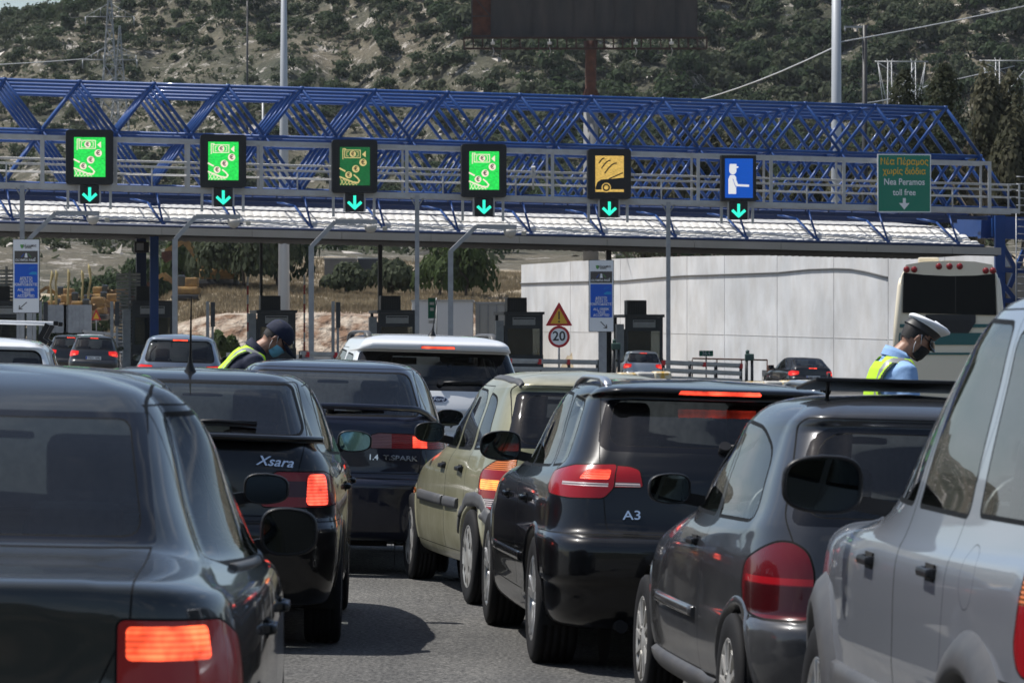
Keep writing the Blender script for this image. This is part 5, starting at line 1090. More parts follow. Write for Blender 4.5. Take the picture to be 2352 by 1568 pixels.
# deep chord boxes under the frame
b = bmesh.new()
for bb in (bT, bT + 4.7, bT + 9.4): beam(b, PL(a0 - 2 * da, bb, ZB - .42), PL(a1 + .6 * da, bb, ZB - .42), .10, .16); 
for i in range(-1, n_t + 1):
    for f in (0, .33, .66): bar(b, PL(a0 + (i + f) * da, bT, ZB), PL(a0 + (i + f) * da, bT, ZB - .42), .03, 6)
kid('lower_chord', b, M_dblue)
# ---------------- canopy
bF = -5.5; ZF0 = pz(781, 549, bF); ZF1 = pz(781, 532, bF); aR = pa(2300, bF); aL = pa(-260, bF); aRt = pa(2262, bF)
root_c = thing('toll_canopy', 'white tiled toll canopy with pale fascia across the road', 'canopy', PL(0, 0, 0))
def kc(name, b, m, **k): b.transform(Matrix.Translation(-PL(0, 0, 0))); return obj(name, b, m, root_c, **k)
b = bmesh.new(); 
a = aL
while a < aR - .01:
    a2 = min(a + 3.6, aR); q = [PL(a + .008, bF, ZF0), PL(a2 - .008, bF, ZF0), PL(a2 - .008, bF, ZF1), PL(a + .008, bF, ZF1)]
    A = [b.verts.new(v) for v in q]; C = [b.verts.new(v + PL(0, .12, 0) - PL(0, 0, 0)) for v in q]; b.faces.new(A); b.faces.new(C[::-1])
    for i in range(4): b.faces.new((A[i], A[(i + 1) % 4], C[(i + 1) % 4], C[i]))
    a = a2
kc('fascia', b, M_fasc, recalc=True)
TB = bF + .15; run, rise = 2.0, pz(781, 490, bF + 2.1) - ZF1 - .02
b = bmesh.new(); rowsn = 3; per = .34; sub = 6
for rI in range(rowsn):
    u0, u1 = rI / rowsn, (rI + 1.06) / rowsn; a = aL; prev = None; nA = int((aRt - .9 * (rI / rowsn) - aL) / (per / sub))
    for k in range(nA):
        aa = aL + k * per / sub; ph = (k % sub) / sub; h = .020 * math.sin(math.pi * ph) ** .8
        lo = b.verts.new(PL(aa, TB + run * u0, ZF1 + rise * u0 + h * 2 + .045)); hi = b.verts.new(PL(aa, TB + run * u1, ZF1 + rise * u1 + h)); st = b.verts.new(PL(aa, TB + run * u0 + .01, ZF1 + rise * u0 + h - .02))
        if prev: b.faces.new((prev[0], lo, hi, prev[1])); b.faces.new((prev[2], st, lo, prev[0]))
        prev = (lo, hi, st)
kc('roof_tiles', b, M_tile, recalc=True)
b = bmesh.new(); zt = ZF1 + rise
beam(b, PL(aL, TB + run + .15, zt + .02), PL(aRt - .9, TB + run + .15, zt + .02), .12, .12); bar(b, PL(aL, TB - .02, ZF1 + .06), PL(aRt, TB - .02, ZF1 + .06), .06, 8); bar(b, PL(aL, TB + .25, ZF1 + .22), PL(pa(560, bF), TB + .25, ZF1 + .22), .04, 6)
kc('gutter', b, M_dblue)
b = bmesh.new(); prev = None; k = 0; a = aL                                     # next course of tiles behind the gutter
while a < aRt - 1.2:
    ph = (k % sub) / sub; h = .020 * math.sin(math.pi * ph) ** .8; lo = b.verts.new(PL(a, TB + run + .3, zt + .08 + h)); hi = b.verts.new(PL(a, 8, zt + .62 + h)); st = b.verts.new(PL(a, TB + run + .31, zt - .05))
    if prev: b.faces.new((prev[0], lo, hi, prev[1])); b.faces.new((prev[2], st, lo, prev[0]))
    prev = (lo, hi, st); a += per / sub; k += 1
kc('upper_tiles', b, M_tile, recalc=True)
b = bmesh.new(); k = 0; a = aL; prev = None                                      # ribbed underside; the canopy's shade is put into its near-black colour
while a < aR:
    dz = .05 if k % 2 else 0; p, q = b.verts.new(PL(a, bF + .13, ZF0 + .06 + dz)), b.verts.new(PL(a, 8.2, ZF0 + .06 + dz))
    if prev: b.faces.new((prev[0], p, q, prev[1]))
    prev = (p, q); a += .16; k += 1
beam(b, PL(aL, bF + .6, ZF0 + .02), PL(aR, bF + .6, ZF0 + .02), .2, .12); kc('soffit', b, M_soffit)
# blue brackets standing on the tiles
for i in range(-1, n_t + 1):
    b = bmesh.new(); aa = a0 + i * da + .05; foot = PL(aa + .25, TB + .15, ZF1 + .12); bar(b, foot, PL(aa, bT, ZB - .1), .045, 8); bar(b, foot, PL(aa - .25, TB + 1.7, ZF1 + rise + .25), .05, 8); bar(b, PL(aa - .25, TB + 1.7, ZF1 + rise + .25), PL(aa - .9, TB + 2.4, ZF1 + rise + .42), .05, 8)
    bar(b, foot - Vector((0, 0, .12)), foot + Vector((0, 0, .1)), .07, 8)
    kid('bracket', b, M_blue)
# columns
def column(px, bb, wd, m, label, z1=None, z0=0, name='canopy_column'):
    a = pa(px, bb); z1 = z1 or ZF0 + .1; base = PL(a, bb, 0); base.z = gz(base.x); o = thing(name, label, 'column', base)
    b = bmesh.new(); H = PL(a, bb, z1).z - base.z; box(b, (0, 0, H / 2), (wd, wd, H), rot=TH, bev=.012); obj('shaft', b, m, o); b = bmesh.new(); box(b, (0, 0, .06), (wd * 1.7, wd * 1.7, .12), rot=TH); obj('base_plate', b, M_galv, o); return o
column(354, 1.0, .35, M_blue, 'bright blue square canopy column on the left', z1=ZB); column(324, 5.0, .42, M_dblue, 'dark navy canopy column just left of the bright blue column')
column(873, 6.0, .18, M_dark, 'thin dark canopy column right of the second toll booth'); column(1398, 6.0, .22, M_dark, 'thin dark canopy column behind the right information board')
column(600, 7.0, .12, M_dark, 'very thin dark post beside the first whole toll booth', name='thin_post')
o = thing('column_box', 'blue metal cabinet hung on the bright blue column above the tiles', 'cabinet', PL(pa(357, .6), .6, pz(357, 492, .6))); b = bmesh.new(); box(b, (0, 0, .33), (.42, .25, .70), rot=TH, bev=.02); obj('cabinet', b, M_blue, o); b = bmesh.new(); box(b, (0, -.05, -.06), (.3, .2, .06), rot=TH); obj('cable_tray', b, M_lgrey, o)
o = thing('speaker_box', 'dark box with a pale front panel on the navy column', 'box', PL(pa(325, 4.6), 4.6, pz(325, 580, 4.6))); b = bmesh.new(); box(b, (0, 0, .22), (.62, .4, .46), rot=TH, bev=.02); obj('housing', b, M_dark, o); b = bmesh.new(); box(b, (-.04, -.22, .24), (.3, .03, .3), rot=TH); obj('front_panel', b, M_galv, o)
# ---------------- right end: blue portal and ladder
root_e = thing('end_portal', 'heavy blue steel portal closing the right end of the canopy', 'steel portal', PL(pa(2300, -1), -1, 0))
Me = Matrix.Translation(-PL(pa(2300, -1), -1, 0))
def ke(name, b, m): b.transform(Me); obj(name, b, m, root_e)
b = bmesh.new(); beam(b, PL(pa(2296, 0), 0, -.4), PL(pa(2296, 0), 0, pz(2296, 495, 0)), .42, .5, up=Vector((0, 1, 0))); ke('leg', b, M_blue)
b = bmesh.new(); beam(b, PL(pa(2250, 1), 1, pz(2250, 522, 1)), PL(pa(2460, 1), 1, pz(2250, 522, 1)), .5, .95); ke('cross_beam', b, M_blue)
b = bmesh.new(); beam(b, PL(pa(2200, 7), 7, pz(2200, 520, 7)), PL(pa(2290, .5), .5, pz(2290, 520, .5)), .4, .9); ke('side_beam', b, M_blue)
b = bmesh.new()
for (x0, y0, x1, y1) in ((2300, 560, 2330, 615), (2352, 575, 2318, 660), (2300, 620, 2352, 622), (2300, 650, 2340, 700), (2300, 690, 2380, 692), (2300, 742, 2380, 744)): beam(b, PL(pa(x0, 2), 2, pz(x0, y0, 2)), PL(pa(x1, 2), 2, pz(x1, y1, 2)), .2, .2)
ke('brace', b, M_blue)
root_l = thing('ladder', 'grey access ladder at the right end of the blue portal', 'ladder', PL(pa(2345, -2), -2, 0)); b = bmesh.new()
for px in (2334, 2356): bar(b, PL(pa(px, -2), -2, 0), PL(pa(px, -2), -2, pz(px, 480, -2)), .025, 6)
for i in range(30): z = .3 + i * .3; bar(b, PL(pa(2334, -2), -2, z), PL(pa(2356, -2), -2, z), .018, 6)
b.transform(Matrix.Translation(-root_l.location)); obj('rails_and_rungs', b, M_galv, root_l)
# ---------------- sign gantry
bG = -8.0
root_g = thing('sign_gantry', 'light grey walkway gantry carrying the lane signs in front of the canopy', 'gantry', PL(0, bG, 0)); Mg = Matrix.Translation(-PL(0, bG, 0))
def kg(name, b, m, **k): b.transform(Mg); return obj(name, b, m, root_g, **k)
gaL, gaR = pa(-320, bG), pa(2276, bG); gaE = pa(2342, bG)
ZG1 = pz(1176, 345, bG); ZG0 = pz(1176, 455, bG); slope = lambda a: 0.0
b = bmesh.new(); beam(b, PL(gaL, bG, ZG1), PL(gaR, bG, ZG1), .14, .16); beam(b, PL(gaL, bG + 1.3, ZG1), PL(gaR, bG + 1.3, ZG1), .12, .12); kg('top_chord', b, M_lgrey)
b = bmesh.new(); beam(b, PL(gaL, bG, ZG0), PL(gaE, bG, ZG0), .14, .20); beam(b, PL(gaL, bG + 1.3, ZG0), PL(gaE, bG + 1.3, ZG0), .12, .2)
a = gaL
while a < gaE: beam(b, PL(a, bG, ZG0 - .02), PL(a, bG + 1.3, ZG0 - .02), .06, .06); a += .75
kg('bottom_chord', b, M_lgrey)
posts = [98 + 167.3 * i for i in range(-2, 14)]
for px in posts:
    b = bmesh.new(); a = pa(px, bG); beam(b, PL(a, bG, ZG0), PL(a, bG, ZG1), .13, .13); bar(b, PL(a, bG, ZG1), PL(a, bG + 1.3, ZG1), .035, 6); beam(b, PL(a, bG + 1.3, ZG0), PL(a, bG + 1.3, ZG1), .09, .09)
    kg('upright', b, M_lgrey)
b = bmesh.new(); Hh = ZG1 - ZG0
for bb in (bG + .12, bG + 1.2):
    for f in (.30, .46, .57): bar(b, PL(gaL, bb, ZG0 + Hh * f), PL(gaE, bb, ZG0 + Hh * f), .022, 6)
for px in posts: bar(b, PL(pa(px + 84, bG), bG + .12, ZG0), PL(pa(px + 84, bG), bG + .12, ZG0 + Hh * .46), .03, 6)
for px in (2316, 2341): beam(b, PL(pa(px, bG), bG, ZG0), PL(pa(px, bG), bG, ZG0 + Hh * .57), .07, .07)
kg('handrails', b, M_lgrey)
for px in (51, 958, 1535):
    a = pa(px, bG); p = PL(a, bG, ZG0); g = gz(p.x); b = bmesh.new(); beam(b, Vector((p.x, p.y, g)), p, .17, .17, up=Vector((0, 1, 0))); kg('leg', b, M_galv)
for px in (958, 1535, 51):
    for s_ in (-1, 1): b = bmesh.new(); bar(b, PL(pa(px, bG), bG, ZG0 - .5), PL(pa(px + s_ * 16, bG), bG, ZG0 - .05), .03, 6); kg('knee_brace', b, M_galv)
# ---------------- lane signs
M_gr = em('led green', (.02, .82, .10), .85); M_grd = em('led green dim', (.005, .13, .03), .8); M_wh = em('led pale', (.95, .80, .66), .9); M_ye = em('led yellow', (.62, .50, .20), .9); M_amb = em('led amber', (.80, .52, .12), .75); M_bl = mat('sign blue glow', (.006, .075, .42), .4, emit=(.0, .12, .70), es=.40); M_ar = em('led arrow', (.03, .95, .62), 1.1); M_ink = mat('led off', (.012, .012, .012), .6); M_swh = mat('sign white', (.85, .85, .84), .5)  # attendant sign is unlit; its blue glow stands in for daylight on the face
def pix_screen(m):                   # a faint grid of diodes over a lit panel
    if m.name + '_pix' in MATS: return
    MATS[m.name + '_pix'] = m; n = m.node_tree.nodes; L = m.node_tree.links; b_ = n['Principled BSDF']; tc = n.new('ShaderNodeTexCoord'); t = n.new('ShaderNodeTexNoise'); t.inputs['Scale'].default_value = 9; t.inputs['Detail'].default_value = 4; mp_ = n.new('ShaderNodeMapping'); mp_.inputs['Scale'].default_value = (1, 1, 3)
    mr = n.new('ShaderNodeMapRange'); e = b_.inputs['Emission Strength'].default_value; mr.inputs[1].default_value = .3; mr.inputs[2].default_value = .7; mr.inputs[3].default_value = e * .62; mr.inputs[4].default_value = e * 1.25
    L.new(tc.outputs['Object'], mp_.inputs[0]); L.new(mp_.outputs[0], t.inputs['Vector']); L.new(t.outputs['Fac'], mr.inputs[0]); L.new(mr.outputs[0], b_.inputs['Emission Strength'])
for m in (M_gr, M_grd, M_amb): pix_screen(m)
bS = bG - .35; SS = FPX * 2352 / (PL(0, bS).y)
def stroke(b, pts, w_, mi, y=0):
    for p, q in zip(pts, pts[1:]):
        p = Vector(p); q = Vector(q); d = (q - p); 
        if d.length < 1e-6: continue
        d.normalize(); n = Vector((-d.y, d.x)) * w_ / 2; p = p - d * w_ * .3; q = q + d * w_ * .3
        plate(b, [tuple(p - n), tuple(q - n), tuple(q + n), tuple(p + n)], .004, Matrix.Translation((0, y, 0)), mi)
def coin(b, x, z, r_, mi_c, mi_k, y):
    plate(b, circ(x, z, r_, 18), .004, Matrix.Translation((0, y, 0)), mi_c); add_text(b, '€', r_ * 1.7, Matrix.Translation((x, y - .004, z)), mi_k, bold=.006)
def lane_sign(pxc, py0, py1, w_, label, kind, arrow=(0, 0)):
    a = pa(pxc, bS); zt_, zb_ = pz(pxc, py0, bS), pz(pxc, py1, bS); H = zt_ - zb_; base = PL(a, bS, zb_)
    o = thing('lane_sign', label, 'lane sign', base, TH, 'lane signs on the gantry')
    b = bmesh.new(); plate(b, rpoly([(-w_ / 2, 0), (w_ / 2, 0), (w_ / 2, H), (-w_ / 2, H)], .14 if kind != 'person' else .02, 4), .30); plate(b, rpoly([(-w_ * .40, H * .085), (w_ * .40, H * .085), (w_ * .40, H * .915), (-w_ * .40, H * .915)], .02, 2), .02, Matrix.Translation((0, -.012, 0)), 1); obj('housing', b, [M_box, M_ink], o, recalc=True)
    for s_ in (-1, 1): b = bmesh.new(); box(b, (s_ * w_ * .45, .34, H * .40 - .3), (.10, .08, H * 1.12 + .6)); obj('bracket', b, M_lgrey, o)
    sw, sh = w_ * .66, H * .72; X = lambda u: (u - .5) * sw; Z = lambda v: H * .14 + v * sh; F = -.022
    b = bmesh.new()
    if kind == 'person':
        sw, sh = w_ * .80, H * .86; X = lambda u: (u - .5) * sw; Z = lambda v: H * .07 + v * sh
    plate(b, [(X(0), Z(0)), (X(1), Z(0)), (X(1), Z(1)), (X(0), Z(1))], .006, Matrix.Translation((0, F, 0)), 0)
    mats = {'coins': [M_gr, M_wh, M_ink], 'dim': [M_grd, M_ye, M_ink], 'car': [M_amb, M_ink, M_amb], 'person': [M_bl, em('sign white glow', (.85, .87, .9), .75), M_swh]}[kind]; y1 = F - .005  # white attendant figure brightened by emission, no diodes there
    if kind in ('coins', 'dim'):
        for (u0, v0, u1, v1) in ((.16, .72, .68, .92),):
            stroke(b, [(X(u0), Z(v0)), (X(u1), Z(v0)), (X(u1), Z(v1)), (X(u0), Z(v1)), (X(u0), Z(v0))], .03, 1, y1)
        stroke(b, [(X(.10), Z(.95)), (X(.10), Z(.68))], .03, 1, y1); stroke(b, [(X(.10), Z(.95)), (X(.2), Z(.95))], .03, 1, y1)
        for s_ in (-1, 1): stroke(b, [(X(.42 + s_ * .13), Z(.88)), (X(.42 + s_ * .19), Z(.88)), (X(.42 + s_ * .19), Z(.76)), (X(.42 + s_ * .13), Z(.76))], .022, 1, y1)
        coin(b, X(.43), Z(.82), .125, 1, 2, y1 - .002); plate(b, [(X(.74), Z(.81)), (X(.86), Z(.73)), (X(.86), Z(.90))], .004, Matrix.Translation((0, y1, 0)), 1)
        coin(b, X(.77), Z(.60), .145, 1, 2, y1); coin(b, X(.53), Z(.43), .145, 1, 2, y1)
        stroke(b, [(X(0), Z(.44)), (X(.17), Z(.37))], .06, 1, y1); stroke(b, [(X(.47), Z(.27)), (X(.58), Z(.20)), (X(.65), Z(.13)), (X(.60), Z(.07)), (X(.45), Z(.08)), (X(0), Z(.22))], .055, 1, y1)
        for i in range(5): stroke(b, [(X(.02 + i * .12), Z(.18 - i * .02)), (X(.12 + i * .11), Z(.01))], .022, 1, y1); stroke(b, [(X(.12 + i * .12), Z(.16 - i * .02)), (X(.02 + i * .1), Z(.01))], .022, 1, y1)
        coin(b, X(.29), Z(.27), .135, 1, 2, y1 - .006)
    elif kind == 'car':
        plate(b, [(X(.0), Z(.10)), (X(.06), Z(.26)), (X(.20), Z(.34)), (X(.55), Z(.36)), (X(.55), Z(.07)), (X(.02), Z(.06))], .004, Matrix.Translation((0, y1, 0)), 1); plate(b, [(X(.55), Z(.36)), (X(1), Z(.40)), (X(1), Z(.07)), (X(.55), Z(.07))], .004, Matrix.Translation((0, y1, 0)), 1)
        stroke(b, [(X(.48), Z(.36)), (X(.96), Z(.53))], .045, 1, y1); plate(b, circ(X(.38), Z(.12), .19, 20), .004, Matrix.Translation((0, y1 - .003, 0)), 0); plate(b, circ(X(.38), Z(.12), .15, 20), .004, Matrix.Translation((0, y1 - .006, 0)), 1); plate(b, circ(X(.38), Z(.12), .09, 20), .004, Matrix.Translation((0, y1 - .009, 0)), 0)
        for (u0, v0, u1, v1) in ((.13, .80, .31, .93), (.22, .66, .52, .87), (.33, .52, .74, .80)):
            stroke(b, [(X(u0 + (u1 - u0) * t), Z(v0 + (v1 - v0) * (math.sin(t * math.pi / 2)))) for t in (0, .2, .4, .6, .8, 1)], .05, 1, y1)
    else:
        T = Matrix.Translation((0, y1, 0)); plate(b, circ(X(.28), Z(.70), .15, 20, .17), .004, T, 1); plate(b, [(X(.15), Z(.74)), (X(.17), Z(.86)), (X(.41), Z(.86)), (X(.41), Z(.80)), (X(.48), Z(.80)), (X(.48), Z(.77)), (X(.38), Z(.74))], .004, Matrix.Translation((0, y1 - .002, 0)), 1)
        plate(b, rpoly([(X(.12), Z(.10)), (X(.40), Z(.10)), (X(.40), Z(.52)), (X(.34), Z(.58)), (X(.18), Z(.58)), (X(.12), Z(.48))], .02, 2), .004, T, 1); stroke(b, [(X(.34), Z(.50)), (X(.44), Z(.32)), (X(.84), Z(.31))], .085, 1, y1 - .002); stroke(b, [(X(.28), Z(.48)), (X(.38), Z(.28))], .02, 0, y1 - .006)
    obj('screen', b, mats, o, recalc=False)
    # arrow lamp under the sign
    ah = .70; b = bmesh.new(); plate(b, [(-.36 + arrow[0], -ah - .04), (.36 + arrow[0], -ah - .04), (.36 + arrow[0], -.03), (-.36 + arrow[0], -.03)], .16, Matrix.Translation((0, .04, 0))); hs = obj('arrow_box', b, M_box, o, recalc=True)
    b = bmesh.new(); cx = arrow[0]; stroke(b, [(cx, -.14), (cx, -.56)], .11, 0, .026); stroke(b, [(cx - .24, -.38), (cx, -.60), (cx + .24, -.38)], .11, 0, .022); obj('arrow', b, M_ar, hs)
    for s_ in (-1, 1): b = bmesh.new(); box(b, (cx + s_ * .41, .12, -ah / 2), (.06, .08, ah + .06)); obj('arrow_frame', b, M_lgrey, o)
    return o
lane_sign(206, 298, 424, 1.84, 'leftmost green screen with banknote, coins and purse, framed in black', 'coins'); lane_sign(513, 309, 431, 1.80, 'second green coin screen from the left, above the bent posts', 'coins')
lane_sign(815, 321, 443, 1.80, 'dark green coin screen, the dimmest of the four coin signs', 'dim'); lane_sign(1112, 331, 453, 1.80, 'bright green coin screen next to the amber sign', 'coins')
lane_sign(1400, 342, 457, 1.74, 'amber screen with a black car and radio waves', 'car'); lane_sign(1697, 357, 462, 1.42, 'blue sign with a white capped attendant holding out an arm', 'person')
def flat_sign(name, label, loc, rz, w_, h, paint_, border, draw, thick=.04, cat='sign'):
    o = thing(name, label, cat, loc, rz); b = bmesh.new(); plate(b, rpoly([(-w_ / 2, 0), (w_ / 2, 0), (w_ / 2, h), (-w_ / 2, h)], .04, 3), thick, None, 1 if border else 0)
    if border: plate(b, rpoly([(-w_ / 2 + border, border), (w_ / 2 - border, border), (w_ / 2 - border, h - border), (-w_ / 2 + border, h - border)], .03, 3), .01, Matrix.Translation((0, -.006, 0)), 0)
    obj('panel', b, paint_, o, recalc=True); draw(o, w_, h); return o
M_sgreen = mat('sign green', (.008, .21, .125), .45); M_gold = mat('sign gold', (.88, .50, .03), .5)
def dg(o, w_, h):
    b = bmesh.new(); y = -.012
    for s, v, mi, k in (('Νέα Πέραμος', .865, 1, 1.0), ('χωρίς διόδια', .70, 1, .95), ('Nea Peramos', .52, 0, 1.0), ('toll free', .34, 0, .95)): add_text(b, s, .37 * k, Matrix.Translation((0, y, h * v)), mi, bold=.004, wscale=.84)
    obj('lettering', b, [M_swh, M_gold], o); b = bmesh.new(); T = Matrix.Translation((0, y, 0)); plate(b, [(-.06, h * .245), (-.06, h * .16), (-.22, h * .16), (0, h * .05), (.22, h * .16), (.06, h * .16), (.06, h * .245)], .006, T, 0); obj('arrow', b, M_swh, o)
    for s_ in (-.8, .8): b = bmesh.new(); box(b, (s_, .25, h * .5), (.1, .3, h * .9)); obj('bracket', b, M_lgrey, o)
flat_sign('direction_sign', 'green direction sign with gold and white lettering and a down arrow', PL(pa(2077, bS), bS, pz(2077, 488, bS)), TH, 2.22, pz(2077, 354, bS) - pz(2077, 488, bS), [M_sgreen, M_swh], .045, dg)
# camera on the gantry rail
o = thing('gantry_camera', 'small white security camera on the gantry handrail', 'camera', PL(pa(1224, bG), bG - .1, pz(1224, 436, bG))); b = bmesh.new(); bar(b, (0, 0, 0), (0, 0, .75), .04, 8); box(b, (0, -.1, .85), (.16, .42, .15), bev=.03, rot=Matrix.Rotation(.2, 4, 'X')); lathe(b, [(.001, .50), (.10, .54), (.11, .68), (.001, .72)], 'Z', 14); obj('body', b, M_lgrey, o, recalc=True)
# ---------------- bent lane posts with round lamps
bP = -10
for i, (px, py, ex, ey, tx) in enumerate([(68, 547, 128, 489, 228), (402, 549, 450, 497, 552), (715, 565, 770, 509, 866), (1035, 576, 1094, 520, 1186)]):
    a = pa(px, bP); base = PL(a, bP, 0); base.z = gz(base.x); lab = ['bent grey lane post behind the left information board', 'bent grey lane post right of the blue column', 'bent grey lane post right of the pale lamp post', 'bent grey lane post above the white car'][i]
    o = thing('lane_post', lab, 'post', base, 0, 'bent posts over the toll lanes'); b = bmesh.new(); e1 = PL(a, bP, pz(px, py, bP)) - base; e2 = PL(pa(ex, bP), bP, pz(ex, ey, bP)) - base; e3 = PL(pa(tx, bP), bP, pz(tx, ey + 1, bP)) - base
    beam(b, (0, 0, 0), e1, .20, .20, up=Vector((0, 1, 0))); beam(b, e1 - Vector((0, 0, .02)), e2, .16, .16); beam(b, e2, e3, .17, .17); obj('post', b, M_galv, o)
    c = e3 + Vector((-.25, 0, -.30)); b = bmesh.new(); lathe(b, [(.001, .20), (.24, .19), (.25, .10), (.22, .0), (.14, -.10), (.001, -.15)], 'Z', 20, c=c); bar(b, c + Vector((0, 0, .2)), c + Vector((0, 0, .36)), .05, 8); obj('dome', b, mat('dome beige', (.50, .47, .42), .5), o, recalc=True)
    b = bmesh.new(); box(b, c + Vector((.55, .1, .05)), (.18, .12, .16), bev=.02); obj('sensor', b, mat('sensor beige', (.45, .42, .34), .5), o)
# ---------------- toll booths
def booth(px, w_, label, bb=2.5, top=712, txt=True):
    a = pa(px, bb); base = PL(a, bb, 0); base.z = gz(base.x); o = thing('toll_booth', label, 'toll booth', base, TH, 'toll booths under the canopy'); H = PL(a, bb, pz(px, top, bb)).z - base.z; D = 2.6
    b = bmesh.new()
    for sx in (-1, 1):
        for y in (0, D): box(b, (sx * (w_ / 2 - .06), y + .0, H / 2), (.12, .12, H))
    box(b, (0, D / 2, H - .06), (w_ + .12, D + .3, .12)); box(b, (0, 0, H - .42), (w_ - .14, .10, .58)); box(b, (0, 0, .55), (w_ - .14, .10, 1.1)); box(b, (0, D, 1.2), (w_ - .1, .06, 2.3)); box(b, (-(w_ / 2 - .0), D / 2, .55), (.06, D, 1.1)); box(b, ((w_ / 2 - .0), D / 2, .55), (.06, D, 1.1)); obj('frame', b, M_booth, o)
    b = bmesh.new(); box(b, (0, .0, (H - .71 + 1.1) / 2), (w_ - .24, .02, H - .71 - 1.1)); obj('window', b, glass('booth glass', (.30, .32, .31), .10), o)
    b = bmesh.new(); plate(b, [(-w_ * .30, H - .56), (w_ * .30, H - .56), (w_ * .30, H - .24), (-w_ * .30, H - .24)], .01, Matrix.Translation((0, -.065, 0))); plate(b, [(-w_ * .28, H - .32), (w_ * .28, H - .32), (w_ * .28, H - .27), (-w_ * .28, H - .27)], .004, Matrix.Translation((0, -.07, 0)), 1); obj('notice', b, [M_lgrey, M_dark], o)
    b = bmesh.new(); box(b, (-w_ * .12, .9, H + .30), (.85, .7, .62), bev=.03)
    for i in range(8): box(b, (-w_ * .12 - .36 + i * .1, .54, H + .3), (.03, .03, .5))
    obj('air_conditioner', b, M_dark, o)
    b = bmesh.new(); box(b, (0, 1.4, .75), (w_ * .7, .5, .5)); box(b, (.15, 1.8, 1.35), (.45, .3, .7), bev=.1); obj('interior', b, M_dark, o)
    b = bmesh.new(); box(b, (-w_ / 2 - .22, .1, 1.3), (.32, .3, 2.5)); obj('side_panel', b, M_galv, o); 
    return o
booth(635, 1.6, 'toll booth behind the dark-capped officer'); booth(912, 1.6, 'toll booth left of the white container', top=712); booth(1203, 1.62, 'toll booth left of the speed limit sign', top=716); booth(1479, 1.62, 'toll booth behind the small silver hatchback', top=722); booth(350, 1.7, 'toll booth behind the bright blue column', top=690); booth(12, 1.7, 'toll booth at the left edge behind the information board', top=690)
for px, w_, lab in ((635, 2.2, 'second'), (912, 2.2, 'third'), (1203, 2.2, 'fourth'), (1479, 2.2, 'fifth'), (350, 2.2, 'first'), (12, 2.2, 'far left')):
    b = bmesh.new(); p = PL(pa(px, -6), 3, 0); box(b, (0, 0, .07), (w_, 26, .3), bev=.05); o = obj('lane_island', b, M_conc); o.location = (PL(pa(px, 2.5), 2.5).x, PL(pa(px, 2.5), 2.5).y, gz(PL(pa(px, 2.5), 2.5).x)); o.rotation_euler = (0, 0, TH); tag(o, f'{lab} concrete island under the toll canopy, counted from the left' if lab != 'far left' else 'concrete island at the left edge of the plaza', 'kerb island', 'lane islands')
# slatted grey barrier screens and grey sensor posts
for px, py0, w_, bb, lab in ((295, 622, 1.0, 4, 'grey slatted screen left of the blue column'), (12, 612, .9, 4, 'grey slatted screen at the left edge')):
    a = pa(px, bb); base = PL(a, bb, 0); base.z = gz(base.x); o = thing('slatted_screen', lab, 'screen', base, TH); H = PL(a, bb, pz(px, py0, bb)).z - base.z; b = bmesh.new()
    for i in range(int(H / .145)): box(b, (0, 0, .1 + i * .145), (w_, .05, .10), rot=Matrix.Rotation(.12, 4, 'X'))
    obj('slats', b, M_lgrey, o); b = bmesh.new(); box(b, (.05, -.06, H / 2), (.1, .06, H)); obj('upright', b, M_galv, o)
for px, lab in ((482, 'pair of grey sensor posts right of the second bent post'), (770, 'pair of grey sensor posts left of the third booth'), (262, 'pair of grey sensor posts left of the slatted screen'), (98, 'pair of grey sensor posts right of the left information board')):
    bb = -3; a = pa(px, bb); base = PL(a, bb, 0); base.z = gz(base.x); o = thing('sensor_post', lab, 'sensor post', base, TH, 'grey lane sensor posts'); H = PL(a, bb, pz(px, 692, bb)).z - base.z; b = bmesh.new(); box(b, (-.09, 0, H / 2), (.12, .12, H)); box(b, (.12, .1, H * .42), (.09, .1, H * .84)); obj('post', b, M_galv, o); b = bmesh.new(); box(b, (.12, .0, H * .82), (.17, .14, H * .34)); obj('sensor_head', b, M_booth, o)
for px, py, lab in ((569, 635, 'raised red and white barrier arm left of the first whole booth'), (699, 632, 'raised red and white barrier arm beside the pale lamp post')):
    bb = 1; a = pa(px, bb); base = PL(a, bb, 0); base.z = gz(base.x); o = thing('barrier_arm', lab, 'barrier', base, TH, 'raised lane barriers'); H = PL(a, bb, pz(px, py, bb)).z - base.z; b = bmesh.new()
    for i in range(8): box(b, (0, 0, 1 + (H - 1) * (i + .5) / 8), (.07, .05, (H - 1) / 8 - .001), mi=i % 2)
    obj('arm', b, [mat('barrier red', (.35, .02, .02), .5), M_lgrey], o); b = bmesh.new(); box(b, (0, .1, .5), (.35, .35, 1.05), bev=.03); obj('cabinet', b, M_galv, o)
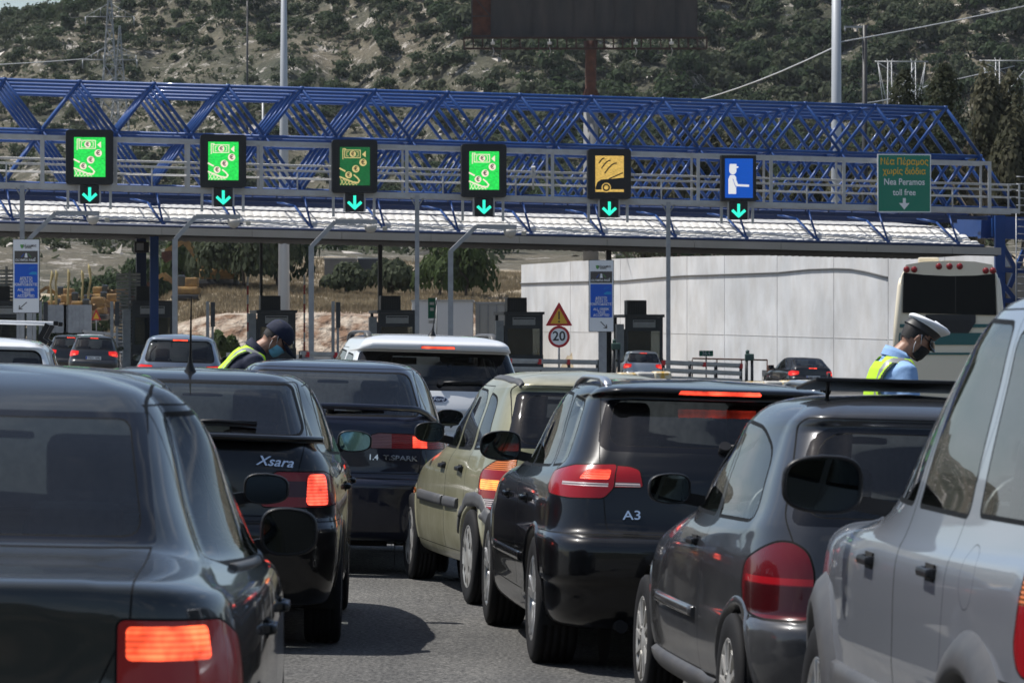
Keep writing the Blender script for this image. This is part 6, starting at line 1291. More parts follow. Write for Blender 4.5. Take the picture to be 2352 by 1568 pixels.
# information boards
def board(pxl, pxr, py0, py1, Y, label, arrow, posts):
    w_ = (pxr - pxl) / 9200 * Y; h = (py1 - py0) / 9200 * Y; c = P((pxl + pxr) / 2, py1, Y); g = gz(c.x)
    def draw(o, w_, h):
        b = bmesh.new(); y = -.012; T = Matrix.Translation((0, y, 0)); q = lambda u0, v0, u1, v1: [(u0 * w_, v0 * h), (u1 * w_, v0 * h), (u1 * w_, v1 * h), (u0 * w_, v1 * h)]
        plate(b, q(-.43, .68, .43, .84), .006, T, 2); plate(b, q(-.43, .20, .43, .665), .006, T, 1)
        plate(b, [(-.22 * w_, .925 * h), (-.08 * w_, .925 * h), (-.10 * w_, .885 * h), (-.15 * w_, .87 * h), (-.2 * w_, .885 * h)], .006, T, 4); add_text(b, 'ολυμπια', w_ * .13, Matrix.Translation((.13 * w_, y, .91 * h)), 2, bold=.002); add_text(b, 'οδος', w_ * .11, Matrix.Translation((.08 * w_, y, .885 * h)), 2, bold=.002)
        plate(b, [(-.06 * w_, .75 * h), (.06 * w_, .75 * h), (.03 * w_, .81 * h), (-.03 * w_, .81 * h)], .004, Matrix.Translation((0, y - .004, 0)), 0); stroke(b, [(-.18 * w_, .755 * h), (-.08 * w_, .80 * h)], .02, 1, y - .004); stroke(b, [(.18 * w_, .755 * h), (.08 * w_, .80 * h)], .02, 4, y - .004)
        add_text(b, 'OLYMPIA PASS', w_ * .115, Matrix.Translation((-.03 * w_, y - .005, .715 * h)), 0, bold=.002); add_text(b, 'P', w_ * .10, Matrix.Translation((.33 * w_, y - .005, .735 * h)), 0)
        for s, v in (('ΔΕΚΤΟΙ', .47), ('ΟΛΟΙ ΟΙ', .427), ('ΠΟΜΠΟΔΕΚΤΕΣ', .384), ('ALL GREEK', .315), ('TAGS', .273), ('ACCEPTED', .232)): add_text(b, s, w_ * .135, Matrix.Translation((0, y - .006, v * h)), 0, bold=.002, wscale=.95)
        stroke(b, [(-.38 * w_, .35 * h), (.38 * w_, .35 * h)], .008, 3, y - .006); plate(b, [(.10 * w_, .52 * h), (.40 * w_, .52 * h), (.40 * w_, .555 * h), (.22 * w_, .56 * h), (.12 * w_, .54 * h)], .004, Matrix.Translation((0, y - .005, 0)), 3)
        for i in range(3): stroke(b, [((.10 + i * .08) * w_, (.59 + i * .008) * h), ((.16 + i * .08) * w_, (.62 + i * .006) * h)], .012, 3, y - .006)
        s_ = arrow; A = [(-.26 * w_ * s_ + (0 if s_ > 0 else .0), .055 * h), (.02 * w_ * s_, .145 * h)] if s_ > 0 else [(.22 * w_, .055 * h), (-.02 * w_, .14 * h)]
        stroke(b, [A[1], A[0]], .03, 2, y); e = A[0]; dx = .12 * w_ * s_; stroke(b, [(e[0] + dx, e[1] + .002 * h), e, (e[0] + dx * .12, e[1] + .045 * h)], .03, 2, y)
        obj('lettering', b, [M_swh, mat('board blue', (.004, .10, .56), .4), mat('board brown', (.085, .075, .065), .6), mat('board light blue', (.02, .30, .62), .5), mat('board green', (.12, .35, .08), .5)], o)
        b = bmesh.new()
        for u in posts: hh = o.location.z - g; box(b, (u * w_, .08, (h * .6 - hh) / 2), (.11 if len(posts) > 1 else .3, .1, h * .6 + hh))
        obj('post', b, M_galv, o)
    flat_sign('information_board', label, c, R(0), w_, h, [M_swh, M_ink], .018, draw, .05, 'information board')
board(29, 91, 549, 719, 140, 'white and blue information board at the left, arrow pointing down left', 1, (-.3, .3)); board(1352, 1410, 597, 762, 146, 'white and blue information board before the white wall, arrow pointing right', -1, (.05,))
# warning triangle and speed limit
o = thing('road_sign', 'yellow warning triangle above a round 20 speed limit on one pole', 'road sign', (atpx(1284, 140), 140, gz(atpx(1284, 140)))); z0 = o.location.z; zz = lambda py: CAMH - (py - 788) / 9200 * 140 - z0; k = 140 / 9200
b = bmesh.new(); bar(b, (0, .05, 0), (0, .05, zz(720)), .035, 8); obj('pole', b, M_galv, o)
M_sred = mat('sign red', (.50, .015, .02), .4); M_syel = mat('sign yellow', (.72, .40, .03), .45)
b = bmesh.new(); plate(b, rpoly([(-31 * k, zz(748)), (31 * k, zz(748)), (0, zz(693))], .05, 4), .02, None, 0); plate(b, rpoly([(-20 * k, zz(743)), (20 * k, zz(743)), (0, zz(707))], .03, 3), .004, Matrix.Translation((0, -.006, 0)), 1); stroke(b, [(0, zz(716)), (0, zz(732))], .045, 2, -.012); plate(b, circ(0, zz(738.5), .034, 12), .004, Matrix.Translation((0, -.012, 0)), 2); obj('triangle', b, [M_sred, M_syel, M_letter], o, recalc=True)
b = bmesh.new(); plate(b, circ(0, zz(773), 25 * k, 32), .02, None, 0); plate(b, circ(0, zz(773), 19 * k, 32), .004, Matrix.Translation((0, -.006, 0)), 1); add_text(b, '20', .46, Matrix.Translation((0, -.012, zz(772.5))), 2, bold=.008); obj('disc', b, [M_sred, M_swh, M_letter], o, recalc=True)
# ---------------- white retaining wall
def wall_mat():
    m = mat('white concrete', (.60, .605, .61), .8); n = m.node_tree.nodes; L = m.node_tree.links; b = n['Principled BSDF']; tc = n.new('ShaderNodeTexCoord'); sp = n.new('ShaderNodeMapping'); sp.inputs['Scale'].default_value = (.7, .7, .35)
    t = n.new('ShaderNodeTexNoise'); t.inputs['Scale'].default_value = 1.3; t.inputs['Detail'].default_value = 8; t.inputs['Roughness'].default_value = .7; L.new(tc.outputs['Object'], sp.inputs[0]); L.new(sp.outputs[0], t.inputs['Vector'])
    t2 = n.new('ShaderNodeTexNoise'); t2.inputs['Scale'].default_value = .35; t2.inputs['Detail'].default_value = 6; L.new(tc.outputs['Object'], t2.inputs['Vector'])
    r1 = n.new('ShaderNodeValToRGB'); r1.color_ramp.elements[0].position = .34; r1.color_ramp.elements[1].position = .62; r1.color_ramp.elements[0].color = (.50, .49, .475, 1); r1.color_ramp.elements[1].color = (.58, .585, .59, 1); L.new(t.outputs['Fac'], r1.inputs[0])
    r2 = n.new('ShaderNodeValToRGB'); r2.color_ramp.elements[0].position = .35; r2.color_ramp.elements[1].position = .65; r2.color_ramp.elements[0].color = (.86, .87, .88, 1); r2.color_ramp.elements[1].color = (1.08, 1.08, 1.08, 1); L.new(t2.outputs['Fac'], r2.inputs[0])
    mx = n.new('ShaderNodeMixRGB'); mx.blend_type = 'MULTIPLY'; mx.inputs[0].default_value = 1; L.new(r1.outputs[0], mx.inputs[1]); L.new(r2.outputs[0], mx.inputs[2]); L.new(mx.outputs[0], b.inputs['Base Color']); return m
M_bar_ = mat('stained joint', (.45, .445, .43), .9)
WA, WB = Vector((.57, 250, 0)), Vector((28.5, 153, 0))            # the wall runs in towards the carriageway from left-far to right-near
def wall_at(px):                     # where the sight line at px meets the wall
    k = (px - 1176) / 9200; d = WB - WA; t = (k * WA.y - WA.x) / (d.x - k * d.y); return WA + d * t
o = thing('retaining_wall', 'tall white concrete retaining wall behind the toll booths', 'wall', (0, 0, 0)); M_wall = wall_mat(); wn = Vector((-(WB - WA).y, (WB - WA).x, 0)).normalized(); wn = wn if wn.y > 0 else -wn
b = bmesh.new(); cuts = [1197, 1310, 1425, 1578, 1664, 1785, 1915, 2040, 2170, 2300]; top = lambda px: np.interp(px, [1197, 1420, 1600, 2460], [608, 594, 588, 580]); dirw = (WB - WA).normalized()
for x0, x1 in zip(cuts, cuts[1:]):
    q = []
    for px in (x0, x1):
        w0 = wall_at(px) + dirw * (.03 if px == x0 else -.03); q.append((w0, gz(w0.x) - 1, CAMH - (float(top(px)) - 788) / 9200 * w0.y))
    A = [b.verts.new((*q[0][0].xy, q[0][1])), b.verts.new((*q[1][0].xy, q[1][1])), b.verts.new((*q[1][0].xy, q[1][2])), b.verts.new((*q[0][0].xy, q[0][2]))]; C = [b.verts.new(v.co + wn * .5) for v in A]
    b.faces.new(A); b.faces.new(C[::-1])
    for i in range(4): b.faces.new((A[i], C[i], C[(i + 1) % 4], A[(i + 1) % 4]))
obj('wall_panels', b, M_wall, o, recalc=True); b = bmesh.new(); beam(b, WA + wn * .3 + Vector((0, 0, 2.6)), WB + wn * .3 + Vector((0, 0, 2.4)), .2, 5.0); obj('backing', b, M_dark, o)
b = bmesh.new()
for f in (.36,):
    for x0, x1 in zip(cuts, cuts[1:]): q0, q1 = wall_at(x0), wall_at(x1); h0, h1 = [gz(q.x) + (CAMH - (float(top(x)) - 788) / 9200 * q.y - gz(q.x)) * f for q, x in ((q0, x0), (q1, x1))]; beam(b, Vector((q0.x, q0.y, h0)) + dirw * .1 - wn * .004, Vector((q1.x, q1.y, h1)) - dirw * .1 - wn * .004, .02, .03)
obj('joint_line', b, M_bar_, o)
b = bmesh.new(); cp = [(1197, 651), (1300, 648), (1430, 645), (1560, 634), (1680, 630), (1790, 626), (1860, 619), (1920, 617), (1955, 618), (1990, 624), (2040, 637)]; tube(b, [P(px, py, wall_at(px).y) - wn * .05 for px, py in cp], .045, 5); obj('cable', b, mat('old cable', (.14, .14, .14), .8), o)
# white site containers, pale hut, green notice left of the wall
def crate(name, label, cat, x0, x1, y0, y1, Y, m, ribs=0, door=None, depth=3.0):
    c = P((x0 + x1) / 2, y1, Y); w_ = (x1 - x0) / 9200 * Y; h = (y1 - y0) / 9200 * Y; o = thing(name, label, cat, c); b = bmesh.new(); box(b, (0, depth / 2, h / 2), (w_, depth, h), bev=.02); obj('walls', b, m, o)
    b = bmesh.new(); box(b, (0, depth / 2, h + .03), (w_ + .08, depth + .08, .08)); obj('roof', b, M_lgrey, o)
    if ribs:
        b = bmesh.new()
        for i in range(ribs): box(b, (-w_ / 2 + w_ * (i + .5) / ribs, -.02, h / 2), (.05, .05, h - .1))
        obj('ribs', b, M_galv, o)
    if door: b = bmesh.new(); box(b, (door * w_, -.02, h * .42), (.9, .05, h * .8)); obj('door', b, M_dark, o)
    return o
crate('site_container', 'white container behind the white off-roader, left one', 'container', 946, 1086, 692, 800, 182, M_white, 0); crate('site_cabin', 'pale cabin with narrow doors right of the white container', 'cabin', 1092, 1170, 697, 800, 183, mat('cabin cream', (.46, .45, .41), .6), 4)
crate('ruined_hut', 'grey stone ruin among the scrub on the bank', 'hut', 745, 815, 594, 640, 300, mat('stone grey', (.13, .125, .115), .9, noise=(2, (.19, .18, .165), .4, .7)), 0, .0, 5); crate('ruined_shed', 'dark roofed shed right of the grey ruin', 'shed', 822, 872, 594, 620, 305, M_booth, 0, None, 4); crate('far_house', 'pale flat house on the slope far left under the canopy', 'house', 168, 245, 596, 625, 420, mat('house grey', (.30, .29, .27), .8), 0, -.2, 6)
o = thing('green_notice', 'small green and white notice on a pole before the white container', 'sign', (atpx(992, 176), 176, gz(atpx(992, 176)))); b = bmesh.new(); zt = CAMH + (788 - 684) / 9200 * 176 - o.location.z; bar(b, (.2, .06, 0), (.2, .06, zt), .03, 6); obj('pole', b, M_galv, o); b = bmesh.new(); box(b, (0, 0, zt - .45), (.34, .03, .9)); box(b, (0, -.02, zt - .25), (.2, .01, .12), mi=1); box(b, (0, -.02, zt - .5), (.16, .01, .14), mi=1); box(b, (0, 0, zt - 1.05), (.3, .03, .14), mi=1); obj('panel', b, [M_sgreen, M_swh], o)
# guard rails, blocks and small things at road level
def rail(label, x0, x1, Y0, Y1, top0, top1, dots=(), n=3):
    p, q = P(x0, top0, Y0), P(x1, top1, Y1); o = thing('guard_rail', label, 'guard rail', (p.x, p.y, gz(p.x)), 0, 'guard rails beyond the queue'); b = bmesh.new(); L_ = (q - p)
    for i in range(n):
        dz = Vector((0, 0, -.06 - i * .26)); 
        for dd, hh in ((0, .10), (.06, .09)): beam(b, p + dz + Vector((0, dd, -dd)), q + dz + Vector((0, dd, -dd)), .03, hh)
    b.transform(Matrix.Translation(-o.location)); obj('rail', b, M_galv, o); b = bmesh.new(); k = int(L_.length / 2) + 1
    for i in range(k + 1): b.free(); b = bmesh.new(); c = p + L_ * i / k; beam(b, Vector((c.x, c.y + .1, gz(c.x) - .05)), Vector((c.x, c.y + .1, c.z)), .1, .1, up=Vector((0, 1, 0))); b.transform(Matrix.Translation(-o.location)); obj('rail_post', b, M_dark, o); b = bmesh.new()
    b.free()
    for t in dots: b = bmesh.new(); c = p.lerp(q, t) - o.location; box(b, c + Vector((0, -.05, -.1)), (.12, .05, .16)); obj('reflector', b, M_sred, o)
rail('grey guard rail right of the white off-roader, with red reflectors', 1172, 1372, 128, 132, 822, 826, (.0, .33, .66)); rail('grey guard rail right of the small silver car', 1524, 1702, 132, 136, 826, 834, (.0, .52, 1)); rail('low guard rail behind the dark-capped officer', 690, 850, 120, 123, 806, 809, (.1, .5))
rail('pale guard rail far left beyond the dark hatchbacks', 190, 330, 190, 194, 757, 770, (), 2)
def blk(name, label, cat, px, Y, w_, h, m, bev=.05, d=.6, py=None, z=0):
    X = atpx(px, Y); b = bmesh.new(); box(b, (0, 0, h / 2), (w_, d, h), bev=bev); o = obj(name, b, m); o.location = (X, Y, gz(X) + z); tag(o, label, cat); return o
M_yel = mat('worn yellow', (.55, .33, .05), .6, noise=(5, (.60, .56, .45), .42, .6))
M_bar = mat('concrete barrier', (.42, .41, .38), .8, noise=(2, (.30, .29, .27), .4, .7))
def attenuator(px, Y, label, n=4, h=.62):
    X = atpx(px, Y); o = thing('crash_cushion', label, 'crash cushion', (X, Y, gz(X)), .2, 'crash cushions at the lane islands')
    for i in range(n): b = bmesh.new(); box(b, (-.9 + i * .6, i * .25, h / 2 + .06 * i / n), (.56, .7, h), bev=.12, seg=3); box(b, (-.9 + i * .6, i * .25 - .36, h * .62), (.4, .03, .16), mi=1); obj('segment', b, [M_yel if i % 2 else M_bar, M_lgrey], o)
attenuator(1465, 122, 'yellow and white crash cushion before the small silver car', h=.78); attenuator(1760, 122, 'yellow and white crash cushion left of the black convertible-like car', 5, .62)
o = thing('distance_sign', 'small green kilometre sign before the white wall', 'sign', (atpx(1622, 172), 172, gz(atpx(1622, 172)))); zt = CAMH - (805 - 788) / 9200 * 172 - o.location.z; b = bmesh.new(); bar(b, (0, .03, 0), (0, .03, zt), .03, 6); obj('pole', b, M_dark, o); b = bmesh.new(); plate(b, [(-.3, zt - .24), (.3, zt - .24), (.3, zt), (-.3, zt)], .02, None, 0); add_text(b, '26.4', .2, Matrix.Translation((0, -.01, zt - .12)), 1, bold=.004); obj('panel', b, [M_sgreen, M_swh], o)
for px, lab in ((1720, 'dark double lane bollard with a green head before the white wall'), (1414, 'dark double lane bollard with a green head left of the fifth booth')):
    Y = 150; o = thing('lane_bollard', lab, 'bollard', (atpx(px, Y), Y, gz(atpx(px, Y))), 0, 'lane bollards'); zt = CAMH - (803 - 788 if px > 1500 else 778 - 788) / 9200 * Y - o.location.z; b = bmesh.new(); bar(b, (-.09, 0, 0), (-.09, 0, zt - .35), .06, 8); bar(b, (.12, 0, 0), (.12, 0, zt - .35), .055, 8); obj('legs', b, M_dark, o); b = bmesh.new(); box(b, (.02, 0, zt - .28), (.34, .3, .26), bev=.05); lathe(b, [(.001, zt), (.07, zt - .03), (.07, zt - .15), (.001, zt - .16)], 'Z', 10, c=(-.05, 0, 0)); obj('head', b, mat('bollard green', (.03, .07, .055), .5), o)
X = atpx(1770, 160); b = bmesh.new(); lathe(b, [(.001, 1.0), (.13, 1.0), (.14, .9), (.13, .6), (.14, .5), (.13, .1), (.14, 0)], 'Z', 16); o = obj('drum', b, M_rust, recalc=True); o.location = (X, 160, gz(X)); o.scale = (1, 1, 1.0); tag(o, 'rust-brown upright drum before the white wall', 'drum')
for i, (x0, x1, Y, h) in enumerate(((1590, 1762, 190, .9), (1432, 1500, 190, .9))):
    p, q = P(x0, 0, Y), P(x1, 0, Y); o = thing('pipe_rail', ['thin dark rail along the foot of the white wall, right part', 'thin dark rail along the foot of the white wall, left part'][i], 'rail', (p.x, Y, gz(p.x))); b = bmesh.new(); bar(b, (0, 0, 1.1), (q.x - p.x, 0, 1.02), .04, 6)
    obj('rail', b, M_rust, o)
    for t in (0, .33, .66, 1): b = bmesh.new(); bar(b, ((q.x - p.x) * t, 0, 0), ((q.x - p.x) * t, 0, 1.05), .03, 6); obj('rail_post', b, M_rust, o)
tag(sheet('pavement', -14, -7.0, 176, 212, .03, M_conc), kind='structure'); tag(sheet('side_road', -27, -14.2, 120, 213, .02, mat('pale road', (.22, .215, .205), .9, noise=(.8, (.17, .165, .16), .4, .7))), kind='structure')
# low pale parapet at the bank foot
for i, (x0, x1, Y0, Y1, h, lab) in enumerate(((520, 1000, 205, 208, .7, 'low pale concrete barrier at the foot of the cut bank'), (150, 330, 200, 203, .9, 'low pale concrete barrier at the far left beyond the cars'), (1750, 2060, 198, 200, .6, 'low concrete barrier at the foot of the white wall'))):
    p, q = P(x0, 0, Y0), P(x1, 0, Y1); b = bmesh.new(); prof = [(-.3, 0), (-.22, .12), (-.1, .3), (-.07, h), (.07, h), (.1, .3), (.22, .12), (.3, 0)]; A = [b.verts.new((0, y, z)) for y, z in prof]; C = [b.verts.new((q.x - p.x, q.y - p.y + y, z + gz(q.x) - gz(p.x))) for y, z in prof]
    for j in range(len(prof) - 1): b.faces.new((A[j], A[j + 1], C[j + 1], C[j]))
    b.faces.new(A); b.faces.new(C); o = obj('concrete_barrier', b, M_bar, recalc=True); o.location = (p.x, Y0, gz(p.x)); tag(o, lab, 'barrier')
# ---------------- tall posts, billboard, pylons
def mast(px, Y, r0, r1, py, label, m=M_galv, name='lamp_post', cat='lamp post', z=None):
    X = atpx(px, Y); g = gz(X) if z is None else z; o = thing(name, label, cat, (X, Y, g)); h = CAMH - (py - 788) / 9200 * Y - g; b = bmesh.new(); tube(b, [(0, 0, 0), (0, 0, h * .5), (0, 0, h)], [r0, (r0 + r1) / 2, r1], 12); bar(b, (0, 0, -.4), (0, 0, .5), r0 * 1.25, 12); obj('mast', b, m, o); return o, h
M_pale = mat('pale zinc', (.42, .44, .46), .5, .3)
mast(652, 215, .36, .10, -260, 'tall pale lamp post rising behind the left half of the gantry', M_pale); mast(1921, 200, .30, .22, -200, 'thick pale lamp post rising behind the right half of the gantry', M_pale)
o, h = mast(568, 640, .18, .14, 3, 'dark utility pole alone on the upper left hillside', M_dark, 'utility_pole', 'utility pole', float(hz(np.array([atpx(568, 640)]), np.array([640.]))[0])); b = bmesh.new(); beam(b, (-1.2, 0, h - .3), (1.2, 0, h - .3), .12, .12); [bar(b, (x, 0, h - .25), (x, 0, h + .15), .09, 6) for x in (-1.1, 0, 1.1)]; obj('cross_arm', b, M_dark, o)
o, h = mast(1986, 216, .20, .13, 58, 'dark utility pole with a cross arm right of the thick lamp post', M_dark, 'utility_pole', 'utility pole'); b = bmesh.new(); beam(b, (-1.1, 0, h - .1), (.15, 0, h - .1), .1, .1); [bar(b, (x, 0, h - .1), (x, 0, h - .35), .05, 6) for x in (-1.05, -.4)]; obj('cross_arm', b, M_galv, o)
for i, (px, Y, py) in enumerate(((604, 330, 225), (1928, 330, 205), (1108, 360, 212), (1090, 300, 330))):
    mast(px, Y, .12, .09, py, ['thin grey pole left of the tall pale lamp post', 'thin grey pole close behind the thick lamp post', 'thin dark pole left of the billboard column', 'thin dark pole behind the blue frame left of the billboard column'][i], M_galv if i < 2 else M_dark, 'thin_pole', 'pole', float(hz(np.array([atpx(px, Y)]), np.array([float(Y)]))[0]))
Y = 330; X = atpx(1357, Y); g = float(hz(np.array([X]), np.array([float(Y)]))[0]); o = thing('billboard', 'large dark rusty billboard on a single column seen from behind', 'billboard', (X, Y, g)); zq = lambda py: CAMH - (py - 788) / 9200 * Y - g; k = Y / 9200
b = bmesh.new(); tube(b, [(0, 0, -2), (0, 0, zq(232))], [.66, .60], 18); obj('concrete_column', b, mat('grey column', (.20, .20, .20), .7, noise=(1, (.14, .14, .14), .4, .7)), o)
b = bmesh.new(); tube(b, [(0, 0, zq(235)), (0, 0, zq(222)), (0, 0, zq(205)), (0, 0, zq(125)), (0, 0, zq(95))], [.76, .66, .46, .46, .62], 18)
for i in range(10): a = i * .628; beam(b, (.46 * math.cos(a), .46 * math.sin(a), zq(205)), (.74 * math.cos(a), .74 * math.sin(a), zq(228)), .05, .12)
obj('steel_column', b, M_rust, o)
M_bb = mat('billboard back', (.028, .029, .031), .8, noise=(1.1, (.055, .048, .046), .35, .7, 7, (1, 1, .2)))
x0, x1 = (1084 - 1357) * k, (1601 - 1357) * k; b = bmesh.new(); box(b, ((x0 + 44 * k + x1) / 2, 0, (zq(84) + zq(-60)) / 2), (x1 - x0 - 44 * k, .25, zq(-60) - zq(84)), bev=.02); obj('panel', b, M_bb, o)
b = bmesh.new()
for i in range(11): xx = x0 + 44 * k + (x1 - x0 - 44 * k) * i / 10; box(b, (xx, -.16, (zq(84) + zq(-60)) / 2), (.06, .06, zq(-60) - zq(84) - .1))
box(b, ((x0 + x1) / 2, -.2, zq(84)), (x1 - x0 + .1, .2, .16)); box(b, (x0, -.1, (zq(84) + zq(-60)) / 2), (.12, .2, zq(-60) - zq(84))); box(b, (x0 + 22 * k, -.1, zq(38)), (44 * k, .08, .08)); beam(b, (x0 + 10 * k, -.1, zq(0)), (x0 + 42 * k, -.1, zq(36)), .08, .08); box(b, ((x0 + 22 * k), .1, (zq(84) + zq(-60)) / 2), (44 * k, .04, zq(-60) - zq(84)), mi=1); obj('frame', b, [M_bb, M_rust], o)
b = bmesh.new(); wx0, wx1 = (1066 - 1357) * k, (1622 - 1357) * k; zt1, zt0 = zq(88), zq(114); nn = 26
for z in (zt0, zt1 - .05): beam(b, (wx0, -.9, z), (wx1, -.9, z), .16, .16)
beam(b, (wx0, -.3, zt0), (wx1, -.3, zt0), .09, .09)
for i in range(nn + 1):
    xx = wx0 + (wx1 - wx0) * i / nn
    if i % 2 == 0 or rnd.random() < .5: box(b, (xx, -.9, (zt0 + zt1) / 2), (.12, .12, zt1 - zt0))
    if i % 3 == 0: beam(b, (xx, -.3, zt1), (xx + .1, -.9, zt0), .06, .06)
obj('catwalk', b, mat('dark rust', (.035, .018, .014), .9), o)
for px in (1132, 1262, 1459, 1541):
    b = bmesh.new(); xx = (px - 1357) * k; box(b, (xx, -1.0, zq(102)), (.34, .3, .22), bev=.03); bar(b, (xx, -1, zq(104)), (xx, -1, zq(92)), .04, 6); tube(b, [(xx, -1, zq(112)), (xx + .1, -1, zq(120)), (xx - .05, -1, zq(132))], .025, 5); obj('floodlight', b, M_lgrey, o)
def pylon(px, Y, pytop, label, wbase=4.5, arms=((.52, 5.5), (.66, 5.0), (.80, 4.2)), hz_=None):
    X = atpx(px, Y); g = float(hz(np.array([X]), np.array([float(Y)]))[0]); o = thing('power_pylon', label, 'pylon', (X, Y, g)); H = CAMH - (pytop - 788) / 9200 * Y - g; b = bmesh.new(); n = 14; W4 = lambda t: wbase / 2 * (1 - t) ** 1.3 + .35 * (1 - t) + .12
    for s in range(4):
        c = [((-1, 1, 1, -1)[s], (-1, -1, 1, 1)[s]), ((-1, 1, 1, -1)[(s + 1) % 4], (-1, -1, 1, 1)[(s + 1) % 4])]
        for i in range(n):
            t0, t1 = i / n, (i + 1) / n; p0 = Vector((c[0][0] * W4(t0), c[0][1] * W4(t0), H * t0)); p1 = Vector((c[0][0] * W4(t1), c[0][1] * W4(t1), H * t1)); q0 = Vector((c[1][0] * W4(t0), c[1][1] * W4(t0), H * t0)); q1 = Vector((c[1][0] * W4(t1), c[1][1] * W4(t1), H * t1))
            bar(b, p0, p1, .07, 4, caps=False); bar(b, p0, q1, .045, 4, caps=False); bar(b, q0, p1, .045, 4, caps=False); bar(b, p1, q1, .04, 4, caps=False)
    obj('tower', b, M_pyl, o)
    for t, l in arms:
        b = bmesh.new()
        for s_ in (-1, 1):
            tip = Vector((s_ * l, 0, H * t)); 
            for yy in (-1, 1): bar(b, (s_ * W4(t), yy * W4(t), H * t), tip, .06, 4); bar(b, (s_ * W4(t + .05), yy * W4(t + .05), H * (t + .05)), tip, .05, 4)
            for f in (.3, .6): bar(b, (s_ * (W4(t) + (l - W4(t)) * f), 0, H * t), (s_ * (W4(t) + (l - W4(t)) * f), 0, H * (t + .05 * (1 - f))), .05, 4)
            bar(b, tip, tip - Vector((0, 0, 1.2)), .08, 6)
        obj('cross_arm', b, M_pyl, o)
    return o
M_pyl = mat('pylon zinc', (.34, .35, .36), .5, .3)
pylon(252, 560, -60, 'lattice power pylon on the hillside at the left', 4.0, ((.50, 4.2), (.66, 3.8), (.83, 3.4))); pylon(275, 640, 60, 'slimmer lattice pylon just right of the first one', 3.5, ((.60, 3.0), (.8, 2.6)))
# portal pylon at the right and its wires
def portal(px0, px1, py, Y, label):
    X = atpx((px0 + px1) / 2, Y); g = float(hz(np.array([X]), np.array([float(Y)]))[0]); o = thing('portal_pylon', label, 'pylon', (X, Y, g)); H = CAMH - (py - 788) / 9200 * Y - g; hw = (px1 - px0) / 2 / 9200 * Y; b = bmesh.new()
    for s_ in (-1, 1):
        for d_ in (-.4, .4): bar(b, (s_ * hw * .45 + d_, 0, 0), (s_ * hw * .45 + d_ * .6, 0, H), .08, 4); bar(b, (s_ * hw * .45 + d_, 0, H - 9), (s_ * hw * .9, 0, H), .06, 4)
        for i in range(8): z = H * (.3 + i * .09); bar(b, (s_ * hw * .45 - .4, 0, z), (s_ * hw * .45 + .4, 0, z + H * .09), .04, 4); bar(b, (s_ * hw * .45 + .4, 0, z), (s_ * hw * .45 - .4, 0, z + H * .09), .04, 4)
    bar(b, (-hw, 0, H), (hw, 0, H), .11, 4); bar(b, (-hw, 0, H + .1), (-hw * .2, 0, H - 1.6), .07, 4); bar(b, (-hw * .2, 0, H - 1.6), (hw * .9, 0, H - 3.2), .07, 4); bar(b, (-hw * .9, 0, H - 8), (hw * .5, 0, H - .6), .1, 4); bar(b, (-hw * .7, 0, H - 8.4), (hw * .3, 0, H - 3.4), .08, 4); bar(b, (0, 0, H - 6.5), (hw, 0, H - 6.4), .07, 4); obj('frame', b, M_pyl, o); return o
portal(2010, 2132, 142, 520, 'portal-shaped pale pylon behind the two cypresses'); portal(2250, 2400, 140, 520, 'portal-shaped pale pylon at the right edge')
def wire(pts, label, r_=.045, m=None):
    q = [P(*p) for p in pts]; b = bmesh.new(); out = []
    for s_, e in zip(q, q[1:]):
        for i in range(10): t = i / 10; v = s_.lerp(e, t); v.z -= (s_ - e).length * .004 * 4 * t * (1 - t); out.append(v)
    out.append(q[-1]); o = thing('overhead_wire', label, 'wire', out[0]); tube(b, [v - out[0] for v in out], r_, 5); obj('wire', b, m or mat('aluminium wire', (.5, .51, .52), .5), o)
wire([(2420, 0, 210), (1930, 97, 200)], 'upper overhead wire from the thick lamp post to the right edge', .03); wire([(1925, 105, 200), (1500, 248, 350)], 'overhead wire falling left from the thick lamp post', .04); wire([(1880, 240, 330), (2132, 196, 520)], 'faint overhead wire right of the thick lamp post', .05); wire([(2132, 196, 520), (2330, 152, 520)], 'overhead wire between the two portal pylons', .06); wire([(205, 135, 560), (-30, 150, 560)], 'wire running left from the lattice pylon', .06)
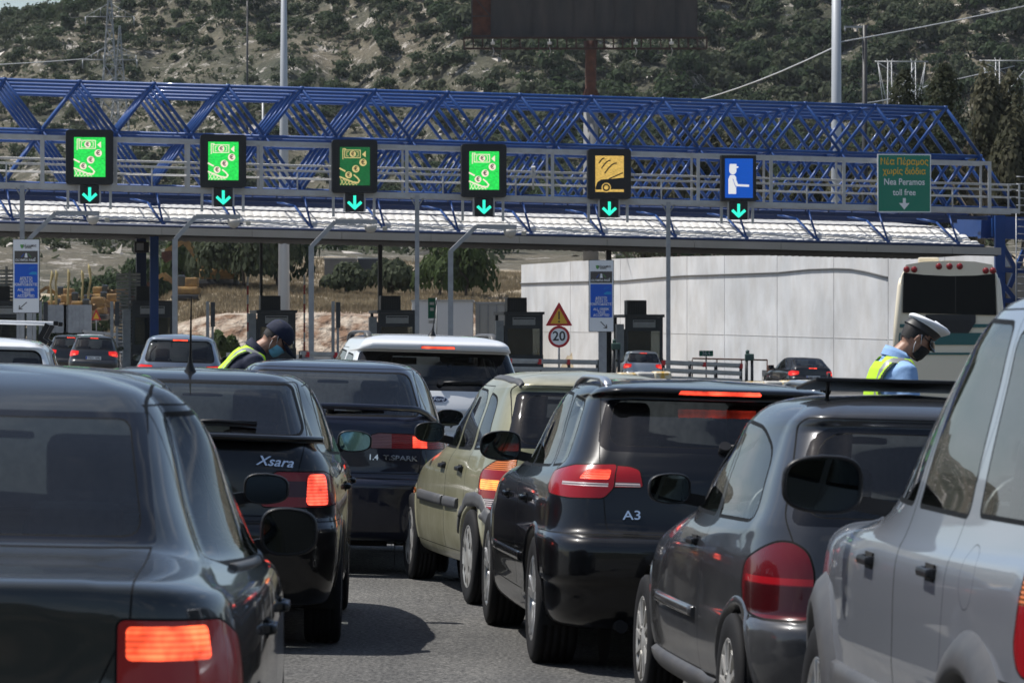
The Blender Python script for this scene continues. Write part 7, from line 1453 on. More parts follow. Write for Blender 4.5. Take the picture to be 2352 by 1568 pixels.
# ---------------- yellow machines in the yard
M_yd = mat('digger yellow', (.34, .20, .06), .7, noise=(2.2, (.17, .10, .045), .38, .66)); M_stick = mat('pale yellow paint', (.40, .33, .14), .8, noise=(3, (.22, .17, .09), .4, .7))
def digger(px, py, Y, s_, flip, label, raised=1.0):
    p = P(px, py, Y); o = thing('excavator', label, 'excavator', p, 0, 'yellow machines in the yard'); f = -1 if flip else 1
    b = bmesh.new(); box(b, (0, 0, -.6 * s_), (2.6 * s_, 2.2, .8 * s_), bev=.15); box(b, (-.5 * f * s_, 0, .3 * s_), (1.3 * s_, 1.6, 1.0 * s_), bev=.1); obj('body', b, M_yd, o)
    b = bmesh.new(); box(b, (0, 0, -1.3 * s_), (3.2 * s_, 2.6, .7 * s_), bev=.3); obj('tracks', b, M_dark, o); b = bmesh.new(); box(b, (.5 * f * s_, -.3, .45 * s_), (.8 * s_, .9, 1.2 * s_), bev=.08); obj('cab', b, M_pane, o)
    b = bmesh.new(); A = Vector((.9 * f * s_, 0, -.1)); B_ = A + Vector((1.6 * f * s_, 0, 1.5 * s_ * raised)); C_ = B_ + Vector((1.4 * f * s_, 0, -.9 * s_)); beam(b, A, B_, .5 * s_, .5 * s_); beam(b, B_, C_, .4 * s_, .4 * s_); bar(b, A + Vector((0, 0, .5 * s_)), B_ - Vector((0, 0, .3)), .1, 6); obj('boom', b, M_yd, o)
    b = bmesh.new(); plate(b, [(0, 0), (.7 * s_, .1 * s_), (.8 * s_, -.5 * s_), (.3 * s_, -.8 * s_), (0, -.5 * s_)], .8, Matrix.Translation(C_ + Vector((-.3 * s_, -.4, 0)))); obj('bucket', b, M_rust, o)
digger(430, 655, 262, .62, True, 'ochre excavator left of the grey-green tree', .9); digger(500, 612, 272, .9, True, 'excavator with its ochre boom raised above the trees', 1.4)
digger(165, 692, 235, .5, False, 'yellow machine in the yard left of the slatted screen', .2); digger(215, 700, 232, .55, True, 'yellow machine with a pale arm left of the warning triangle', .3); digger(130, 705, 238, .45, False, 'small yellow machine beside the left information board', .4); digger(250, 690, 240, .5, True, 'yellow machine with its arm folded, right end of the yard', .6)
digger(190, 708, 226, .5, False, 'yellow machine low down between the pale upright arms', .7); digger(235, 672, 246, .45, False, 'small ochre machine high at the back of the yard', .5); digger(150, 676, 247, .45, True, 'ochre machine at the back of the yard left of the others', .8)
for i, (px, py0) in enumerate(((118, 622), (128, 620), (156, 618), (187, 620), (203, 606))):
    p = P(px, 700, 228); o = thing('upright_pile', ['leftmost pale yellow upright arm in the yard', 'pale yellow upright arm beside the leftmost one', 'middle pale yellow upright arm in the yard', 'kinked pale yellow upright arm, fourth from the left', 'tallest pale yellow upright arm in the yard'][i], 'machine arm', p, 0, 'upright yellow arms in the yard'); h = (700 - py0) / 9200 * 228; b = bmesh.new(); w_ = .09
    tube(b, [(0, 0, -.8), (.04 * (i % 2), 0, h * .3), (-.06 + .05 * i, 0, h * .6), (.06, 0, h * .88), (0, 0, h)], [.085, .07, .055, .10, .02], 6); obj('arm', b, M_stick, o)
o = thing('roadworks_sign', 'small yellow and red warning triangle in the yard', 'road sign', P(221, 760, 200)); b = bmesh.new(); bar(b, (0, .05, 0), (0, .05, .9), .03, 6); obj('pole', b, M_galv, o); b = bmesh.new(); plate(b, [(-.25, .55), (.25, .55), (0, 1.1)], .02, None, 0); plate(b, [(-.15, .61), (.15, .61), (0, .95)], .004, Matrix.Translation((0, -.006, 0)), 1); obj('triangle', b, [M_sred, M_syel], o)
for i, px in enumerate((115, 142, 178)):
    p = P(px, 760, 215); b = bmesh.new(); box(b, (0, 0, .65), (.7 if i < 2 else 1.5, .3, 1.5)); [box(b, (-.3 + .2 * j, -.17, .65), (.04, .03, 1.4)) for j in range(4)]; o = obj('fence_panel', b, M_galv); o.location = p; tag(o, ['narrow grey ribbed panel left of the yard', 'narrow grey ribbed panel in the middle of the yard front', 'wide grey ribbed panel below the yellow machines'][i], 'panel')
# ================================================================ coach and distant cars
M_cream = paint('coach cream', (.78, .70, .54), amt=.05, metal=0, rough=.45); M_teal = mat('coach teal', (.02, .11, .105), .45)
Y = 94.0; X = atpx(2180, Y); bus = thing('coach', 'cream coach with teal stripes and a large black rear window', 'coach', (X, Y, gz(X)), R(-6.6), QG)
def ring(b, pts, y, sx=1, sz=1, cz=0): return [b.verts.new((x * sx, y, (z - cz) * sz + cz)) for x, z in pts]
H = CAMH + (788 - 598) / 9200 * Y - gz(X); W2 = 1.27
half = [(1.16, .35), (1.24, .5), (1.27, 1.2), (1.265, 1.9), (1.22, 2.7), (1.17, H - .55), (1.13, H - .34), (1.02, H - .16), (.75, H - .06), (.35, H - .015), (0, H)]
outl = [(-x, z) for x, z in half] + [(x, z) for x, z in half[-2::-1]]
b = bmesh.new(); ys = [(0.0, .965, 1), (.06, .99, 1), (.2, 1, 1), (3, 1, 1), (11.6, 1, 1), (11.9, .97, 1)]; rg = []
for y, sx, sz in ys: rg.append([b.verts.new((x * sx, y, z)) for x, z in outl])
for A, C in zip(rg, rg[1:]):
    for i in range(len(outl) - 1): f = b.faces.new((A[i], A[i + 1], C[i + 1], C[i])); f.smooth = True
b.faces.new(rg[0][::-1]); b.faces.new(rg[-1]); obj('body', b, M_cream, bus, recalc=True)
for s_ in (-1, 1): b = bmesh.new(); tube(b, [(s_ * 1.22, .1, 1.2), (s_ * 1.2, .06, 2.3), (s_ * 1.13, .06, H - .60), (s_ * 1.12, .12, H - .42)], [.11, .10, .085, .05], 10); obj('pillar', b, M_cream, bus, recalc=True)
zf = lambda py: CAMH - (py - 788) / 9200 * Y - gz(X)
b = bmesh.new(); br = [(-1.05, zf(626)), (-1.07, zf(618)), (-1.0, zf(608)), (-.6, zf(601)), (0, zf(599)), (.6, zf(601)), (1.0, zf(608)), (1.07, zf(620)), (1.05, zf(629)), (.6, zf(633)), (0, zf(634)), (-.6, zf(631))]
plate(b, br, .2, Matrix.Translation((0, -.07, 0))); obj('brow', b, M_cream, bus, recalc=True)
b = bmesh.new(); plate(b, [(-1.09, zf(718)), (1.10, zf(724)), (1.07, zf(628)), (.6, zf(632)), (0, zf(633)), (-.6, zf(630)), (-1.06, zf(625))][::1], .1, Matrix.Translation((0, -.035, 0))); obj('rear_window', b, mat('coach glass', (.005, .007, .009), .12, spec=.25), bus, recalc=True)
b = bmesh.new(); box(b, (.15, -.05, zf(676)), (.02, .02, .9)); plate(b, [(-.55, zf(722)), (.62, zf(722)), (.62, zf(740)), (.45, zf(765)), (-.38, zf(765)), (-.55, zf(740))], .05, Matrix.Translation((0, -.03, 0)));
for i in range(5): box(b, (.05, -.045, zf(735 + i * 6)), (.9, .02, .02))
obj('engine_grille', b, M_dark, bus, recalc=True)
for i, (px, py) in enumerate(((2080, 619), (2098, 619), (2156, 612), (2181, 612), (2205, 612), (2283, 622), (2266, 622))):
    b = bmesh.new(); lathe(b, [(.001, -.11), (.055, -.105), (.075, -.08), (.08, -.02)], 'Y', 16, c=((px - 2180) / 9200 * Y * .97, 0, zf(py))); obj('tail_lamp', b, lens('coach lamp red', (.20, .01, .012)), bus, recalc=True)
b = bmesh.new(); box(b, (0, -.01, zf(778)), (2.36, .03, .28)); box(b, (0, -.012, zf(748)), (2.36, .03, .08)); box(b, (0, -.01, zf(812)), (2.36, .03, .05)); obj('stripe', b, M_teal, bus)
for y in (2.4, 9.2):
    for s_ in (-1, 1): wheel(bus, s_ * 1.08, y, .5, .3, 'spoke', 10, side=s_)
b = bmesh.new(); box(b, (-.5, 2.0, H + .03), (.5, .7, .16), bev=.04); obj('roof_vent', b, M_cream, bus)
# ---------------------------------------------------------------- distant queueing cars share one rounded hatch shape
def far_rows(H=1.45, L=4.1, W=.86, z=1.0): return notch_rows(H, L, W)
def tall_rows(H, L, W):
    h = H / 1.42; l = L / 3.73; k = W / .80
    return [(a * l, b_ * h, c, d * k, e * k, f * h, g * l, i * h, j, m) for a, b_, c, d, e, f, g, i, j, m in small_rows()]
def far_car(label, H, L, W, pm, loc, yaw, shape='tall', lit=True, plate_=None, gl=None, low=False, rails=None, mirr=None):
    rows = tall_rows(H, L, W) if shape == 'tall' else notch_rows(H, L, W); h = H / (1.42 if shape == 'tall' else 1.40); l = L / (3.73 if shape == 'tall' else 4.17); k = W / (.80 if shape == 'tall' else .85)
    if shape == 'tall': rg = [(-.58 * k, .96 * h), (.58 * k, .96 * h), (.50 * k, 1.285 * h), (-.50 * k, 1.285 * h)]; gs = [(rpoly([(1.50 * l, .925 * h), (2.42 * l, .925 * h), (1.93 * l, 1.27 * h), (1.52 * l, 1.285 * h)], [.02, .02, .1, .02]), 'f'), (rpoly([(.80 * l, .935 * h), (1.42 * l, .925 * h), (1.45 * l, 1.285 * h), (.95 * l, 1.25 * h)], [.05, .02, .02, .09]), 'r')]; wi = [(-.64 * k, .93 * h), (.64 * k, .93 * h), (.48 * k, 1.29 * h), (-.48 * k, 1.29 * h)]; yr_, yf_ = .62 * l, 3.03 * l; br = (.14, 1.303 * h, 1.322 * h)
    else: rg = [(-.60 * k, 1.08 * h), (.60 * k, 1.08 * h), (.52 * k, 1.33 * h), (-.52 * k, 1.33 * h)]; gs = [(rpoly([(1.72 * l, .965 * h), (2.72 * l, .955 * h), (2.14 * l, 1.30 * h), (1.76 * l, 1.315 * h)], [.02, .02, .12, .02]), 'f'), (rpoly([(.90 * l, .99 * h), (1.64 * l, .967 * h), (1.68 * l, 1.315 * h), (1.24 * l, 1.285 * h)], [.05, .02, .02, .12]), 'r')]; wi = [(-.68 * k, 1.0 * h), (.68 * k, 1.0 * h), (.53 * k, 1.32 * h), (-.53 * k, 1.32 * h)]; yr_, yf_ = .82 * l, 3.36 * l; br = (.16, .985 * h, 1.01 * h)
    ml = lens('far red lamp', (.30, .008, .01), (1, .03, .02), .6) if lit else M_red3
    c, B, o = car('car', label, rows, W, yr_, yf_, .30, .2, 'spoke', 5, .34, pm, gl=gl, rglass=rpoly(rg, .07), wind=rpoly(wi, .06), glassy=gs, brake=br if lit else None, step=.07, rgap=.02,
        lamps=[('lo', 'taillight', 28, [(W, .45, .74 * h), (W * .98, .4, .86 * h), (W * .9, .2, .90 * h), (W * .62, .1, .885 * h), (W * .62, .1, .76 * h), (W * .95, .2, .70 * h)], ml, None, (.006, .03)), ('lit', 'lit_lens', 20, [(W * .88, .2, .75 * h), (W * .72, .1, .75 * h), (W * .72, .1, .80 * h), (W * .88, .2, .80 * h)], M_redlit if lit else M_red3, 'lo', (0, 0))],
        gate=None, bz=.56 * h, doors=[('r', [(1.0 * l, .34), (1.46 * l, .34), (1.49 * l, 1.30 * h), (.98 * l, 1.30 * h), (.88 * l, .95 * h), (.90 * l, .7)]), ('f', [(1.475 * l, .34), (2.62 * l, .34), (2.66 * l, .7), (2.60 * l, .93 * h), (1.95 * l, 1.30 * h), (1.505 * l, 1.30 * h)])] if shape == 'tall' else [('r', [(1.18 * l, .34), (1.665 * l, .34), (1.70 * l, 1.335 * h), (1.16 * l, 1.32 * h), (.86 * l, .97 * h), (.92 * l, .80), (1.16 * l, .55)]), ('f', [(1.68 * l, .34), (2.92 * l, .34), (2.96 * l, .7), (2.88 * l, .94 * h), (2.14 * l, 1.335 * h), (1.72 * l, 1.335 * h)])],
        handles=[], mir=mirr or ((2.2 if shape == 'tall' else 2.5) * l, .94 * h, .19, .13, M_black), seats=dict(L=L, W=W - .04, cy=(2.62 if shape == 'tall' else 2.88) * l, ys=1.8 * l, rear=.8 * l, belt=.92 * h), loc=loc, yaw=yaw)
    if plate_: plate_text(B, c, 0, .66 * h, plate_, .52, .11)
    return c, B, o
P_blueg = paint('grey blue paint', (.21, .24, .29), amt=.1, metal=.7); P_dk = paint('graphite paint', (.03, .032, .036), amt=.1, metal=.5); P_blk3 = paint('far black paint', (.008, .008, .01), amt=.08, metal=.2); P_sil2 = paint('far silver paint', (.40, .42, .44), amt=.1, metal=.6)
gfar = glass('far glass', (.5, .56, .57), .02)
def L_(px, Y): return (atpx(px, Y), Y)
far_car('grey-blue hatchback with its high brake light on, left of the dark-capped officer', 1.58, 4.15, .88, P_blueg, L_(408, 74), 3.5, gl=gfar, plate_=None)
c, B, o = far_car('dark graphite hatchback with both tail lamps lit, second car from the left edge', 1.46, 4.3, .89, P_dk, L_(213, 136), 4, plate_='YKH 1090', gl=gfar); far_car('black hatchback half hidden left of the graphite hatchback', 1.45, 4.2, .87, P_blk3, L_(160, 140), 5, gl=gfar)
far_car('small white car far off beyond the dark hatchbacks', 1.45, 4.0, .85, P_white, L_(172, 186), -28, lit=False, gl=gfar); far_car('small silver hatchback passing the fifth toll booth', 1.44, 3.9, .84, P_sil2, L_(1478, 158), 4, lit=True, gl=gfar)
far_car('small black low-roofed car with a lit tail lamp before the white wall', 1.36, 4.35, .88, P_blk3, L_(1868, 146), 12, shape='notch', plate_='YHZ 6645', gl=gfar)
far_car('black car ahead of the nearest left saloon, only its door mirror showing', 1.44, 4.1, .86, P_black2, (-1.985, 14.5), 1.5, shape='notch', lit=True, mirr=(2.46, .875, .19, .13, M_black))
c, B, o = far_car('white hatchback with white roof bars at the left edge of the picture', 1.50, 4.2, .87, P_white, L_(-58, 39), 3.0, gl=gfar, lit=False)
for y, nm in ((1.0, 'a'), (1.75, 'b')):
    b = bmesh.new(); p, _ = B.on('T', 0, y); z = p.z + .16; box(b, (0, y, z), (1.34, .08, .035), bev=.012, mi=0)
    for s_ in (-1, 1): box(b, (s_ * .68, y, z), (.05, .09, .045), bev=.01, mi=1); beam(b, (s_ * .60, y, z - .01), (s_ * .52, y, z - .17), .09, .05, 1); beam(b, (s_ * .52, y, z - .15), (s_ * .60, y, z - .20), .09, .04, 1)
    obj('roof_bar', b, [mat('bar white', (.75, .76, .77), .4), M_black], c)
# ================================================================ the two officers
M_skin = mat('skin', (.36, .20, .135), .5, noise=(30, (.28, .145, .095), .4, .7)); M_hair = mat('dark hair', (.012, .010, .009), .6, bump=(260, .8, .003)); M_navyc = mat('navy cloth', (.008, .013, .035), .85, bump=(18, .5, .01)); M_lblue = mat('light blue shirt', (.24, .40, .66), .8, bump=(14, .6, .012))
M_neon = mat('neon vest', (.42, .68, .02), .7, emit=(.35, .75, .02), es=.10, bump=(16, .4, .008)); M_band = mat('reflective band', (.30, .31, .30), .35, .3); M_bind = mat('vest binding', (.012, .03, .012), .8); M_whitec = mat('white cloth', (.80, .82, .85), .6); M_mask = mat('surgical mask', (.22, .55, .72), .8, bump=(30, .4, .004)); M_bmask = mat('black mask', (.010, .010, .012), .8)
def head_bm():
    rows = [(.000, -.005, .078, .026), (.008, -.035, .090, .040), (.022, -.058, .098, .050), (.042, -.074, .101, .058), (.062, -.084, .100, .064), (.082, -.090, .099, .068), (.102, -.095, .098, .071), (.122, -.099, .094, .073), (.142, -.102, .099, .075), (.162, -.103, .099, .076), (.184, -.099, .092, .075), (.204, -.088, .077, .068), (.220, -.070, .055, .055), (.232, -.042, .028, .034)]
    b = bmesh.new(); N = 40; rg = []
    for z, xb, xf, hw in rows:
        r_ = []
        for i in range(N):
            a = 2 * math.pi * i / N; c, s_ = math.cos(a), math.sin(a); cx = (xb + xf) / 2; rx = (xf - xb) / 2
            x = cx + rx * math.copysign(abs(c) ** .85, c); y = hw * math.copysign(abs(s_) ** .9, s_)
            if c > .7: x += .024 * math.exp(-((z - .088) / .014) ** 2) * ((c - .7) / .3) ** 1.2 * math.exp(-(y / .018) ** 2) + .012 * math.exp(-((z - .112) / .018) ** 2) * math.exp(-(y / .012) ** 2)   # nose
            if c > .5: x -= .010 * math.exp(-((z - .122) / .010) ** 2) * math.exp(-((abs(y) - .032) / .016) ** 2)                                                       # eye sockets
            if c > .6: x += .006 * math.exp(-((z - .048) / .010) ** 2) * math.exp(-(y / .024) ** 2) + .006 * math.exp(-((z - .012) / .012) ** 2) * math.exp(-(y / .02) ** 2)   # lips, chin
            r_.append(b.verts.new((x, y, z)))
        rg.append(r_)
    for A, C in zip(rg, rg[1:]):
        for i in range(N): j = (i + 1) % N; b.faces.new((A[i], A[j], C[j], C[i]))
    b.faces.new(rg[0][::-1]); b.faces.new(rg[-1])
    for s_ in (-1, 1):                                     # ears
        e = bmesh.new(); bmesh.ops.create_uvsphere(e, u_segments=12, v_segments=8, radius=1)
        for v in e.verts: v.co = Vector((v.co.x * .017 - .008 + .006 * v.co.z, s_ * (.076 + v.co.y * .010 + .006 * -v.co.x), v.co.z * .032 + .100))
        merge(b, e)
    return b
def fingers(b, wrist, d, up, side, s_=1.0, curl=.5):
    """palm, four bent fingers of different lengths and a thumb off the side"""
    d = d.normalized(); x = d.cross(up).normalized() * side; n = x.cross(d).normalized() * side
    pc = wrist + d * .05; box_pts = [wrist, wrist + d * .03, wrist + d * .085]; tube(b, box_pts, [.024, .034, .036], 10)
    for k, (off, L_, r_) in enumerate(((-.030, .068, .0088), (-.010, .078, .009), (.010, .073, .0088), (.029, .058, .008))):
        p0 = wrist + d * .078 + x * off; a1 = curl * .7; p1 = p0 + (d * math.cos(a1) - n * math.sin(a1)) * L_ * .45; a2 = curl * 1.7; p2 = p1 + (d * math.cos(a2) - n * math.sin(a2)) * L_ * .32; a3 = curl * 2.5; p3 = p2 + (d * math.cos(a3) - n * math.sin(a3)) * L_ * .25; tube(b, [p0 - d * .02, p0, p1, p2, p3], [r_, r_, r_ * .95, r_ * .9, r_ * .7], 8)
    t0 = wrist + d * .028 - x * .030; tube(b, [wrist + d * .02 - x * .01, t0, t0 + (d * .7 - x * .7) * .035, t0 + (d * .9 - x * .4 - n * .3) * .062], [.013, .012, .010, .008], 8)
def remesh(o, vox, smooth=4):
    m = o.modifiers.new('r', 'REMESH'); m.mode = 'VOXEL'; m.voxel_size = vox; m.use_smooth_shade = True
    s_ = o.modifiers.new('s', 'SMOOTH'); s_.iterations = smooth; s_.factor = .5
    dg = bpy.context.evaluated_depsgraph_get(); me = bpy.data.meshes.new_from_object(o.evaluated_get(dg)); old = o.data; o.modifiers.clear(); o.data = me; bpy.data.meshes.remove(old); return o
def officer(label, loc, face, lean, hp, K, style):
    root = thing('person', label, 'person', loc, face, 'officers checking the queue')
    hip = Vector((0, 0, .95))
    def bend(p):
        p = Vector(p)
        if p.z <= .95: return p * K
        t = min(1, (p.z - .95) / .40); q = p - hip; q.rotate(Matrix.Rotation(lean * (t * t * (3 - 2 * t) * .55 + .45 * t), 3, 'Y')); return (q + hip) * K
    nb = Vector((-.015, 0, 1.52))                            # neck root
    def hd(p):                                               # head space (chin at z=0) -> body, pitched about the neck
        q = Vector(p) + Vector((.02, 0, .055)); q.rotate(Matrix.Rotation(hp, 3, 'Y')); base = bend(nb) / K; q.rotate(Matrix.Rotation(lean * .55, 3, 'Y')); return (q + base) * K
    def torso(b, grow=0, z0=.90, z1=1.50):
        T = [(.90, .165, .118), (.98, .155, .112), (1.08, .158, .112), (1.18, .172, .120), (1.28, .188, .126), (1.36, .196, .124), (1.42, .190, .112), (1.46, .160, .095), (1.49, .115, .080), (1.515, .075, .068)]
        rg = []; 
        for z, hy, hx in T:
            if z < z0 - .01 or z > z1 + .02: continue
            rg.append([b.verts.new(bend((-.012 - .02 * math.sin((z - .95) * 4) + (hx + grow) * math.copysign(abs(math.cos(a)) ** .8, math.cos(a)), (hy + grow) * math.copysign(abs(math.sin(a)) ** .85, math.sin(a)), z))) for a in [2 * math.pi * i / 28 for i in range(28)]])
        for A, C in zip(rg, rg[1:]):
            for i in range(28): j = (i + 1) % 28; b.faces.new((A[i], A[j], C[j], C[i]))
        b.faces.new(rg[0][::-1]); b.faces.new(rg[-1])
    arms = style['arms']
    def arm_pts(s_):
        sh = bend((-.01, s_ * .185, 1.43)); e, w_ = arms[0 if s_ < 0 else 1]; return sh, Vector(e) * K, Vector(w_) * K
    # body: one continuous skin surface under the clothes
    b = bmesh.new(); torso(b, -.008); tube(b, [bend((-.02, 0, 1.46)), bend((-.012, 0, 1.53)), hd((-.01, 0, .03)), hd((-.01, 0, .09))], [.066 * K, .060 * K, .058 * K, .055 * K], 14)
    h = head_bm()
    for v in h.verts: v.co = hd(v.co)
    merge(b, h)
    for s_ in (-1, 1):
        sh, e, w_ = arm_pts(s_); tube(b, [sh, sh.lerp(e, .5), e, e.lerp(w_, .35), w_], [.050 * K, .045 * K, .038 * K, .038 * K, .026 * K], 12); fingers(b, w_ - (w_ - e).normalized() * .01, w_ - e, Vector((0, 0, 1)) if abs((w_ - e).normalized().z) < .8 else Vector((1, 0, 0)), s_, K)
        tube(b, [Vector((0, s_ * .085, .95)) * K, Vector((.03, s_ * .10, .50)) * K, Vector((-.01, s_ * .11, .09)) * K], [.080 * K, .058 * K, .04 * K], 12)
    body = obj('body', b, M_skin, root, recalc=True); remesh(body, .0065, 2)
    # trousers and shoes
    b = bmesh.new()
    for s_ in (-1, 1): tube(b, [Vector((0, s_ * .075, .98)) * K, Vector((.02, s_ * .095, .72)) * K, Vector((.03, s_ * .10, .50)) * K, Vector((.0, s_ * .11, .25)) * K, Vector((-.01, s_ * .11, .05)) * K], [.112 * K, .098 * K, .076 * K, .070 * K, .066 * K], 14)
    remesh(obj('trousers', b, M_navyc, root, recalc=True), .012, 4)
    for s_ in (-1, 1): b = bmesh.new(); tube(b, [(-.08, s_ * .115, .05), (.0, s_ * .115, .055), (.12, s_ * .12, .04), (.19, s_ * .122, .03)], [.038, .045, .042, .026], 10); o_ = obj('shoe', b, M_letter, root, recalc=True); remesh(o_, .008, 2)
    # shirt or jacket with sleeves
    b = bmesh.new(); torso(b, .010)
    for s_ in (-1, 1):
        sh, e, w_ = arm_pts(s_); end = e.lerp(w_, .0 if style['short'] else .95); pts = [sh + Vector((0, -s_ * .04, .0)), sh, sh.lerp(e, .5), e] + ([] if style['short'] else [e.lerp(w_, .5), end]); rs = [.07, .076, .070, .064] + ([] if style['short'] else [.055, .046]); tube(b, pts, [q * K for q in rs], 14)
    remesh(obj('shirt', b, style['cloth'], root, recalc=True), .010, 5)
    b = bmesh.new()                                           # collar
    for zz, rr in ((1.485, .092), (1.53, .074), (1.555, .078), (1.53, .084)): pass
    A = []
    for zz, rr, dx in ((1.475, .098, 0), (1.535, .076, -.004), (1.560, .074, -.008), (1.535, .086, -.006), (1.50, .102, 0)): A.append([b.verts.new(bend((-.02 + dx + rr * math.cos(a) * 1.02, rr * math.sin(a), zz - .022 * math.cos(a)))) for a in [2 * math.pi * i / 24 for i in range(24)]])
    for P_, Q_ in zip(A, A[1:]):
        for i in range(24): f = b.faces.new((P_[i], P_[(i + 1) % 24], Q_[(i + 1) % 24], Q_[i])); f.smooth = True
    obj('collar', b, style['collar'], root, recalc=True)
    # hi-vis vest: panels over the shoulders, open armholes, neon with a grey band and dark binding
    b = bmesh.new(); NA, NZ = 150, 96; zs = [1.00 + .505 * j / NZ for j in range(NZ + 1)]; Tt = np.array([(.90, .165, .118), (.98, .155, .112), (1.08, .158, .112), (1.18, .172, .120), (1.28, .188, .126), (1.36, .196, .124), (1.42, .190, .112), (1.46, .160, .095), (1.49, .115, .080), (1.515, .075, .068)])
    V = []
    for z in zs:
        hy = float(np.interp(z, Tt[:, 0], Tt[:, 1])) + .024; hx = float(np.interp(z, Tt[:, 0], Tt[:, 2])) + .026; row = []
        for i in range(NA):
            a = 2 * math.pi * i / NA; row.append(b.verts.new(bend((-.012 - .02 * math.sin((z - .95) * 4) + hx * math.copysign(abs(math.cos(a)) ** .8, math.cos(a)), hy * math.copysign(abs(math.sin(a)) ** .85, math.sin(a)), z + .006))))
        V.append(row)
    for j in range(NZ):
        for i in range(NA):
            a = 2 * math.pi * (i + .5) / NA; z = (zs[j] + zs[j + 1]) / 2; c, s_ = math.cos(a), abs(math.sin(a)); hy = float(np.interp(z, Tt[:, 0], Tt[:, 1])) + .024; y = hy * s_ ** .85; x = c * .13
            hole = math.hypot(x / .090, (z - 1.335) / .145) if z < 1.47 else 9                # armhole seen from the side
            if y > .145 and hole < 1: continue
            neck = y - (.070 + (1.0 if c > 0 else .0) * max(0, (1.5 - z)) * -.0)
            if z > 1.47 and y < .075: continue
            if c > .2 and y < .02 + max(0, z - 1.18) * .22: continue                     # open front
            mi = 0
            if .118 < y < .165 and z > 1.12 and abs(x) < .2 and hole > 1.22 or 1.08 < z < 1.13: mi = 1
            if (y > .13 and hole < 1.13): mi = 2
            f = b.faces.new((V[j][i], V[j][(i + 1) % NA], V[j + 1][(i + 1) % NA], V[j + 1][i])); f.material_index = mi; f.smooth = True
    loose = [v for v in b.verts if not v.link_faces]; bmesh.ops.delete(b, geom=loose, context='VERTS')
    obj('vest', b, [M_neon, M_band, M_bind], root, recalc=True)
    # hair: cap of hair at the back and sides
    b = bmesh.new(); h = head_bm(); h.faces.ensure_lookup_table()
    dl = [f for f in h.faces if not ((f.calc_center_median().z > .040) and f.calc_center_median().x < .028 - (.14 - f.calc_center_median().z) * .35 and f.calc_center_median().z > .045 + max(0, f.calc_center_median().x + .09) * .60) or (abs(f.calc_center_median().y) > .078)]
    bmesh.ops.delete(h, geom=dl, context='FACES')
    for v in h.verts: v.co = hd(Vector((v.co.x * 1.06 - .002, v.co.y * 1.06, (v.co.z - .12) * 1.04 + .12)))
    merge(b, h); 
    for f in b.faces: f.smooth = True
    obj('hair', b, M_hair, root)
    # mask hugging nose, mouth and chin, with its ear loops
    b = bmesh.new(); rg = []
    for j in range(9):
        z = -.004 + .092 * j / 8; rr = []
        for i in range(17):
            a = R(-78 + 156 * i / 16); xf = np.interp(z, [0, .02, .042, .062, .082, .102], [.094, .108, .112, .114, .122, .110]); hw = np.interp(z, [0, .042, .082], [.048, .066, .072]); zz = z + (.012 if abs(a) > 1 else 0) * (1 if z < .04 else -1) * (abs(a) - 1) * 2.2
            rr.append(b.verts.new(hd((-.0 + (xf + .0) * math.cos(a) ** .75 * 1.0, hw * math.sin(a) * 1.06, zz))))
        rg.append(rr)
    for A, C in zip(rg, rg[1:]):
        for i in range(16): f = b.faces.new((A[i], A[i + 1], C[i + 1], C[i])); f.smooth = True
    mk = obj('face_mask', b, style['mask'], root)
    b = bmesh.new()
    for s_ in (-1, 1):
        tube(b, [hd((.030, s_ * .070, .082)), hd((.012, s_ * .080, .105)), hd((-.006, s_ * .086, .130))], .0016 * K, 5); tube(b, [hd((.022, s_ * .068, .012)), hd((.0, s_ * .078, .045)), hd((-.010, s_ * .086, .075))], .0016 * K, 5)
    obj('ear_loop', b, M_whitec, mk)
    if style['hat'] == 'cap':
        b = bmesh.new(); rg = []
        for z, rx, ry in ((.125, .112, .087), (.135, .114, .089), (.165, .113, .089), (.195, .104, .083), (.222, .082, .068), (.240, .050, .044), (.247, .012, .011)): rg.append([b.verts.new(hd((-.004 + rx * math.cos(t), ry * math.sin(t), z + .018 * math.cos(t) * (1 if z < .16 else 0)))) for t in [2 * math.pi * i / 28 for i in range(28)]])
        for A, C in zip(rg, rg[1:]):
            for i in range(28): f = b.faces.new((A[i], A[(i + 1) % 28], C[(i + 1) % 28], C[i])); f.smooth = True
        b.faces.new(rg[-1]); cp = obj('cap', b, M_navyc, root, recalc=True)
        b = bmesh.new(); top = []; bot = []
        for j in range(6):
            t = j / 5; top.append([b.verts.new(hd((.085 * (1 - t) + (.085 + .095 * t) * t + .02 * t + (.026 if False else 0) + .10 * (1 - abs(u) ** 2.2) * t * .25 - (abs(u) ** 2) * .055, u * (.078 - .012 * t), .142 - .020 * t - .012 * abs(u) ** 2 * (1 + t)))) for u in [-1 + 2 * i / 12 for i in range(13)]])
        for A, C in zip(top, top[1:]):
            for i in range(12): f = b.faces.new((A[i], A[i + 1], C[i + 1], C[i])); f.smooth = True
        g = bmesh.ops.solidify(b, geom=b.faces[:], thickness=.005); obj('peak', b, M_navyc, cp, recalc=True)
        b = bmesh.new(); lathe(b, [(.001, .004), (.014, .003), (.016, 0)], 'X', 12); b.transform(Matrix.Translation(hd((.104, 0, .185)))); obj('cap_badge', b, M_whitec, cp)
    else:
        b = bmesh.new(); rg = []
        for z, rx, ry, mi in ((.150, .112, .090, 0), (.195, .112, .090, 0), (.200, .116, .094, 1), (.212, .132, .118, 1), (.226, .138, .126, 1), (.238, .130, .118, 1), (.244, .105, .095, 1), (.243, .01, .01, 1)): rg.append(([b.verts.new(hd((.002 + rx * math.cos(t) + (z - .19) * .3, ry * math.sin(t), z + .014 * math.cos(t) * (1 if z > .2 else 0) + .010 * math.cos(t)))) for t in [2 * math.pi * i / 32 for i in range(32)]], mi))
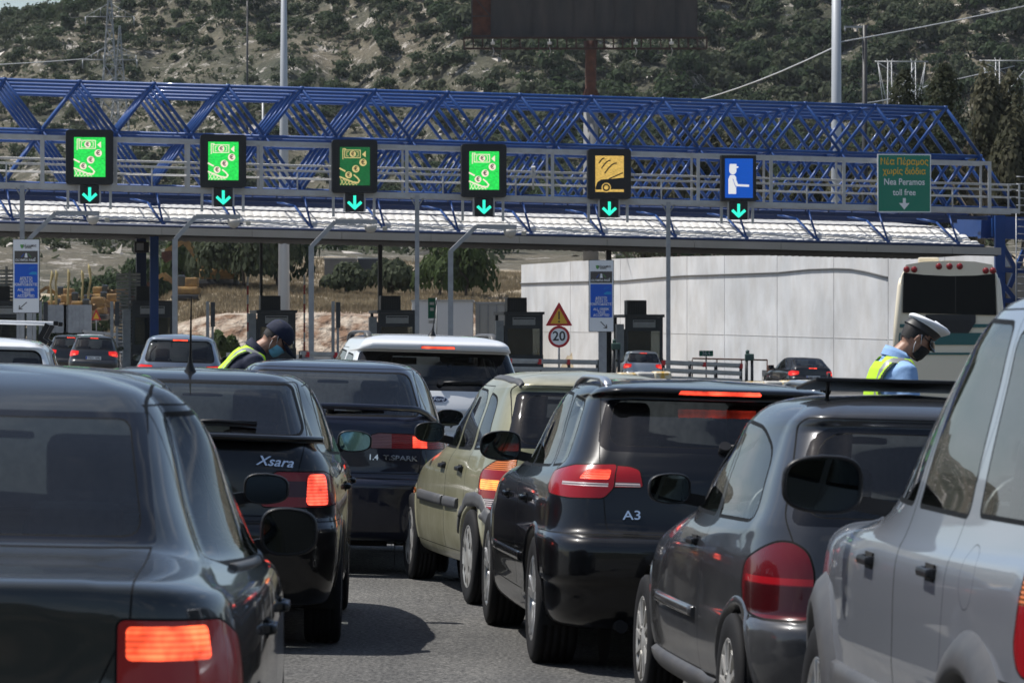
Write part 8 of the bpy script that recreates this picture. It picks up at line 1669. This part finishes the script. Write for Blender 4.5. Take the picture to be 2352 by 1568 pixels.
        for (A, m0), (C, m1) in zip(rg, rg[1:]):
            for i in range(32): f = b.faces.new((A[i], A[(i + 1) % 32], C[(i + 1) % 32], C[i])); f.smooth = True; f.material_index = m1
        cp = obj('peaked_cap', b, [M_letter, M_whitec], root, recalc=True)
        b = bmesh.new(); top = []
        for j in range(5):
            t = j / 4; top.append([b.verts.new(hd((.100 + .050 * t - abs(u) ** 2 * (.050 + .02 * t), u * (.080 - .010 * t), .160 - .052 * t - .01 * abs(u) ** 2))) for u in [-1 + 2 * i / 12 for i in range(13)]])
        for A, C in zip(top, top[1:]):
            for i in range(12): f = b.faces.new((A[i], A[i + 1], C[i + 1], C[i])); f.smooth = True
        bmesh.ops.solidify(b, geom=b.faces[:], thickness=.004); obj('peak', b, mat('patent peak', (.006, .006, .006), .15, coat=1), cp, recalc=True)
        b = bmesh.new()                                       # dark wrap glasses
        for s_ in (-1, 1): tube(b, [hd((.098, s_ * .030, .124)), hd((.088, s_ * .062, .126)), hd((.02, s_ * .079, .128))], [.004, .004, .003], 6); e = bmesh.new(); bmesh.ops.create_uvsphere(e, u_segments=12, v_segments=8, radius=1); [setattr(v, 'co', hd((.096 + v.co.x * .004, s_ * (.034 + v.co.y * .025 * s_), .120 + v.co.z * .014))) for v in e.verts]; merge(b, e)
        obj('glasses', b, M_letter, root)
    return root
Y = 29.8; X = atpx(507, Y)
officer('officer in a navy cap and blue mask leaning towards a car window', (X, Y, gz(X)), R(6), R(30), R(33), 1.01, dict(arms=[((.30, -.26, 1.16), (.50, -.10, 1.06)), ((.34, .24, 1.18), (.54, .12, 1.05))], short=False, cloth=M_navyc, collar=M_navyc, mask=M_mask, hat='cap'))
Y = 25.4; X = atpx(2040, Y)
officer('officer in a white peaked cap and black mask looking down', (X, Y, gz(X)), R(10), R(8), R(34), 1.03, dict(arms=[((.08, -.27, 1.14), (.30, -.20, 1.10)), ((.10, .27, 1.14), (.30, .16, 1.10))], short=True, cloth=M_lblue, collar=M_lblue, mask=M_bmask, hat='peaked'))
# ================================================================ air
hb = bmesh.new(); bmesh.ops.create_cube(hb, size=1)
for v in hb.verts: v.co = Vector((v.co.x * 3400, 600 + v.co.y * 3900, 60 + v.co.z * 150))
hm = bpy.data.materials.new('air'); hm.use_nodes = True; hn = hm.node_tree.nodes
for x in list(hn):
    if x.type != 'OUTPUT_MATERIAL': hn.remove(x)
hv = hn.new('ShaderNodeVolumePrincipled'); hv.inputs['Color'].default_value = (.86, .92, 1, 1); hv.inputs['Density'].default_value = .00005; hv.inputs['Anisotropy'].default_value = .2
hm.node_tree.links.new(hv.outputs[0], [x for x in hn if x.type == 'OUTPUT_MATERIAL'][0].inputs['Volume'])
tag(obj('haze', hb, hm), 'thin air haze over the plaza and hillside', 'haze', kind='stuff')
